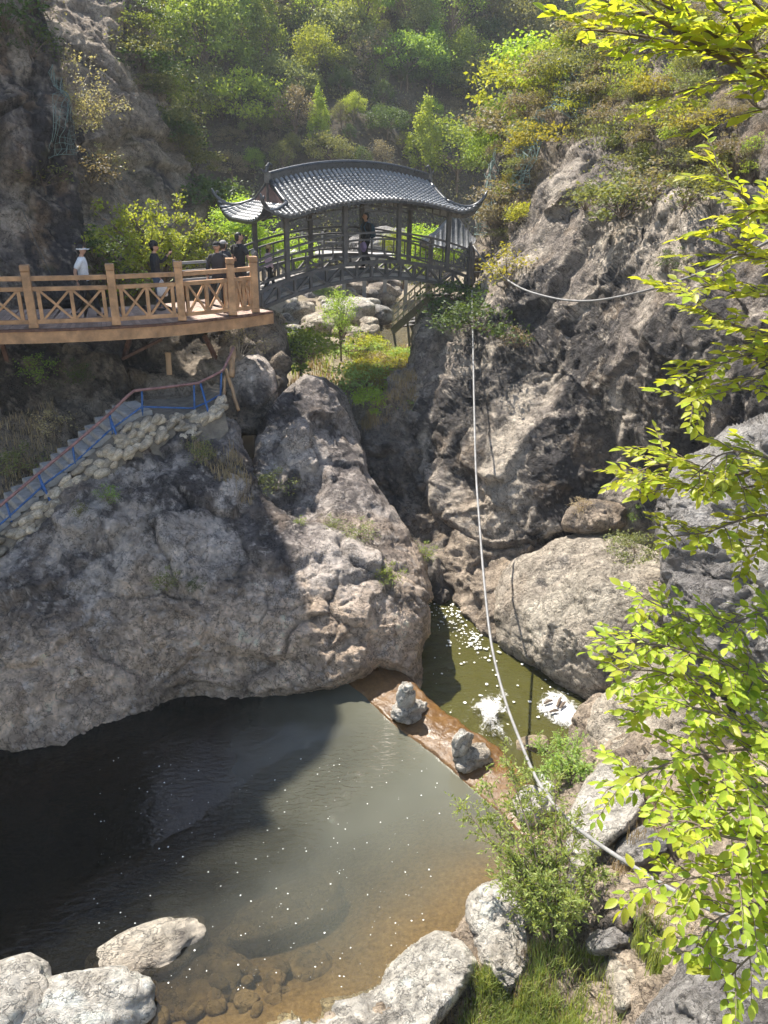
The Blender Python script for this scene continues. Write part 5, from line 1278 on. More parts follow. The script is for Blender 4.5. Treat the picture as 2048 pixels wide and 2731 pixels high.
for px, py, h, k, m, lab, w in [
  (287, 1330, 50, 'wisp', 'leaf_fresh', 'small green tuft below the rubble stairway', 1.0), (530, 1210, 70, 'wisp', 'leaf_olive', 'dark tuft in the crack below the stairway landing', 1.0), (445, 1545, 60, 'wisp', 'leaf_olive', 'dry green tuft in the middle of the left bank rock', 1.0),
  (520, 1555, 40, 'wisp', 'leaf_dark', 'small dark tuft right of the dry green one on the bank rock', 1.0), (215, 1365, 40, 'wisp', 'leaf_olive', 'small olive tuft under the rubble wall', 1.0), (880, 1405, 45, 'wisp', 'leaf_olive', 'low tuft in the crack at the foot of the ridge rock', 1.3),
  (1045, 1530, 60, 'wisp', 'leaf_fresh', 'green tuft on the right shoulder of the bank rock', 1.1), (800, 1400, 30, 'wisp', 'leaf_fresh', 'tiny green sprig in the crack above the bank rock', 1.0)]:
    bush_on(LB, px, py, h, k, m, lab, w)
for px, py, h, k, m, lab, w in [(735, 1290, 70, 'wisp', 'leaf_olive', 'mossy tuft in the hollow left of the ridge rock', 1.3), (960, 1420, 60, 'wisp', 'leaf_olive', 'dry green tuft on the lower ridge rock', 1.3), (1140, 1470, 50, 'wisp', 'leaf_fresh', 'small pale green tuft at the chasm edge', 1.2)]:
    bush_on('ridge_rock', px, py, h, k, m, lab, w)
r5 = random.Random(31)
for k in range(26):
    px = r5.uniform(960, 1110); py = r5.uniform(930, 1110)
    b = at_z(px, py, 3.2)
    kd = r5.choice(['wisp', 'low', 'bush']); mt_ = r5.choice(['leaf_yellow', 'leaf_willow', 'leaf_bright', 'dry_grass'])
    plant(kd, V(b), r5.uniform(0.35, 0.8), mt_, 'valley_bush', '%s %s bush on the flat before the chasm, %s' % (KINDWORD[kd], LEAFWORD[mt_], place_word(px, py, [(990, 960, 'far left'), (1080, 960, 'by the stair foot'), (980, 1070, 'behind the ridge rock'), (1080, 1070, 'by the right cliff edge')])), 'bush', 'bushes on the flat before the chasm', wide=1.2)

# ---- grass: blades in mats too dense to count
def blades(name, pts, h, w, mat, label, lean=0.35):
    n = len(pts); d = rng.normal(size=(n, 2)); d /= np.linalg.norm(d, axis=1)[:, None]; hh = h * rng.uniform(0.4, 1.3, n) * (1 + 0.9 * fbm(pts * 2.2, 3, 19))
    dirv = np.stack([d[:, 0], d[:, 1], np.zeros(n)], 1); sd_ = np.stack([-d[:, 1], d[:, 0], np.zeros(n)], 1) * (w * 0.5)
    ln = (lean * rng.uniform(0.2, 1.6, n) * hh)[:, None]; up = np.array([0, 0, 1.0])
    a = pts - up * 0.03; m_ = pts + up * (hh * 0.6)[:, None] + dirv * ln * 0.35; t_ = pts + up * (hh * 0.95)[:, None] + dirv * ln
    v = np.stack([a - sd_, a + sd_, m_ + sd_ * 0.8, m_ - sd_ * 0.8, t_], 1).reshape(-1, 3); i = np.arange(n) * 5
    q = np.stack([i, i + 1, i + 2, i + 3], 1); t3 = np.stack([i + 3, i + 2, i + 4], 1)
    o = obj(name, np_mesh(name, v, [q, t3], M[mat], False)); return tag(o, label, 'grass', kind='stuff')
def scatter(surf, poly, n):
    X, Yp, v, nn = SURF[surf]; m = inside(np.array(poly, float), X, Yp); k = np.where(m)[0]; w_ = np.clip(0.35 + 1.6 * fbm(v[k] * 1.8, 3, 27), 0.03, 1); k = rng.choice(k, n, p=w_ / w_.sum()); return v[k] + rng.normal(size=(n, 3)) * np.array([0.035, 0.035, 0.0])
RB = 'right_bank_rock'
blades('grass', np.concatenate([scatter(RB, [(1220, 2731), (1260, 2620), (1300, 2570), (1380, 2680), (1440, 2540), (1560, 2520), (1620, 2560), (1640, 2700), (1660, 2760), (1200, 2800)], 7500), scatter(RB, [(1680, 2480), (1760, 2440), (1840, 2450), (1800, 2560), (1740, 2600), (1700, 2540)], 1800)]), 0.20, 0.011, 'grass', 'green grass on the near bank among the white rocks')
blades('dry_grass', np.concatenate([scatter(RB, [(1220, 2731), (1260, 2620), (1440, 2540), (1560, 2520), (1640, 2700), (1200, 2800)], 1300), scatter(RB, [(1060, 2731), (1180, 2690), (1240, 2640), (1260, 2731), (1200, 2800)], 700), scatter(RB, [(1640, 2460), (1760, 2400), (1900, 2420), (1880, 2500), (1720, 2490)], 900), scatter(RB, [(1560, 2080), (1700, 2040), (1800, 2200), (1640, 2340)], 900)]), 0.16, 0.009, 'dry_grass', 'straw-coloured dry grass on the near bank')
gx_ = rng.uniform(-3.2, 3.2, 5200); gy_ = rng.uniform(23.0, 31.5, 5200); k = fbm(np.stack([gx_, gy_, gx_ * 0], 1) * 0.6, 3, 12) > -0.12
gx_, gy_ = gx_[k], gy_[k]; blades('valley_grass', np.stack([gx_, gy_, floor_z(gx_, gy_)], 1), 0.26, 0.03, 'dry_grass', 'dry yellow grass on the flat before the chasm')
gx_ = rng.uniform(-5, 6, 4200); gy_ = rng.uniform(26, 40, 4200); k = (fbm(np.stack([gx_, gy_, gx_ * 0], 1) * 0.5, 3, 14) > 0.0) & (floor_z(gx_, gy_) > 2.95)
gx_, gy_ = gx_[k], gy_[k]; blades('valley_grass', np.stack([gx_, gy_, floor_z(gx_, gy_)], 1), 0.3, 0.035, 'grass', 'green grass beside the stream beyond the chasm')
ct = np.concatenate([scatter('chasm_rock', [(960, 1130), (1050, 1030), (1110, 980), (1120, 1080), (1060, 1120), (980, 1160)], 1600), scatter(LB, [(480, 1180), (620, 1180), (700, 1340), (620, 1330)], 500), scatter(WU, [(0, 1150), (150, 1080), (200, 1200), (60, 1330), (0, 1330)], 900)])
blades('dry_grass', ct, 0.2, 0.014, 'dry_grass', 'dry grass tufts on the ledges of the gorge')
# ------------------------------------------------------------------ people
def cloth_mat(name, col, rough=0.85): return simple_mat(name, col, rough, 0.18, 9, bump=0.25)
M['skin'] = simple_mat('skin', (0.46, 0.27, 0.19), 0.55, 0.08, 8, bump=0.05)
M['hair'] = simple_mat('black_hair', (0.012, 0.011, 0.011), 0.5, 0.3, 30)
M['eye'] = simple_mat('dark_eye', (0.02, 0.015, 0.012), 0.2, 0.1, 5)
M['black_cloth'] = cloth_mat('black_cloth', (0.016, 0.016, 0.018)); M['white_cloth'] = cloth_mat('white_cloth', (0.72, 0.73, 0.76))
M['navy_cloth'] = cloth_mat('navy_cloth', (0.025, 0.03, 0.055)); M['jean_cloth'] = cloth_mat('jean_cloth', (0.07, 0.10, 0.16)); M['pink_cloth'] = cloth_mat('pink_cloth', (0.62, 0.46, 0.54))
M['dark_cloth'] = cloth_mat('charcoal_cloth', (0.035, 0.033, 0.038)); M['straw'] = cloth_mat('straw', (0.50, 0.36, 0.17)); M['purple_cloth'] = cloth_mat('purple_cloth', (0.33, 0.25, 0.46))
M['shoe'] = cloth_mat('shoe', (0.03, 0.03, 0.03), 0.6); M['plastic'] = cloth_mat('white_plastic', (0.70, 0.69, 0.68), 0.4); M['phone'] = simple_mat('phone_shell', (0.02, 0.02, 0.022), 0.25, 0.1, 5)
M['blue_bag'] = cloth_mat('blue_bag_cloth', (0.035, 0.09, 0.14))
def loft(mb, rings, n=12, mi=0):
    """rings: (centre, rx, ry, axis_x, axis_y)"""
    vs = []
    for c, rx, ry, ax, ay in rings:
        for k in range(n):
            t = 2 * math.pi * k / n; vs.append(Vector(c) + Vector(ax) * (rx * math.cos(t)) + Vector(ay) * (ry * math.sin(t)))
    fs = [(i * n + k, i * n + (k + 1) % n, (i + 1) * n + (k + 1) % n, (i + 1) * n + k) for i in range(len(rings) - 1) for k in range(n)]
    fs += [tuple(reversed(range(n))), tuple((len(rings) - 1) * n + k for k in range(n))]
    mb.add(vs, fs, mi)
def blob(mb, c, r, mi=0, sub=2, R=None, fn=None):
    v, f = ico(sub); P = []
    for q in v:
        w = Vector(q); w = Vector((w.x * r[0], w.y * r[1], w.z * r[2]))
        if fn: w = fn(w)
        if R is not None: w = R @ w
        P.append(w + Vector(c))
    mb.add(P, [tuple(t) for t in f], mi)
SKINQ = []
def skin_body(joints, edges, root_i):
    me = bpy.data.meshes.new('body'); bm = bmesh.new(); lay = bm.verts.layers.skin.verify(); vs = [bm.verts.new(p) for p, r in joints]
    for v, (p, r) in zip(vs, joints): v[lay].radius = (r, r) if not hasattr(r, '__len__') else r
    vs[root_i][lay].use_root = True
    for a, b in edges: bm.edges.new((vs[a], vs[b]))
    bm.to_mesh(me); bm.free(); o = bpy.data.objects.new('body_tmp', me); COL.objects.link(o)
    m = o.modifiers.new('skin', 'SKIN'); m.use_smooth_shade = True; s = o.modifiers.new('sub', 'SUBSURF'); s.levels = 1; s.render_levels = 1
    return o
def person(label, loc, rz, h, pose, top, legs, hair='short', sleeves='short', hat=None, head_turn=0.0, shoe='shoe'):
    """pose: dict with elbow/hand (l, r) and knee/foot (l, r) in local metres for a 1.7 m figure; +y is forward"""
    root = empty('person', loc, rz); s = h / 1.7; root.scale = (s, s, s); tag(root, label, 'person', 'visitors on the walkway and bridge')
    P = dict(eL=(-0.25, -0.02, 1.13), hL=(-0.25, 0.06, 0.88), eR=(0.25, -0.02, 1.13), hR=(0.25, 0.06, 0.88), kL=(-0.10, 0.03, 0.50), fL=(-0.11, 0.0, 0.085), kR=(0.10, 0.03, 0.50), fR=(0.11, 0.0, 0.085)); P.update(pose)
    P = {k: Vector(v) for k, v in P.items()}; SL, SR = Vector((-0.175, 0, 1.385)), Vector((0.175, 0, 1.385)); HL, HR = Vector((-0.09, 0, 0.90)), Vector((0.09, 0, 0.90))
    J = [((0, 0, 0.95), 0.12), ((0, 0, 1.10), 0.115), ((0, 0, 1.28), 0.12), ((0, 0.0, 1.42), 0.065), ((0, 0.015, 1.50), 0.052), ((0, 0.02, 1.58), 0.06)]
    E = [(0, 1), (1, 2), (2, 3), (3, 4), (4, 5)]
    for S, e, hd in ((SL, P['eL'], P['hL']), (SR, P['eR'], P['hR'])):
        b = len(J); J += [(S, 0.055), (e, 0.042), (hd, 0.030)]; E += [(2, b), (b, b + 1), (b + 1, b + 2)]
    for Hh, k, f in ((HL, P['kL'], P['fL']), (HR, P['kR'], P['fR'])):
        b = len(J); J += [(Hh, 0.08), (k, 0.055), (f, 0.04), (f + Vector((0, 0.12, -0.045)), 0.035)]; E += [(0, b), (b, b + 1), (b + 1, b + 2), (b + 2, b + 3)]
    tmp = skin_body(J, E, 0)
    mb = MB(); Rh = Matrix.Rotation(head_turn, 3, 'Z'); hc = Vector((0, 0.02, 1.595))
    def face(w):
        z = w.z / 0.118; y = w.y / 0.098
        if z < 0: w = Vector((w.x * (1 + 0.28 * z), w.y * (1 + 0.10 * z), w.z))
        if y > 0.8 and abs(w.x) < 0.03 and -0.45 < z < 0.15: w = w + Vector((0, 0.022 * (1 - abs(w.x) / 0.03), 0))
        return w
    blob(mb, hc, (0.078, 0.098, 0.118), 0, 3, Rh, face)
    for sx in (-1, 1):
        blob(mb, hc + Rh @ Vector((sx * 0.030, 0.086, 0.008)), (0.012, 0.008, 0.007), 1, 1); blob(mb, hc + Rh @ Vector((sx * 0.080, -0.005, -0.005)), (0.010, 0.022, 0.032), 0, 1)
    blob(mb, hc + Rh @ Vector((0, 0.088, -0.052)), (0.022, 0.008, 0.006), 2, 1)
    for e, hd, sx in ((P['eL'], P['hL'], -1), (P['eR'], P['hR'], 1)):
        d = (hd - e).normalized(); sd = d.cross(Vector((0, 1, 0.2))); sd = sd.normalized() if sd.length > 0.1 else Vector((1, 0, 0)); nn = sd.cross(d)
        Rm = Matrix((sd, nn, d)).transposed(); pc = hd + d * 0.045; blob(mb, pc, (0.040, 0.017, 0.05), 0, 1, Rm)
        for q, (o_, L) in enumerate(((-0.030, 0.062), (-0.010, 0.074), (0.010, 0.070), (0.029, 0.054))):
            a = pc + sd * o_ + d * 0.035; mb.tube([a, a + d * L * 0.55 + nn * 0.006, a + d * L * 0.8 + nn * 0.03], [0.0095, 0.009, 0.007], 6)
        a = pc + sd * 0.03 * -sx - d * 0.01; mb.tube([a, a + sd * (-sx) * 0.025 + d * 0.03 + nn * 0.01, a + sd * (-sx) * 0.022 + d * 0.058 + nn * 0.025], [0.012, 0.011, 0.008], 6)
    head_me = mb.mesh('body', [M['skin'], M['eye'], M['gable']], True)
    SKINQ.append((tmp, head_me, root))
    X, Yv = (1, 0, 0), (0, 1, 0)
    # top
    mb = MB(); loft(mb, [((0, 0, 0.84), 0.175, 0.125, X, Yv), ((0, 0, 0.95), 0.175, 0.13, X, Yv), ((0, 0, 1.08), 0.158, 0.12, X, Yv), ((0, 0, 1.25), 0.185, 0.132, X, Yv), ((0, 0, 1.36), 0.195, 0.118, X, Yv), ((0, 0, 1.425), 0.13, 0.09, X, Yv), ((0, 0.01, 1.462), 0.068, 0.066, X, Yv)], 16)
    for S, e, hd in ((SL, P['eL'], P['hL']), (SR, P['eR'], P['hR'])):
        i = Vector((S.x * 0.55, 0, 1.37))
        if sleeves == 'long': mb.tube([i, S, S.lerp(e, 0.5), e, e.lerp(hd, 0.5), e.lerp(hd, 0.93)], [0.075, 0.078, 0.066, 0.056, 0.050, 0.046], 10)
        else: mb.tube([i, S, S.lerp(e, 0.45), S.lerp(e, 0.85)], [0.075, 0.080, 0.074, 0.070], 10)
    o = mb.build('shirt', M[top], root, True); sb = o.modifiers.new('s', 'SUBSURF'); sb.levels = sb.render_levels = 1
    mb = MB(); loft(mb, [((0, 0, 1.0), 0.150, 0.112, X, Yv), ((0, 0, 0.92), 0.162, 0.12, X, Yv), ((0, 0, 0.84), 0.160, 0.115, X, Yv), ((0, 0, 0.80), 0.10, 0.07, X, Yv)], 14)
    for Hh, k, f in ((HL, P['kL'], P['fL']), (HR, P['kR'], P['fR'])):
        mb.tube([Hh + Vector((0, 0, 0.05)), Hh + Vector((0, 0, -0.06)), Hh.lerp(k, 0.5), k, k.lerp(f, 0.5), f + Vector((0, 0, 0.02))], [0.085, 0.098, 0.090, 0.074, 0.068, 0.064], 10)
    o = mb.build('trousers', M[legs], root, True)
    for k, f in ((P['kL'], P['fL']), (P['kR'], P['fR'])):
        mb = MB(); blob(mb, f + Vector((0, 0.055, -0.045)), (0.046, 0.135, 0.042), 0, 2); mb.build('shoe', M[shoe], root, True)
    # hair, hats
    def cap_fn(zmin, back):
        def fn(w):
            if w.z < zmin and w.y > back: return Vector((w.x * 0.5, w.y * 0.5, max(w.z, zmin) * 0.6))
            return w
        return fn
    mb = MB()
    blob(mb, hc + Rh @ Vector((0, -0.016, 0.018)), (0.090, 0.098, 0.118), 0, 3, Rh, cap_fn(0.03, 0.0))
    if hair == 'long': blob(mb, hc + Rh @ Vector((0, -0.06, -0.08)), (0.075, 0.055, 0.12), 0, 2, Rh)
    mb.build('hair', M['hair'], root, True)
    if hat:
        kind, mt = hat; mb = MB(); hb = hc + Vector((0, 0, 0.045))
        if kind == 'cap':
            blob(mb, hb + Vector((0, 0, 0.015)), (0.097, 0.112, 0.085), 0, 3, Rh, lambda w: Vector((w.x, w.y, max(w.z, -0.015))))
            blob(mb, hb + Rh @ Vector((0, 0.13, -0.005)), (0.075, 0.085, 0.011), 0, 2, Rh)
        elif kind == 'visor':
            loft(mb, [(hb + Vector((0, 0, -0.02)), 0.098, 0.115, Rh @ Vector(X), Rh @ Vector(Yv)), (hb + Vector((0, 0, 0.008)), 0.097, 0.113, Rh @ Vector(X), Rh @ Vector(Yv))], 18); blob(mb, hb + Rh @ Vector((0, 0.14, -0.012)), (0.062, 0.075, 0.010), 0, 2, Rh)
        elif kind == 'beanie': blob(mb, hb + Vector((0, -0.01, 0.02)), (0.105, 0.12, 0.115), 0, 3, Rh, lambda w: Vector((w.x, w.y, max(w.z, -0.03))))
        elif kind == 'brim': mb.lathe(hb + Vector((0, 0, 0.0)), [(0.20, -0.022), (0.205, -0.012), (0.13, 0.0), (0.108, 0.015), (0.105, 0.07), (0.085, 0.105), (0.02, 0.115)], 20)
        mb.build('hat', M[mt], root, True)
    return root
def on_deck(px, py): return V(at_z(px, py, DZ + 0.022))
def face_to(deg): return math.radians(deg)          # 0 faces away from the camera, -90 faces right in the picture
walk_pose = dict(kL=(-0.09, 0.16, 0.52), fL=(-0.10, 0.24, 0.09), kR=(0.09, -0.05, 0.50), fR=(0.10, -0.34, 0.15))
p1 = person('walking person in a white T-shirt and white sun visor on the walkway', on_deck(238, 846), face_to(-80), 1.68, dict(walk_pose, eR=(0.27, -0.14, 1.14), hR=(0.25, -0.12, 0.90), eL=(-0.25, -0.10, 1.14), hL=(-0.22, 0.08, 0.96)), 'white_cloth', 'black_cloth', 'short', 'short', ('visor', 'white_cloth'))
p2 = person('person in a black jacket and black knit hat raising a phone on the walkway', on_deck(425, 826), face_to(-75), 1.66, dict(eL=(-0.24, 0.16, 1.17), hL=(-0.10, 0.36, 1.40), eR=(0.27, -0.02, 1.12), hR=(0.26, 0.10, 0.86)), 'black_cloth', 'jean_cloth', 'short', 'long', ('beanie', 'black_cloth'))
p3 = person('man in a dark shirt and black cap leaning on a railing post', on_deck(590, 832), face_to(178), 1.72, dict(eL=(-0.36, 0.08, 1.20), hL=(-0.50, 0.32, 1.34), eR=(0.27, -0.02, 1.12), hR=(0.27, 0.06, 0.86), kR=(0.18, 0.08, 0.50), fR=(0.28, 0.05, 0.085)), 'dark_cloth', 'black_cloth', 'short', 'long', ('cap', 'black_cloth'))
p4 = person('tall man in a black T-shirt seen from behind at the bridge foot', on_deck(645, 806), face_to(-35), 1.82, dict(eR=(0.30, 0.02, 1.14), hR=(0.33, 0.16, 0.92), eL=(-0.26, 0.03, 1.14), hL=(-0.26, 0.1, 0.9)), 'black_cloth', 'black_cloth', 'short', 'short', None, -0.6)
p5 = person('child in a straw hat and pink top stepping onto the bridge', bp(-0.22, 0.85, arch(-0.22) - 0.36), face_to(-58), 1.32, dict(kL=(-0.09, 0.15, 0.53), fL=(-0.10, 0.26, 0.12), kR=(0.09, -0.04, 0.50), fR=(0.10, -0.26, 0.10)), 'pink_cloth', 'black_cloth', 'long', 'long', ('brim', 'straw'))
p6 = person('man in black clothes with a backpack walking across the covered bridge', bp(3.42, 1.15, arch(3.42) - 0.36), face_to(115), 1.74, dict(kL=(-0.09, 0.10, 0.52), fL=(-0.10, 0.14, 0.09), kR=(0.09, -0.02, 0.50), fR=(0.10, -0.20, 0.11), hL=(-0.26, 0.16, 0.90)), 'black_cloth', 'black_cloth', 'short', 'long')
p7 = person('person in a grey cap mostly hidden behind the man in the black cap', on_deck(604, 812), face_to(-20), 1.64, {}, 'dark_cloth', 'dark_cloth', 'short', 'long', ('cap', 'bridge_deck'))
dg = bpy.context.evaluated_depsgraph_get()
for tmp, hm, root in SKINQ:
    em = bpy.data.meshes.new_from_object(tmp.evaluated_get(dg)); bm = bmesh.new(); bm.from_mesh(hm); nh = len(bm.faces); bm.from_mesh(em)
    bm.faces.ensure_lookup_table()
    for f in bm.faces[nh:]: f.material_index = 0; f.smooth = True
    bm.to_mesh(hm); bm.free(); bpy.data.objects.remove(tmp); obj('body', hm, root)
def world_of(root, p): 
    return Matrix.Translation(root.location) @ Matrix.Rotation(root.rotation_euler[2], 4, 'Z') @ Matrix.Scale(root.scale[0], 4) @ Vector(p)
mb = MB(); c = world_of(p2, (-0.10, 0.42, 1.47)); mb.box(c, (0.075, 0.012, 0.15), Matrix.Rotation(face_to(-75) + 0.4, 3, 'Z')); tag(mb.build('phone', M['phone'], bevel=0.004), 'black phone held up by the person in the black jacket', 'phone')
mb = MB(); c = world_of(p2, (0.27, 0.13, 0.80)); Rb = Matrix.Rotation(face_to(-75), 3, 'Z')
loft(mb, [(c + Vector((0, 0, 0.02)), 0.02, 0.01, Rb @ Vector((0, 1, 0)), Rb @ Vector((1, 0, 0))), (c + Vector((0, 0, -0.10)), 0.09, 0.03, Rb @ Vector((0, 1, 0)), Rb @ Vector((1, 0, 0))), (c + Vector((0, 0, -0.20)), 0.135, 0.06, Rb @ Vector((0, 1, 0)), Rb @ Vector((1, 0, 0))), (c + Vector((0, 0, -0.36)), 0.135, 0.065, Rb @ Vector((0, 1, 0)), Rb @ Vector((1, 0, 0))), (c + Vector((0, 0, -0.40)), 0.11, 0.05, Rb @ Vector((0, 1, 0)), Rb @ Vector((1, 0, 0)))], 10)
tag(mb.build('plastic_bag', M['plastic'], smooth=True), 'white plastic bag hanging from the hand of the person in the black jacket', 'bag')
mb = MB(); c = world_of(p6, (0.0, -0.20, 1.16)); blob(mb, c, (0.16, 0.09, 0.23), 0, 3, Matrix.Rotation(face_to(115), 3, 'Z')); blob(mb, world_of(p6, (0, -0.27, 1.06)), (0.11, 0.05, 0.11), 0, 2, Matrix.Rotation(face_to(115), 3, 'Z'))
for sx in (-1, 1): mb.tube([world_of(p6, (sx * 0.10, -0.13, 1.38)), world_of(p6, (sx * 0.12, 0.02, 1.45)), world_of(p6, (sx * 0.12, 0.14, 1.30)), world_of(p6, (sx * 0.16, 0.02, 1.05)), world_of(p6, (sx * 0.12, -0.14, 1.0))], 0.022, 6)
tag(mb.build('backpack', M['blue_bag'], smooth=True), 'blue backpack on the man crossing the covered bridge', 'backpack')
mb = MB(); c = world_of(p6, (-0.27, 0.22, 0.72)); blob(mb, c, (0.17, 0.10, 0.15), 0, 3, Matrix.Rotation(face_to(115), 3, 'Z'), lambda w: w * (1 + 0.15 * math.sin(w.x * 30) * math.cos(w.z * 25))); tag(mb.build('purple_hat', M['purple_cloth'], smooth=True), 'purple sun hat carried by the man on the covered bridge', 'hat')
# ------------------------------------------------------------------ stones in and around the water
def z_stone(label, px, py, wpx, hpx, z, pal, seed, rz=0.3, flat=0.6, name='river_stone', cat='stone', group=None, sub=4, tilt=(0, 0), rough=0.9):
    """wpx: width in the photo, hpx: depth on the ground in photo pixels"""
    c = at_z(px, py, z); d = float(np.linalg.norm(c - CAM)); w = wpx * d / FPX
    return boulder(name, label, c, (w * 1.05, w * hpx / wpx * 1.25, w * flat), pal, seed, rz, sub, cat, group, rough, tilt)
z_stone('smooth pale boulder in the bottom left corner', 20, 2690, 190, 170, 0.12, 'white', 401, 0.2, 0.75, 'shore_boulder', 'boulder')
z_stone('white boulder with a grey flank beside the corner boulder, bottom left', 232, 2690, 260, 120, 0.08, 'white', 402, 0.15, 0.5, 'shore_boulder', 'boulder')
z_stone('flat tan rock breaking the water surface near the bottom left', 405, 2535, 250, 110, -0.09, 'pale', 403, 0.5, 0.22, 'shore_boulder', 'boulder')
z_stone('long submerged slab in the murky water, bottom centre', 770, 2440, 290, 110, -0.36, 'wet', 404, 0.55, 0.3, 'submerged_stone', 'stone')
z_stone('rounded submerged stone right of the long submerged slab', 830, 2580, 110, 75, -0.30, 'wet', 405, 0.4, 0.4, 'submerged_stone', 'stone')
z_stone('wide brown shoal rock under the shallows beside the flat tan rock', 480, 2620, 300, 170, -0.30, 'wet', 406, 0.2, 0.22, 'submerged_stone', 'stone')
r6 = random.Random(51)
for k in range(46):
    px, py = r6.uniform(330, 760), r6.uniform(2560, 2725)
    z_stone('small brown cobble lying in the shallows at the bottom', px, py, r6.uniform(22, 55), r6.uniform(18, 40), -0.17 + r6.uniform(-0.1, 0.06), 'wet', 420 + k % 9, r6.uniform(0, 3), 0.5, 'cobble', 'cobble', 'cobbles in the shallows', 2)
# cairns on the weir
z_stone('broad base stone of the far cairn on the weir', 1086, 1896, 88, 50, 0.22, 'white', 511, 0.5, 0.55, rough=1.6)
z_stone('small stone beside the base of the far cairn on the weir', 1112, 1884, 46, 34, 0.20, 'white', 512, 0.1, 0.7, rough=1.6)
c = at_z(1082, 1893, 0.3); boulder('river_stone', 'upright pointed stone topping the far cairn on the weir', c + np.array([0, 0.05, 0.26]), (0.36, 0.30, 0.66), 'white', 533, 0.3, 4, 'stone', rough=1.5)
z_stone('wide flat base stone of the near cairn on the weir', 1262, 2022, 96, 55, 0.18, 'pale', 514, 0.2, 0.55, rough=1.6)
z_stone('small wedge stone at the foot of the near cairn', 1240, 2042, 40, 30, 0.14, 'white', 515, 0.9, 0.7, rough=1.6)
c = at_z(1232, 2010, 0.25); boulder('river_stone', 'upright pointed stone leaning on the near cairn', c + np.array([0, 0, 0.22]), (0.34, 0.28, 0.56), 'white', 536, 0.5, 4, 'stone', rough=1.5, tilt=(0.1, 0.2))
z_stone('cream stone at the near end of the weir behind the willow shrub', 1422, 2150, 95, 70, 0.22, 'white', 507, 0.4, 0.8)
z_stone('brown stone just awash where the weir spills, beside the white water', 1420, 1985, 90, 40, -0.48, 'wet', 508, 0.2, 0.35)
# boulders along the stream beyond the bridge
r7 = random.Random(61)
for i, (px, py, w, lab, pal) in enumerate([
  (760, 905, 120, 'long sloping pale slab beside the stream under the bridge', 'white'), (690, 880, 120, 'grey boulder pile block just right of the walkway end', 'grey'), (730, 860, 80, 'tan boulder behind the grey block near the walkway end', 'tan'),
  (850, 870, 110, 'broad tan boulder left of the sapling', 'pale'), (930, 845, 150, 'large white boulder behind the sapling', 'white'), (1010, 838, 80, 'round grey boulder at the head of the stream pool', 'grey'), (985, 865, 60, 'low pale stone at the stream pool edge', 'pale'),
  (800, 830, 90, 'pale boulder under the left half of the bridge', 'pale'), (700, 935, 150, 'big shaded grey boulder below the walkway end', 'grey')]):
    z = 3.35; c = at_z(px, py, z); d = float(np.linalg.norm(c - CAM)); w_ = w * d / FPX
    boulder('stream_boulder', lab, c, (w_, w_ * 0.8, w_ * 0.62), pal, 600 + i, r7.uniform(0, 3), 4)
bm_ = [boulder_mesh('stream_boulder', (1, 0.8, 0.6), p, 640 + k, 3) for k, p in enumerate(['pale', 'white', 'grey', 'tan', 'pale'])]
for k in range(70):
    px, py = r7.uniform(640, 1060), r7.uniform(772, 915)
    c = at_z(px, py, 3.15)
    if abs(c[0] - 0.3) < 0.9 and c[1] < 40: continue
    s = r7.uniform(0.35, 1.15); o = bpy.data.objects.new('stream_boulder', r7.choice(bm_)); COL.objects.link(o); o.location = V(c); o.scale = (s, s, s); o.rotation_euler = (r7.uniform(-.2, .2), r7.uniform(-.2, .2), r7.uniform(0, 6))
    tag(o, 'one of many pale boulders strewn along the stream beyond the bridge', 'boulder', 'boulders along the stream')
for i, (px, py, Yv, w, lab) in enumerate([(960, 765, 47, 5.5, 'dark layered rock outcrop beyond the stream, seen under the bridge'), (860, 770, 48, 4.0, 'grey outcrop left of the dark layered rock beyond the stream'), (1010, 640, 52, 4.5, 'grey rock bluff at the foot of the hillside behind the bridge')]):
    c = at_y(px, py, Yv); boulder('rock_outcrop', lab, c - np.array([0, 0, 0.6]), (w, w * 0.8, w * 0.55), 'grey' if i else 'right', 680 + i, 0.3 * i, 5, 'rock', rough=1.3)

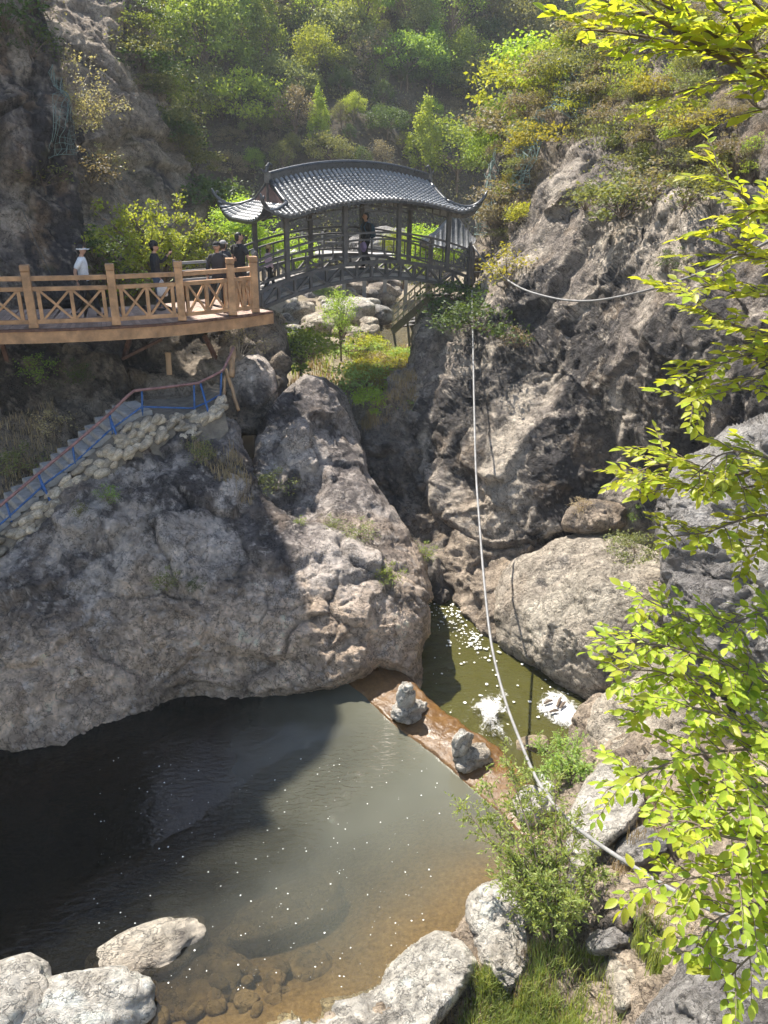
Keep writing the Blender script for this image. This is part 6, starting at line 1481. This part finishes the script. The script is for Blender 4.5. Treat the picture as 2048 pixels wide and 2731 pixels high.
# ------------------------------------------------------------------ foam and white water
t = NT('foam'); co = t.coord()
fa = t.n('ShaderNodeAttribute', attribute_name='fade').outputs['Fac']
la = t.ramp(t.math('ADD', t.noise(co, 5.0, 6, 0.72, 2.5), t.math('MULTIPLY_ADD', fa, 0.55, -0.33)), [(0.40, 0.0), (0.68, 0.95)])
p = t.princ(Base_Color=t.ramp(t.noise(co, 7, 6, 0.7), [(0.3, (0.55, 0.53, 0.50)), (0.6, (0.80, 0.80, 0.79))]), Roughness=0.7, Normal=t.bump(t.noise(co, 22, 5, 0.7), 0.6, 0.05), Alpha=la); M['foam'] = t.done(p)
M['fleck'] = simple_mat('foam_fleck', (0.72, 0.72, 0.68), 0.7, 0.1, 5)
def foam_patch(name, outline, z, thick, thr, label, step=3.0, seed=1, bump=0.05, fscale=3.0, core=40.0):
    poly = chaikin(outline, 2); x0, y0 = poly.min(0) - 30; x1, y1 = poly.max(0) + 30
    gx, gy = np.arange(x0, x1 + step, step), np.arange(y0, y1 + step, step); PX, PY = np.meshgrid(gx, gy); px, py = PX.ravel(), PY.ravel()
    v = at_z(px, py, z); d, _, _ = near_poly(poly, px, py); ins = inside(poly, px, py); d = np.where(ins, d, -d)
    nz = fbm(v * fscale, 5, seed, 0.6); lv = d / core + 0.6 * nz - thr; keepv = lv > -0.35
    v[:, 2] += thick * sstep(0, 20, d) + bump * ridged(v * 4, 4, seed + 2) * sstep(0, 15, d)
    I = np.arange(len(px)).reshape(PX.shape); F = np.stack([I[:-1, :-1], I[1:, :-1], I[1:, 1:], I[:-1, 1:]], -1).reshape(-1, 4); F = F[keepv[F].all(1)]
    me = np_mesh(name, v, F, M['foam']); at_ = me.attributes.new('fade', 'FLOAT', 'POINT'); at_.data.foreach_set('value', np.clip(lv + 0.35, 0, 1.2).astype(np.float32))
    return tag(obj(name, me), label, 'foam', kind='stuff')
foam_patch('foam', [(1428, 1890), (1445, 1852), (1490, 1842), (1530, 1872), (1556, 1915), (1552, 1952), (1505, 1940), (1455, 1915)], CH_Z + 0.03, 0.03, -0.12, 'white foam raft floating at the foot of the pale boulder', 2.5, 3, 0.015)
foam_patch('white_water', [(1225, 1885), (1290, 1845), (1350, 1830), (1385, 1860), (1360, 1930), (1385, 1985), (1330, 2000), (1265, 1955), (1230, 1920)], CH_Z + 0.05, 0.10, 0.42, 'white water churning below the weir', 2.5, 5, 0.12, 5.0, 55.0)
foam_patch('white_water', [(1262, 1925), (1300, 1915), (1340, 1950), (1380, 1985), (1350, 2000), (1300, 1965)], CH_Z + 0.10, 0.14, 0.10, 'white spill of the weir', 2.5, 6, 0.12, 4.0)
foam_patch('white_water', [(1420, 2060), (1440, 2050), (1480, 2100), (1512, 2150), (1490, 2165), (1450, 2120)], CH_Z + 0.10, 0.16, -0.10, 'white rill beside the near end of the weir', 2.5, 7, 0.10, 4.0)
n = 300; a = rng.random(n) ** 0.7; px = np.interp(a, [0, 0.5, 1], [1165, 1215, 1285]) + rng.normal(0, 22, n); py = np.interp(a, [0, 0.5, 1], [1600, 1660, 1730]) + rng.normal(0, 18, n)
px2, py2 = rng.uniform(1150, 1560, 160), rng.uniform(1640, 1990, 160); px3, py3 = rng.uniform(250, 1180, 420), rng.uniform(2020, 2640, 420)
def specks(name, P, r, label):
    n = len(P); t_ = np.linspace(0, 2 * np.pi, 7)[:-1]; rr = r * rng.uniform(0.15, 1.15, n) ** 2.2
    v = np.stack([P + np.stack([np.cos(q) * rr * rng.uniform(0.6, 1.3, n), np.sin(q) * rr * rng.uniform(0.6, 1.3, n), np.zeros(n)], 1) for q in t_], 1).reshape(-1, 3)
    o = obj(name, np_mesh(name, v, np.arange(6 * n).reshape(n, 6), M['fleck'], False)); return tag(o, label, 'foam', kind='stuff')
specks('foam_specks', np.concatenate([at_z(px, py, CH_Z + 0.035), at_z(px2, py2, CH_Z + 0.035)]), 0.034, 'flecks of foam drifting on the channel')
specks('foam_specks', at_z(px3, py3, 0.012), 0.011, 'tiny white flecks floating on the pool')
for i, (px, py, L, an, lab) in enumerate([(1462, 1872, 0.22, 0.5, 'dark stick stranded at the left of the foam raft'), (1490, 1872, 0.30, 1.1, 'bent dark stick in the middle of the foam raft'), (1478, 1897, 0.20, 0.2, 'short dark stick low on the foam raft'), (1500, 1880, 0.24, 0.9, 'dark driftwood piece at the right of the foam raft')]):
    c = V(at_z(px, py, CH_Z + 0.12)); d = Vector((math.cos(an), math.sin(an), 0.05)) * L / 2; mb = MB(); mb.tube([c - d, c + Vector((0.02, 0.03, 0.01)), c + d], [0.02, 0.035, 0.018], 6); tag(mb.build('driftwood', M['bark']), lab, 'stick')

# ------------------------------------------------------------------ cable and hose
def smooth_path(P, n=60):
    P = np.array(P); k = np.arange(len(P)); tt = np.linspace(0, len(P) - 1, n); out = []
    for t_ in tt:
        i = min(int(t_), len(P) - 2); f = t_ - i; p0, p1, p2_, p3_ = P[max(i - 1, 0)], P[i], P[i + 1], P[min(i + 2, len(P) - 1)]
        out.append(V(0.5 * (2 * p1 + (p2_ - p0) * f + (2 * p0 - 5 * p1 + 4 * p2_ - p3_) * f * f + (3 * p1 - p0 - 3 * p2_ + p3_) * f ** 3)))
    return out
P = [at_y(*q) for q in [(1262, 655, 27.6), (1291, 695, 26.2), (1375, 761, 22.6), (1471, 794, 20.6), (1561, 803, 19.2), (1652, 791, 18.0), (1772, 761, 16.4), (1904, 713, 14.6), (2100, 620, 12.5)]]
mb = MB(); mb.tube(smooth_path(P, 70), 0.026, 7); tag(mb.build('hanging_cable', M['hose'], smooth=True), 'grey cable sagging across the right cliff from the bridge end', 'cable')
P = [at_y(*q) for q in [(1258, 775, 25.2), (1261, 900, 22.6), (1264, 1060, 20.2), (1269, 1250, 17.7), (1279, 1400, 15.9), (1292, 1560, 14.2), (1311, 1720, 12.7), (1345, 1860, 11.3), (1385, 1970, 10.1), (1430, 2075, 9.05), (1490, 2160, 8.15), (1570, 2232, 7.35), (1690, 2312, 6.45), (1800, 2378, 5.8), (1930, 2440, 5.2), (2150, 2520, 4.4)]]
mb = MB(); mb.tube(smooth_path(P, 110), 0.027, 8); tag(mb.build('water_hose', M['hose'], smooth=True), 'long grey hose hanging from the bridge down to the near bank', 'hose')
for i, (a, b, lab) in enumerate([((60, 560, 21.3), (135, 730, 21.2), 'thin guy wire down the near left cliff'), ((0, 905, 19.6), (250, 905, 20.2), 'thin wire slung under the walkway')]):
    A_, B_ = V(at_y(*a)), V(at_y(*b)); mb = MB(); mb.tube([A_, A_.lerp(B_, 0.5) - Vector((0, 0, 0.08)), B_], 0.008, 5); tag(mb.build('wire', M['wire']), lab, 'wire')

# ------------------------------------------------------------------ rockfall nets
def net(surf, quad, nu, nv, label, r=0.012):
    q = np.array(quad, float); P = {}
    for i in range(nu + 1):
        for j in range(nv + 1):
            u, v_ = i / nu, j / nv; c = (q[0] * (1 - u) + q[1] * u) * (1 - v_) + (q[3] * (1 - u) + q[2] * u) * v_ + rng.normal(0, 1.2, 2)
            p, nn = on_surf(surf, *c); P[i, j] = V(p + nn * 0.10 + np.array([0, -0.25, 0.12]))
    mb = MB()
    for i in range(nu + 1): mb.tube([P[i, j] for j in range(nv + 1)], r, 3, cap=False)
    for j in range(nv + 1): mb.tube([P[i, j] for i in range(nu + 1)], r, 3, cap=False)
    tag(mb.build('rockfall_net', M['net']), label, 'net')
net(UR, [(1520, 180), (1600, 170), (1560, 330), (1450, 330)], 12, 16, 'teal rockfall net high on the right slope')
net(UR, [(1440, 330), (1480, 330), (1400, 520), (1340, 520)], 10, 18, 'teal rockfall net hanging down the middle of the right slope')
net(UR, [(1310, 420), (1345, 420), (1300, 640), (1265, 640)], 8, 18, 'grey-green rockfall net at the left edge of the right slope')
net('left_near_cliff', [(150, 190), (185, 260), (205, 420), (140, 430)], 10, 14, 'dark teal rockfall net along the edge of the near left cliff', 0.006)

# ------------------------------------------------------------------ stair, pavilion and terrace beyond the bridge
sa, sb_ = V(at_y(1046, 884, 30.2)), V(at_y(1150, 792, 28.6)); sd_ = (sb_ - sa); hd_ = Vector((sd_.x, sd_.y, 0)).normalized(); sn = Vector((-hd_.y, hd_.x, 0))
stv = empty('timber_stair', sa); tag(stv, 'grey timber stair descending behind the right end of the covered bridge', 'stair')
for off in (0.0, 1.0):
    mb = MB(); mb.beam(sa + sn * off, sb_ + sn * off, 0.07, 0.26); attach(mb.build('stringer', M['bridge']), stv)
    for z in (0.35, 0.62, 0.9):
        mb = MB(); mb.beam(sa + sn * off + UP * z, sb_ + sn * off + UP * z, 0.05, 0.05); attach(mb.build('rail', M['bridge_deck']), stv)
    for f in np.linspace(0.01, 1, 8):
        mb = MB(); c = sa.lerp(sb_, f) + sn * off; mb.beam(c, c + UP * 0.95, 0.045, 0.045, (0, 1, 0)); attach(mb.build('baluster', M['bridge_deck']), stv)
for f in np.linspace(0.05, 0.95, 9):
    mb = MB(); c = sa.lerp(sb_, f) + sn * 0.5 + UP * 0.1; mb.box(c, (0.26, 0.95, 0.04), Matrix((hd_, sn, UP)).transposed()); attach(mb.build('tread', M['bridge']), stv)
for f in (0.03, 0.4):
    for off in (0.0, 1.0):
        mb = MB(); c = sa.lerp(sb_, f) + sn * off; mb.beam(Vector((c.x + 0.25, c.y, 2.6)), c, 0.09, 0.09, (0, 1, 0)); attach(mb.build('support', M['bridge']), stv)
pc = V(at_y(1205, 655, 35)); pv = empty('pavilion', Vector((pc.x, pc.y, pc.z - 2.3))); tag(pv, 'small grey pyramid-roofed pavilion behind the right end of the bridge', 'pavilion')
hw = 1.35; mb = MB(); N = 10; vs = []; fs = []
for j in range(N + 1):
    f = j / N; r = hw * (1 - f) + 0.02; z = 1.35 * (0.45 * f + 0.55 * f * f)
    for k in range(24):
        sd4, u = divmod(k, 6); u = u / 6 * 2 - 1; x_, y_ = [(u, -1), (1, u), (-u, 1), (-1, -u)][sd4]; up_ = 0.22 * abs(u) ** 4 * (1 - f) ** 2
        vs.append(pc + Vector((x_ * r, y_ * r, z + up_)))
for j in range(N):
    for k in range(24): fs.append((j * 24 + k, j * 24 + (k + 1) % 24, (j + 1) * 24 + (k + 1) % 24, (j + 1) * 24 + k))
fs.append(tuple(range(24))); mb.add(vs, fs); rf = attach(mb.build('roof', M['tile_dark']), pv)
for sd4 in range(4):
    for u in np.linspace(-0.9, 0.9, 12):
        mb = MB(); top_f = 1 - abs(u) * 0.98; pts = []
        for f in np.linspace(0, top_f, 5):
            r = hw * (1 - f) + 0.02; uu = u * hw; x_, y_ = [(uu, -r), (r, uu), (-uu, r), (-r, -uu)][sd4]; pts.append(pc + Vector((x_, y_, 1.35 * (0.45 * f + 0.55 * f * f) + 0.03 + 0.22 * abs(u) ** 4 * (1 - f) ** 2)))
        mb.tube(pts, 0.045, 5); o = mb.build('tile_row', M['tile']); o.parent = rf; o.location = (0, 0, 0)
for x_ in (-1, 1):
    for y_ in (-1, 1):
        mb = MB(); c = pc + Vector((x_ * 0.95, y_ * 0.95, 0)); mb.beam(c - UP * 2.3, c + UP * 0.12, 0.13, 0.13, (0, 1, 0)); attach(mb.build('pillar', M['bridge']), pv)
mb = MB(); mb.box(pc - UP * 3.4, (2.9, 2.9, 2.2)); attach(mb.build('plinth', M['masonry']), pv)
mb = MB(); mb.lathe(pc + UP * 1.34, [(0.06, 0), (0.11, 0.08), (0.07, 0.2), (0.01, 0.3)], 8); attach(mb.build('finial', M['tile_dark']), pv)
ta, tb = V(at_y(700, 668, 45)), V(at_y(1085, 680, 43)); ta.z = tb.z = 5.35
ter = empty('far_walkway', ta); tag(ter, 'grey concrete walkway with lattice railing beyond the bridge', 'walkway'); td = (tb - ta).normalized()
mb = MB(); mb.beam(ta - UP * 0.15 + Vector((0, 0.9, 0)), tb - UP * 0.15 + Vector((0, 0.9, 0)), 2.0, 0.28); attach(mb.build('slab', M['bridge_deck']), ter)
for k in range(8):
    c = ta.lerp(tb, k / 7); mb = MB(); mb.beam(c, c + UP * 1.12, 0.12, 0.12, (0, 1, 0)); attach(mb.build('post', M['bridge_deck']), ter)
    mb = MB(); mb.beam(Vector((c.x, c.y + 0.4, 2.4)), c + Vector((0, 0.4, -0.28)), 0.2, 0.2, (0, 1, 0)); attach(mb.build('support', M['bridge_deck']), ter)
    if k < 7 and k < 5:
        e = ta.lerp(tb, (k + 1) / 7)
        for z in (0.2, 0.62, 1.0): mb = MB(); mb.beam(c + UP * z, e + UP * z, 0.06, 0.06); attach(mb.build('rail', M['bridge_deck']), ter)
        mb = MB()
        for q in range(10):
            f0 = q / 10; f1 = (q + 1) / 10; zz = (0.22, 0.60) if q % 2 else (0.60, 0.22); mb.beam(c.lerp(e, f0) + UP * zz[0], c.lerp(e, f1) + UP * zz[1], 0.03, 0.035)
        attach(mb.build('lattice_panel', M['bridge']), ter)
    elif k < 7:
        e = ta.lerp(tb, (k + 1) / 7)
        for z in (0.5, 1.0): mb = MB(); mb.beam(c + UP * z, e + UP * z, 0.05, 0.05); attach(mb.build('rail', M['bridge_deck']), ter)
# ------------------------------------------------------------------ leafy boughs reaching in from the right
def at_d(px, py, d): return CAM + ray(px, py) * d
def fore_leaf():
    """pointed leaf, folded along the midrib; unit length along +y"""
    ys = [0.0, 0.18, 0.42, 0.68, 0.88, 1.0]; ws = [0.02, 0.20, 0.27, 0.21, 0.09, 0.0]; vs = []; fs = []
    for y, w in zip(ys, ws):
        droop = -0.10 * y * y; vs += [(-w, y, 0.32 * w + droop), (0, y, droop), (w, y, 0.32 * w + droop)]
    for i in range(len(ys) - 1):
        a = i * 3; fs += [(a, a + 1, a + 4, a + 3), (a + 1, a + 2, a + 5, a + 4)]
    return vs, fs
LV, LF = fore_leaf(); leaf_me = bpy.data.meshes.new('leaf'); leaf_me.from_pydata(LV, [], LF); leaf_me.materials.append(M['leaf_fore']); leaf_me.polygons.foreach_set('use_smooth', [True] * len(LF)); leaf_me.update()
LVn = np.array(LV); LFn = np.array(LF)
def bough_tree(label, base, limbs, seed, tw_len=0.36, tw_gap=0.052, leaf=0.080, parts=300, name='overhanging_tree', skip=0.0):
    r = random.Random(seed); root = empty(name, base); tag(root, label, 'tree'); mb = MB(); leaves = []
    for L in limbs:
        P = smooth_path([at_d(*q) for q in L[0]], 26); r0 = L[1]; dens = L[2] if len(L) > 2 else 1.0
        mb.tube(P, [r0 * (1 - 0.85 * k / 25) + 0.002 for k in range(26)], 7)
        acc = 0.0; side = 1
        for k in range(2, 25):
            acc += (P[k] - P[k - 1]).length
            while acc > tw_gap / dens:
                acc -= tw_gap / dens; side = -side; d = (P[k + 1] - P[k]).normalized(); f = k / 25
                lat = d.cross(UP).normalized() * side
                dirv = (d * r.uniform(0.4, 1.1) + lat * r.uniform(0.5, 1.2) + UP * r.uniform(-0.35, 0.45)).normalized()
                ln = tw_len * r.uniform(0.35, 1.15) * (0.6 + 0.5 * math.sin(math.pi * f)); a = P[k]; tip = a + dirv * ln + UP * r.uniform(-0.04, 0.03)
                m = a.lerp(tip, 0.5) + UP * 0.02; mb.tube([a, m, tip], [0.0045, 0.003, 0.0012], 4, cap=False)
                nl = max(2, int(ln / 0.027)); s2 = 1
                for q in range(nl):
                    if r.random() < skip: continue
                    g = (q + 1) / nl; s2 = -s2; p = a.lerp(tip, g) if g < 1 else tip
                    lt = dirv.cross(UP); lt = lt.normalized() if lt.length > 0.05 else Vector((1, 0, 0))
                    ld = (dirv * r.uniform(0.5, 1.0) + lt * s2 * r.uniform(0.5, 1.0) + UP * r.uniform(-0.35, 0.25)).normalized()
                    if q == nl - 1: ld = (dirv + UP * r.uniform(-0.2, 0.2)).normalized()
                    nz = (UP + Vector((r.gauss(0, 0.35), r.gauss(0, 0.35), 0))); x_ = ld.cross(nz).normalized(); z_ = x_.cross(ld)
                    s = leaf * r.uniform(0.6, 1.25); leaves.append((Matrix.Translation(p) @ (Matrix((x_, ld, z_)).transposed() * s).to_4x4(), p, s))
    attach(mb.build('branches', M['bark'], smooth=True), root)
    cv = Vector(CAM); inv = Matrix.Translation(-Vector(root.location))
    def seen(p):
        d = np.array(p) - CAM; z = d @ _f0; return 0 < (d @ CR) / z * FPX + 1024 < 2048 and 0 < 1365.5 - (d @ CU) / z * FPX < 2731
    leaves.sort(key=lambda q: -(q[2] / (q[1] - cv).length) if seen(q[1]) else 1)
    for mt, p, s in leaves[:parts]:
        o = bpy.data.objects.new('leaf', leaf_me); COL.objects.link(o); o.parent = root
        m4 = mt.copy(); m4[3][3] = 1.0; o.matrix_basis = inv @ m4
    rest = leaves[parts:]
    if rest:
        A = np.stack([np.array(q[0])[:3, :3] for q in rest]); T_ = np.stack([np.array(q[1]) for q in rest])
        v = np.einsum('nij,kj->nki', A, LVn) + T_[:, None]; f = (np.arange(len(rest)) * len(LVn))[:, None, None] + LFn[None]
        o = obj('leaf', np_mesh('leaf', v.reshape(-1, 3), f.reshape(-1, 4), M['leaf_fore'])); o['kind'] = 'stuff'; attach(o, root)
    return len(leaves)
n1 = bough_tree('leafy bough of bright spring leaves across the top right corner', V(at_d(2500, 420, 4.6)), [
  ([(2500, 420, 4.6), (2250, 270, 4.2), (2048, 205, 3.9), (1930, 155, 3.8), (1840, 100, 3.7), (1740, 45, 3.7), (1640, 15, 3.75), (1580, -10, 3.8)], 0.022),
  ([(1990, 180, 3.85), (1900, 90, 3.6), (1800, 30, 3.5), (1700, -20, 3.5)], 0.010), ([(1930, 155, 3.8), (1780, 110, 3.9), (1640, 85, 4.0), (1555, 80, 4.1)], 0.008), ([(2048, 205, 3.9), (1960, 60, 3.6), (1880, -20, 3.5)], 0.010),
  ([(2100, 230, 3.9), (1980, 215, 3.8), (1850, 235, 3.8), (1800, 250, 3.8)], 0.005, 0.35), ([(2150, 250, 3.9), (2040, 290, 3.7), (1990, 260, 3.7)], 0.006, 0.6), ([(2150, 100, 3.8), (2048, 40, 3.6), (1990, -20, 3.5)], 0.010)], 71)
n2 = bough_tree('bright spring foliage in sprays along the right edge, in front of the dark cliff', V(at_d(2600, 1500, 6.0)), [
  ([(2600, 1100, 6.0), (2300, 800, 5.6), (2120, 640, 5.2), (1980, 520, 5.0), (1910, 450, 5.0), (1888, 425, 5.0)], 0.016), ([(2150, 660, 5.2), (2040, 560, 5.0), (1960, 600, 4.9), (1890, 610, 4.9)], 0.008), ([(2150, 700, 5.2), (2050, 690, 5.0), (1960, 680, 4.9), (1905, 720, 4.9)], 0.008),
  ([(2600, 1300, 6.0), (2250, 950, 5.5), (2048, 890, 5.2), (1940, 860, 5.1), (1850, 800, 5.1), (1765, 765, 5.1)], 0.014), ([(2100, 900, 5.2), (1980, 950, 5.1), (1880, 985, 5.1), (1775, 1020, 5.2)], 0.010), ([(2100, 960, 5.2), (1980, 1030, 5.0), (1880, 1060, 5.0), (1830, 1075, 5.0)], 0.008), ([(2150, 780, 5.2), (2040, 790, 5.0), (1960, 780, 5.0), (1870, 760, 5.0)], 0.008),
  ([(2600, 1400, 6.0), (2250, 1320, 5.6), (2048, 1260, 5.3), (1920, 1270, 5.2), (1830, 1240, 5.2), (1740, 1190, 5.3)], 0.014), ([(1830, 1240, 5.2), (1750, 1240, 5.3), (1690, 1260, 5.4), (1640, 1255, 5.4)], 0.005, 0.8), ([(2048, 1290, 5.3), (1900, 1310, 5.2), (1790, 1290, 5.3), (1690, 1280, 5.3)], 0.006),
  ([(2150, 1360, 5.3), (2000, 1380, 5.2), (1880, 1420, 5.2), (1760, 1432, 5.2)], 0.008), ([(2150, 1420, 5.3), (2048, 1440, 5.2), (1980, 1460, 5.2)], 0.006), ([(2150, 1300, 5.2), (2040, 1220, 5.0), (1930, 1210, 5.0), (1840, 1280, 5.0)], 0.007)], 72, leaf=0.086)
n3 = bough_tree('bright spring foliage in sprays along the lower right edge, over the bank', V(at_d(2600, 2100, 6.0)), [
  ([(2600, 2050, 6.2), (2250, 1900, 5.6), (2048, 1820, 5.2), (1900, 1760, 5.0), (1760, 1720, 5.0), (1600, 1715, 5.1)], 0.014), ([(2048, 1800, 5.2), (1930, 1690, 5.1), (1820, 1650, 5.2), (1710, 1590, 5.2)], 0.008), ([(2048, 1840, 5.2), (1880, 1830, 5.0), (1750, 1790, 5.0), (1620, 1790, 5.0)], 0.008),
  ([(2150, 1750, 5.2), (2048, 1640, 5.1), (1960, 1660, 5.1), (1880, 1650, 5.1)], 0.007),
  ([(2600, 2200, 6.2), (2250, 2020, 5.4), (2048, 1960, 5.0), (1900, 1900, 4.8), (1770, 1880, 4.8), (1680, 1900, 4.9)], 0.014), ([(2100, 2000, 5.0), (1960, 2000, 4.8), (1830, 2020, 4.7), (1700, 2070, 4.8), (1620, 2105, 4.9)], 0.008), ([(2150, 2080, 4.9), (2000, 2100, 4.6), (1880, 2110, 4.6), (1800, 2170, 4.6)], 0.008),
  ([(2600, 2420, 5.8), (2250, 2300, 5.0), (2048, 2250, 4.5), (1930, 2230, 4.4), (1830, 2190, 4.4), (1750, 2210, 4.5)], 0.013), ([(2150, 2320, 4.6), (1980, 2330, 4.3), (1860, 2340, 4.3), (1680, 2370, 4.5)], 0.008), ([(2150, 2380, 4.6), (2000, 2420, 4.3), (1900, 2460, 4.3), (1850, 2540, 4.3)], 0.008),
  ([(2150, 2480, 4.4), (2048, 2520, 4.2), (1980, 2570, 4.2), (1920, 2640, 4.2)], 0.007), ([(2150, 2180, 4.8), (2030, 2150, 4.5), (1930, 2160, 4.5), (1840, 2120, 4.6)], 0.007)], 73, leaf=0.082)

# ---- willow shrub on the near bank
def willow(label, base, tips, seed, dens=1.0, leaf=0.068):
    r = random.Random(seed); root = empty('willow_shrub', base); tag(root, label, 'shrub'); mb = MB(); pts = []; dirs = []; b = Vector(base)
    for e in tips:
        e = Vector(e); m = b.lerp(e, 0.45) + UP * 0.12 * (e - b).length; P = smooth_path([np.array(b), np.array(b.lerp(m, 0.55)), np.array(m), np.array(m.lerp(e, 0.6)), np.array(e)], 18)
        mb.tube(P, [0.017 * (1 - 0.9 * k / 17) + 0.0015 for k in range(18)], 5)
        for k in range(5, 18):
            for _ in range(int(4 * dens + r.random())):
                d = (P[k] - P[k - 1]).normalized(); dv = (d * r.uniform(0.3, 1) + Vector((r.gauss(0, 1), r.gauss(0, 1), r.gauss(0, 0.7))) * 0.7).normalized(); ln = r.uniform(0.12, 0.34); t_ = P[k] + dv * ln - UP * 0.05
                mb.tube([P[k], P[k].lerp(t_, 0.5) + UP * 0.015, t_], [0.003, 0.002, 0.001], 3, cap=False)
                for q in range(12): pts.append(np.array(P[k].lerp(t_, (q + r.random()) / 12))); dirs.append(np.array(dv))
    attach(mb.build('stems', M['bark'], smooth=True), root)
    c = np.array(pts); n = len(c); t_ = unit(np.array(dirs) + rng.normal(size=(n, 3)) * 0.75); nn = unit(np.cross(t_, rng.normal(size=(n, 3)))); L = leaf * rng.uniform(0.6, 1.3, n)[:, None]; bb = np.cross(nn, t_) * L * 0.17
    v = np.stack([c, c + t_ * L * 0.45 + bb, c + t_ * L - np.array([0, 0, 0.006]), c + t_ * L * 0.45 - bb], 1).reshape(-1, 3)
    attach(obj('foliage', np_mesh('foliage', v, np.arange(4 * n).reshape(n, 4), M['leaf_willow'], False)), root)
wb = on_surf('right_bank_rock', 1490, 2560)[0]
willow('feathery willow shrub leaning over the pool from the near bank', V(wb), [V(at_y(x, y, Yv)) for x, y, Yv in [(1345, 2010, 8.3), (1300, 2100, 8.0), (1235, 2150, 7.9), (1310, 2190, 7.7), (1360, 2120, 8.1), (1400, 2060, 8.3), (1440, 2130, 8.0), (1480, 2080, 8.3), (1500, 2200, 7.7), (1420, 2250, 7.4), (1370, 2290, 7.2), (1540, 2180, 7.8), (1580, 2280, 7.3), (1400, 2380, 6.9), (1450, 2350, 6.9), (1530, 2400, 6.7), (1600, 2330, 7.1), (1340, 2340, 7.0)]], 81)
wb2 = on_surf('right_bank_rock', 1530, 2080)[0]
willow('small willow shrub beside the white rill at the weir end', V(wb2), [V(at_y(x, y, Yv)) for x, y, Yv in [(1440, 1990, 10.9), (1490, 1970, 11.1), (1540, 1980, 11.0), (1430, 2060, 10.3), (1480, 2040, 10.5), (1560, 2050, 10.4)]], 82, 0.9)
# ------------------------------------------------------------------ thin spring haze in the valley
mb = MB(); mb.box((0, 52, 42.5), (150, 170, 95)); hz = mb.build('haze', [])
hm = bpy.data.materials.new('valley_haze'); hm.use_nodes = True; ht = hm.node_tree; ht.nodes.clear(); ho = ht.nodes.new('ShaderNodeOutputMaterial'); pvn = ht.nodes.new('ShaderNodeVolumePrincipled')
pvn.inputs['Color'].default_value = (0.80, 0.86, 0.95, 1); pvn.inputs['Density'].default_value = 0.0008; pvn.inputs['Anisotropy'].default_value = 0.1
ht.links.new(pvn.outputs[0], ho.inputs['Volume']); hz.data.materials.clear(); hz.data.materials.append(hm); hz['kind'] = 'stuff'; tag(hz, 'thin spring haze filling the valley air', 'haze')
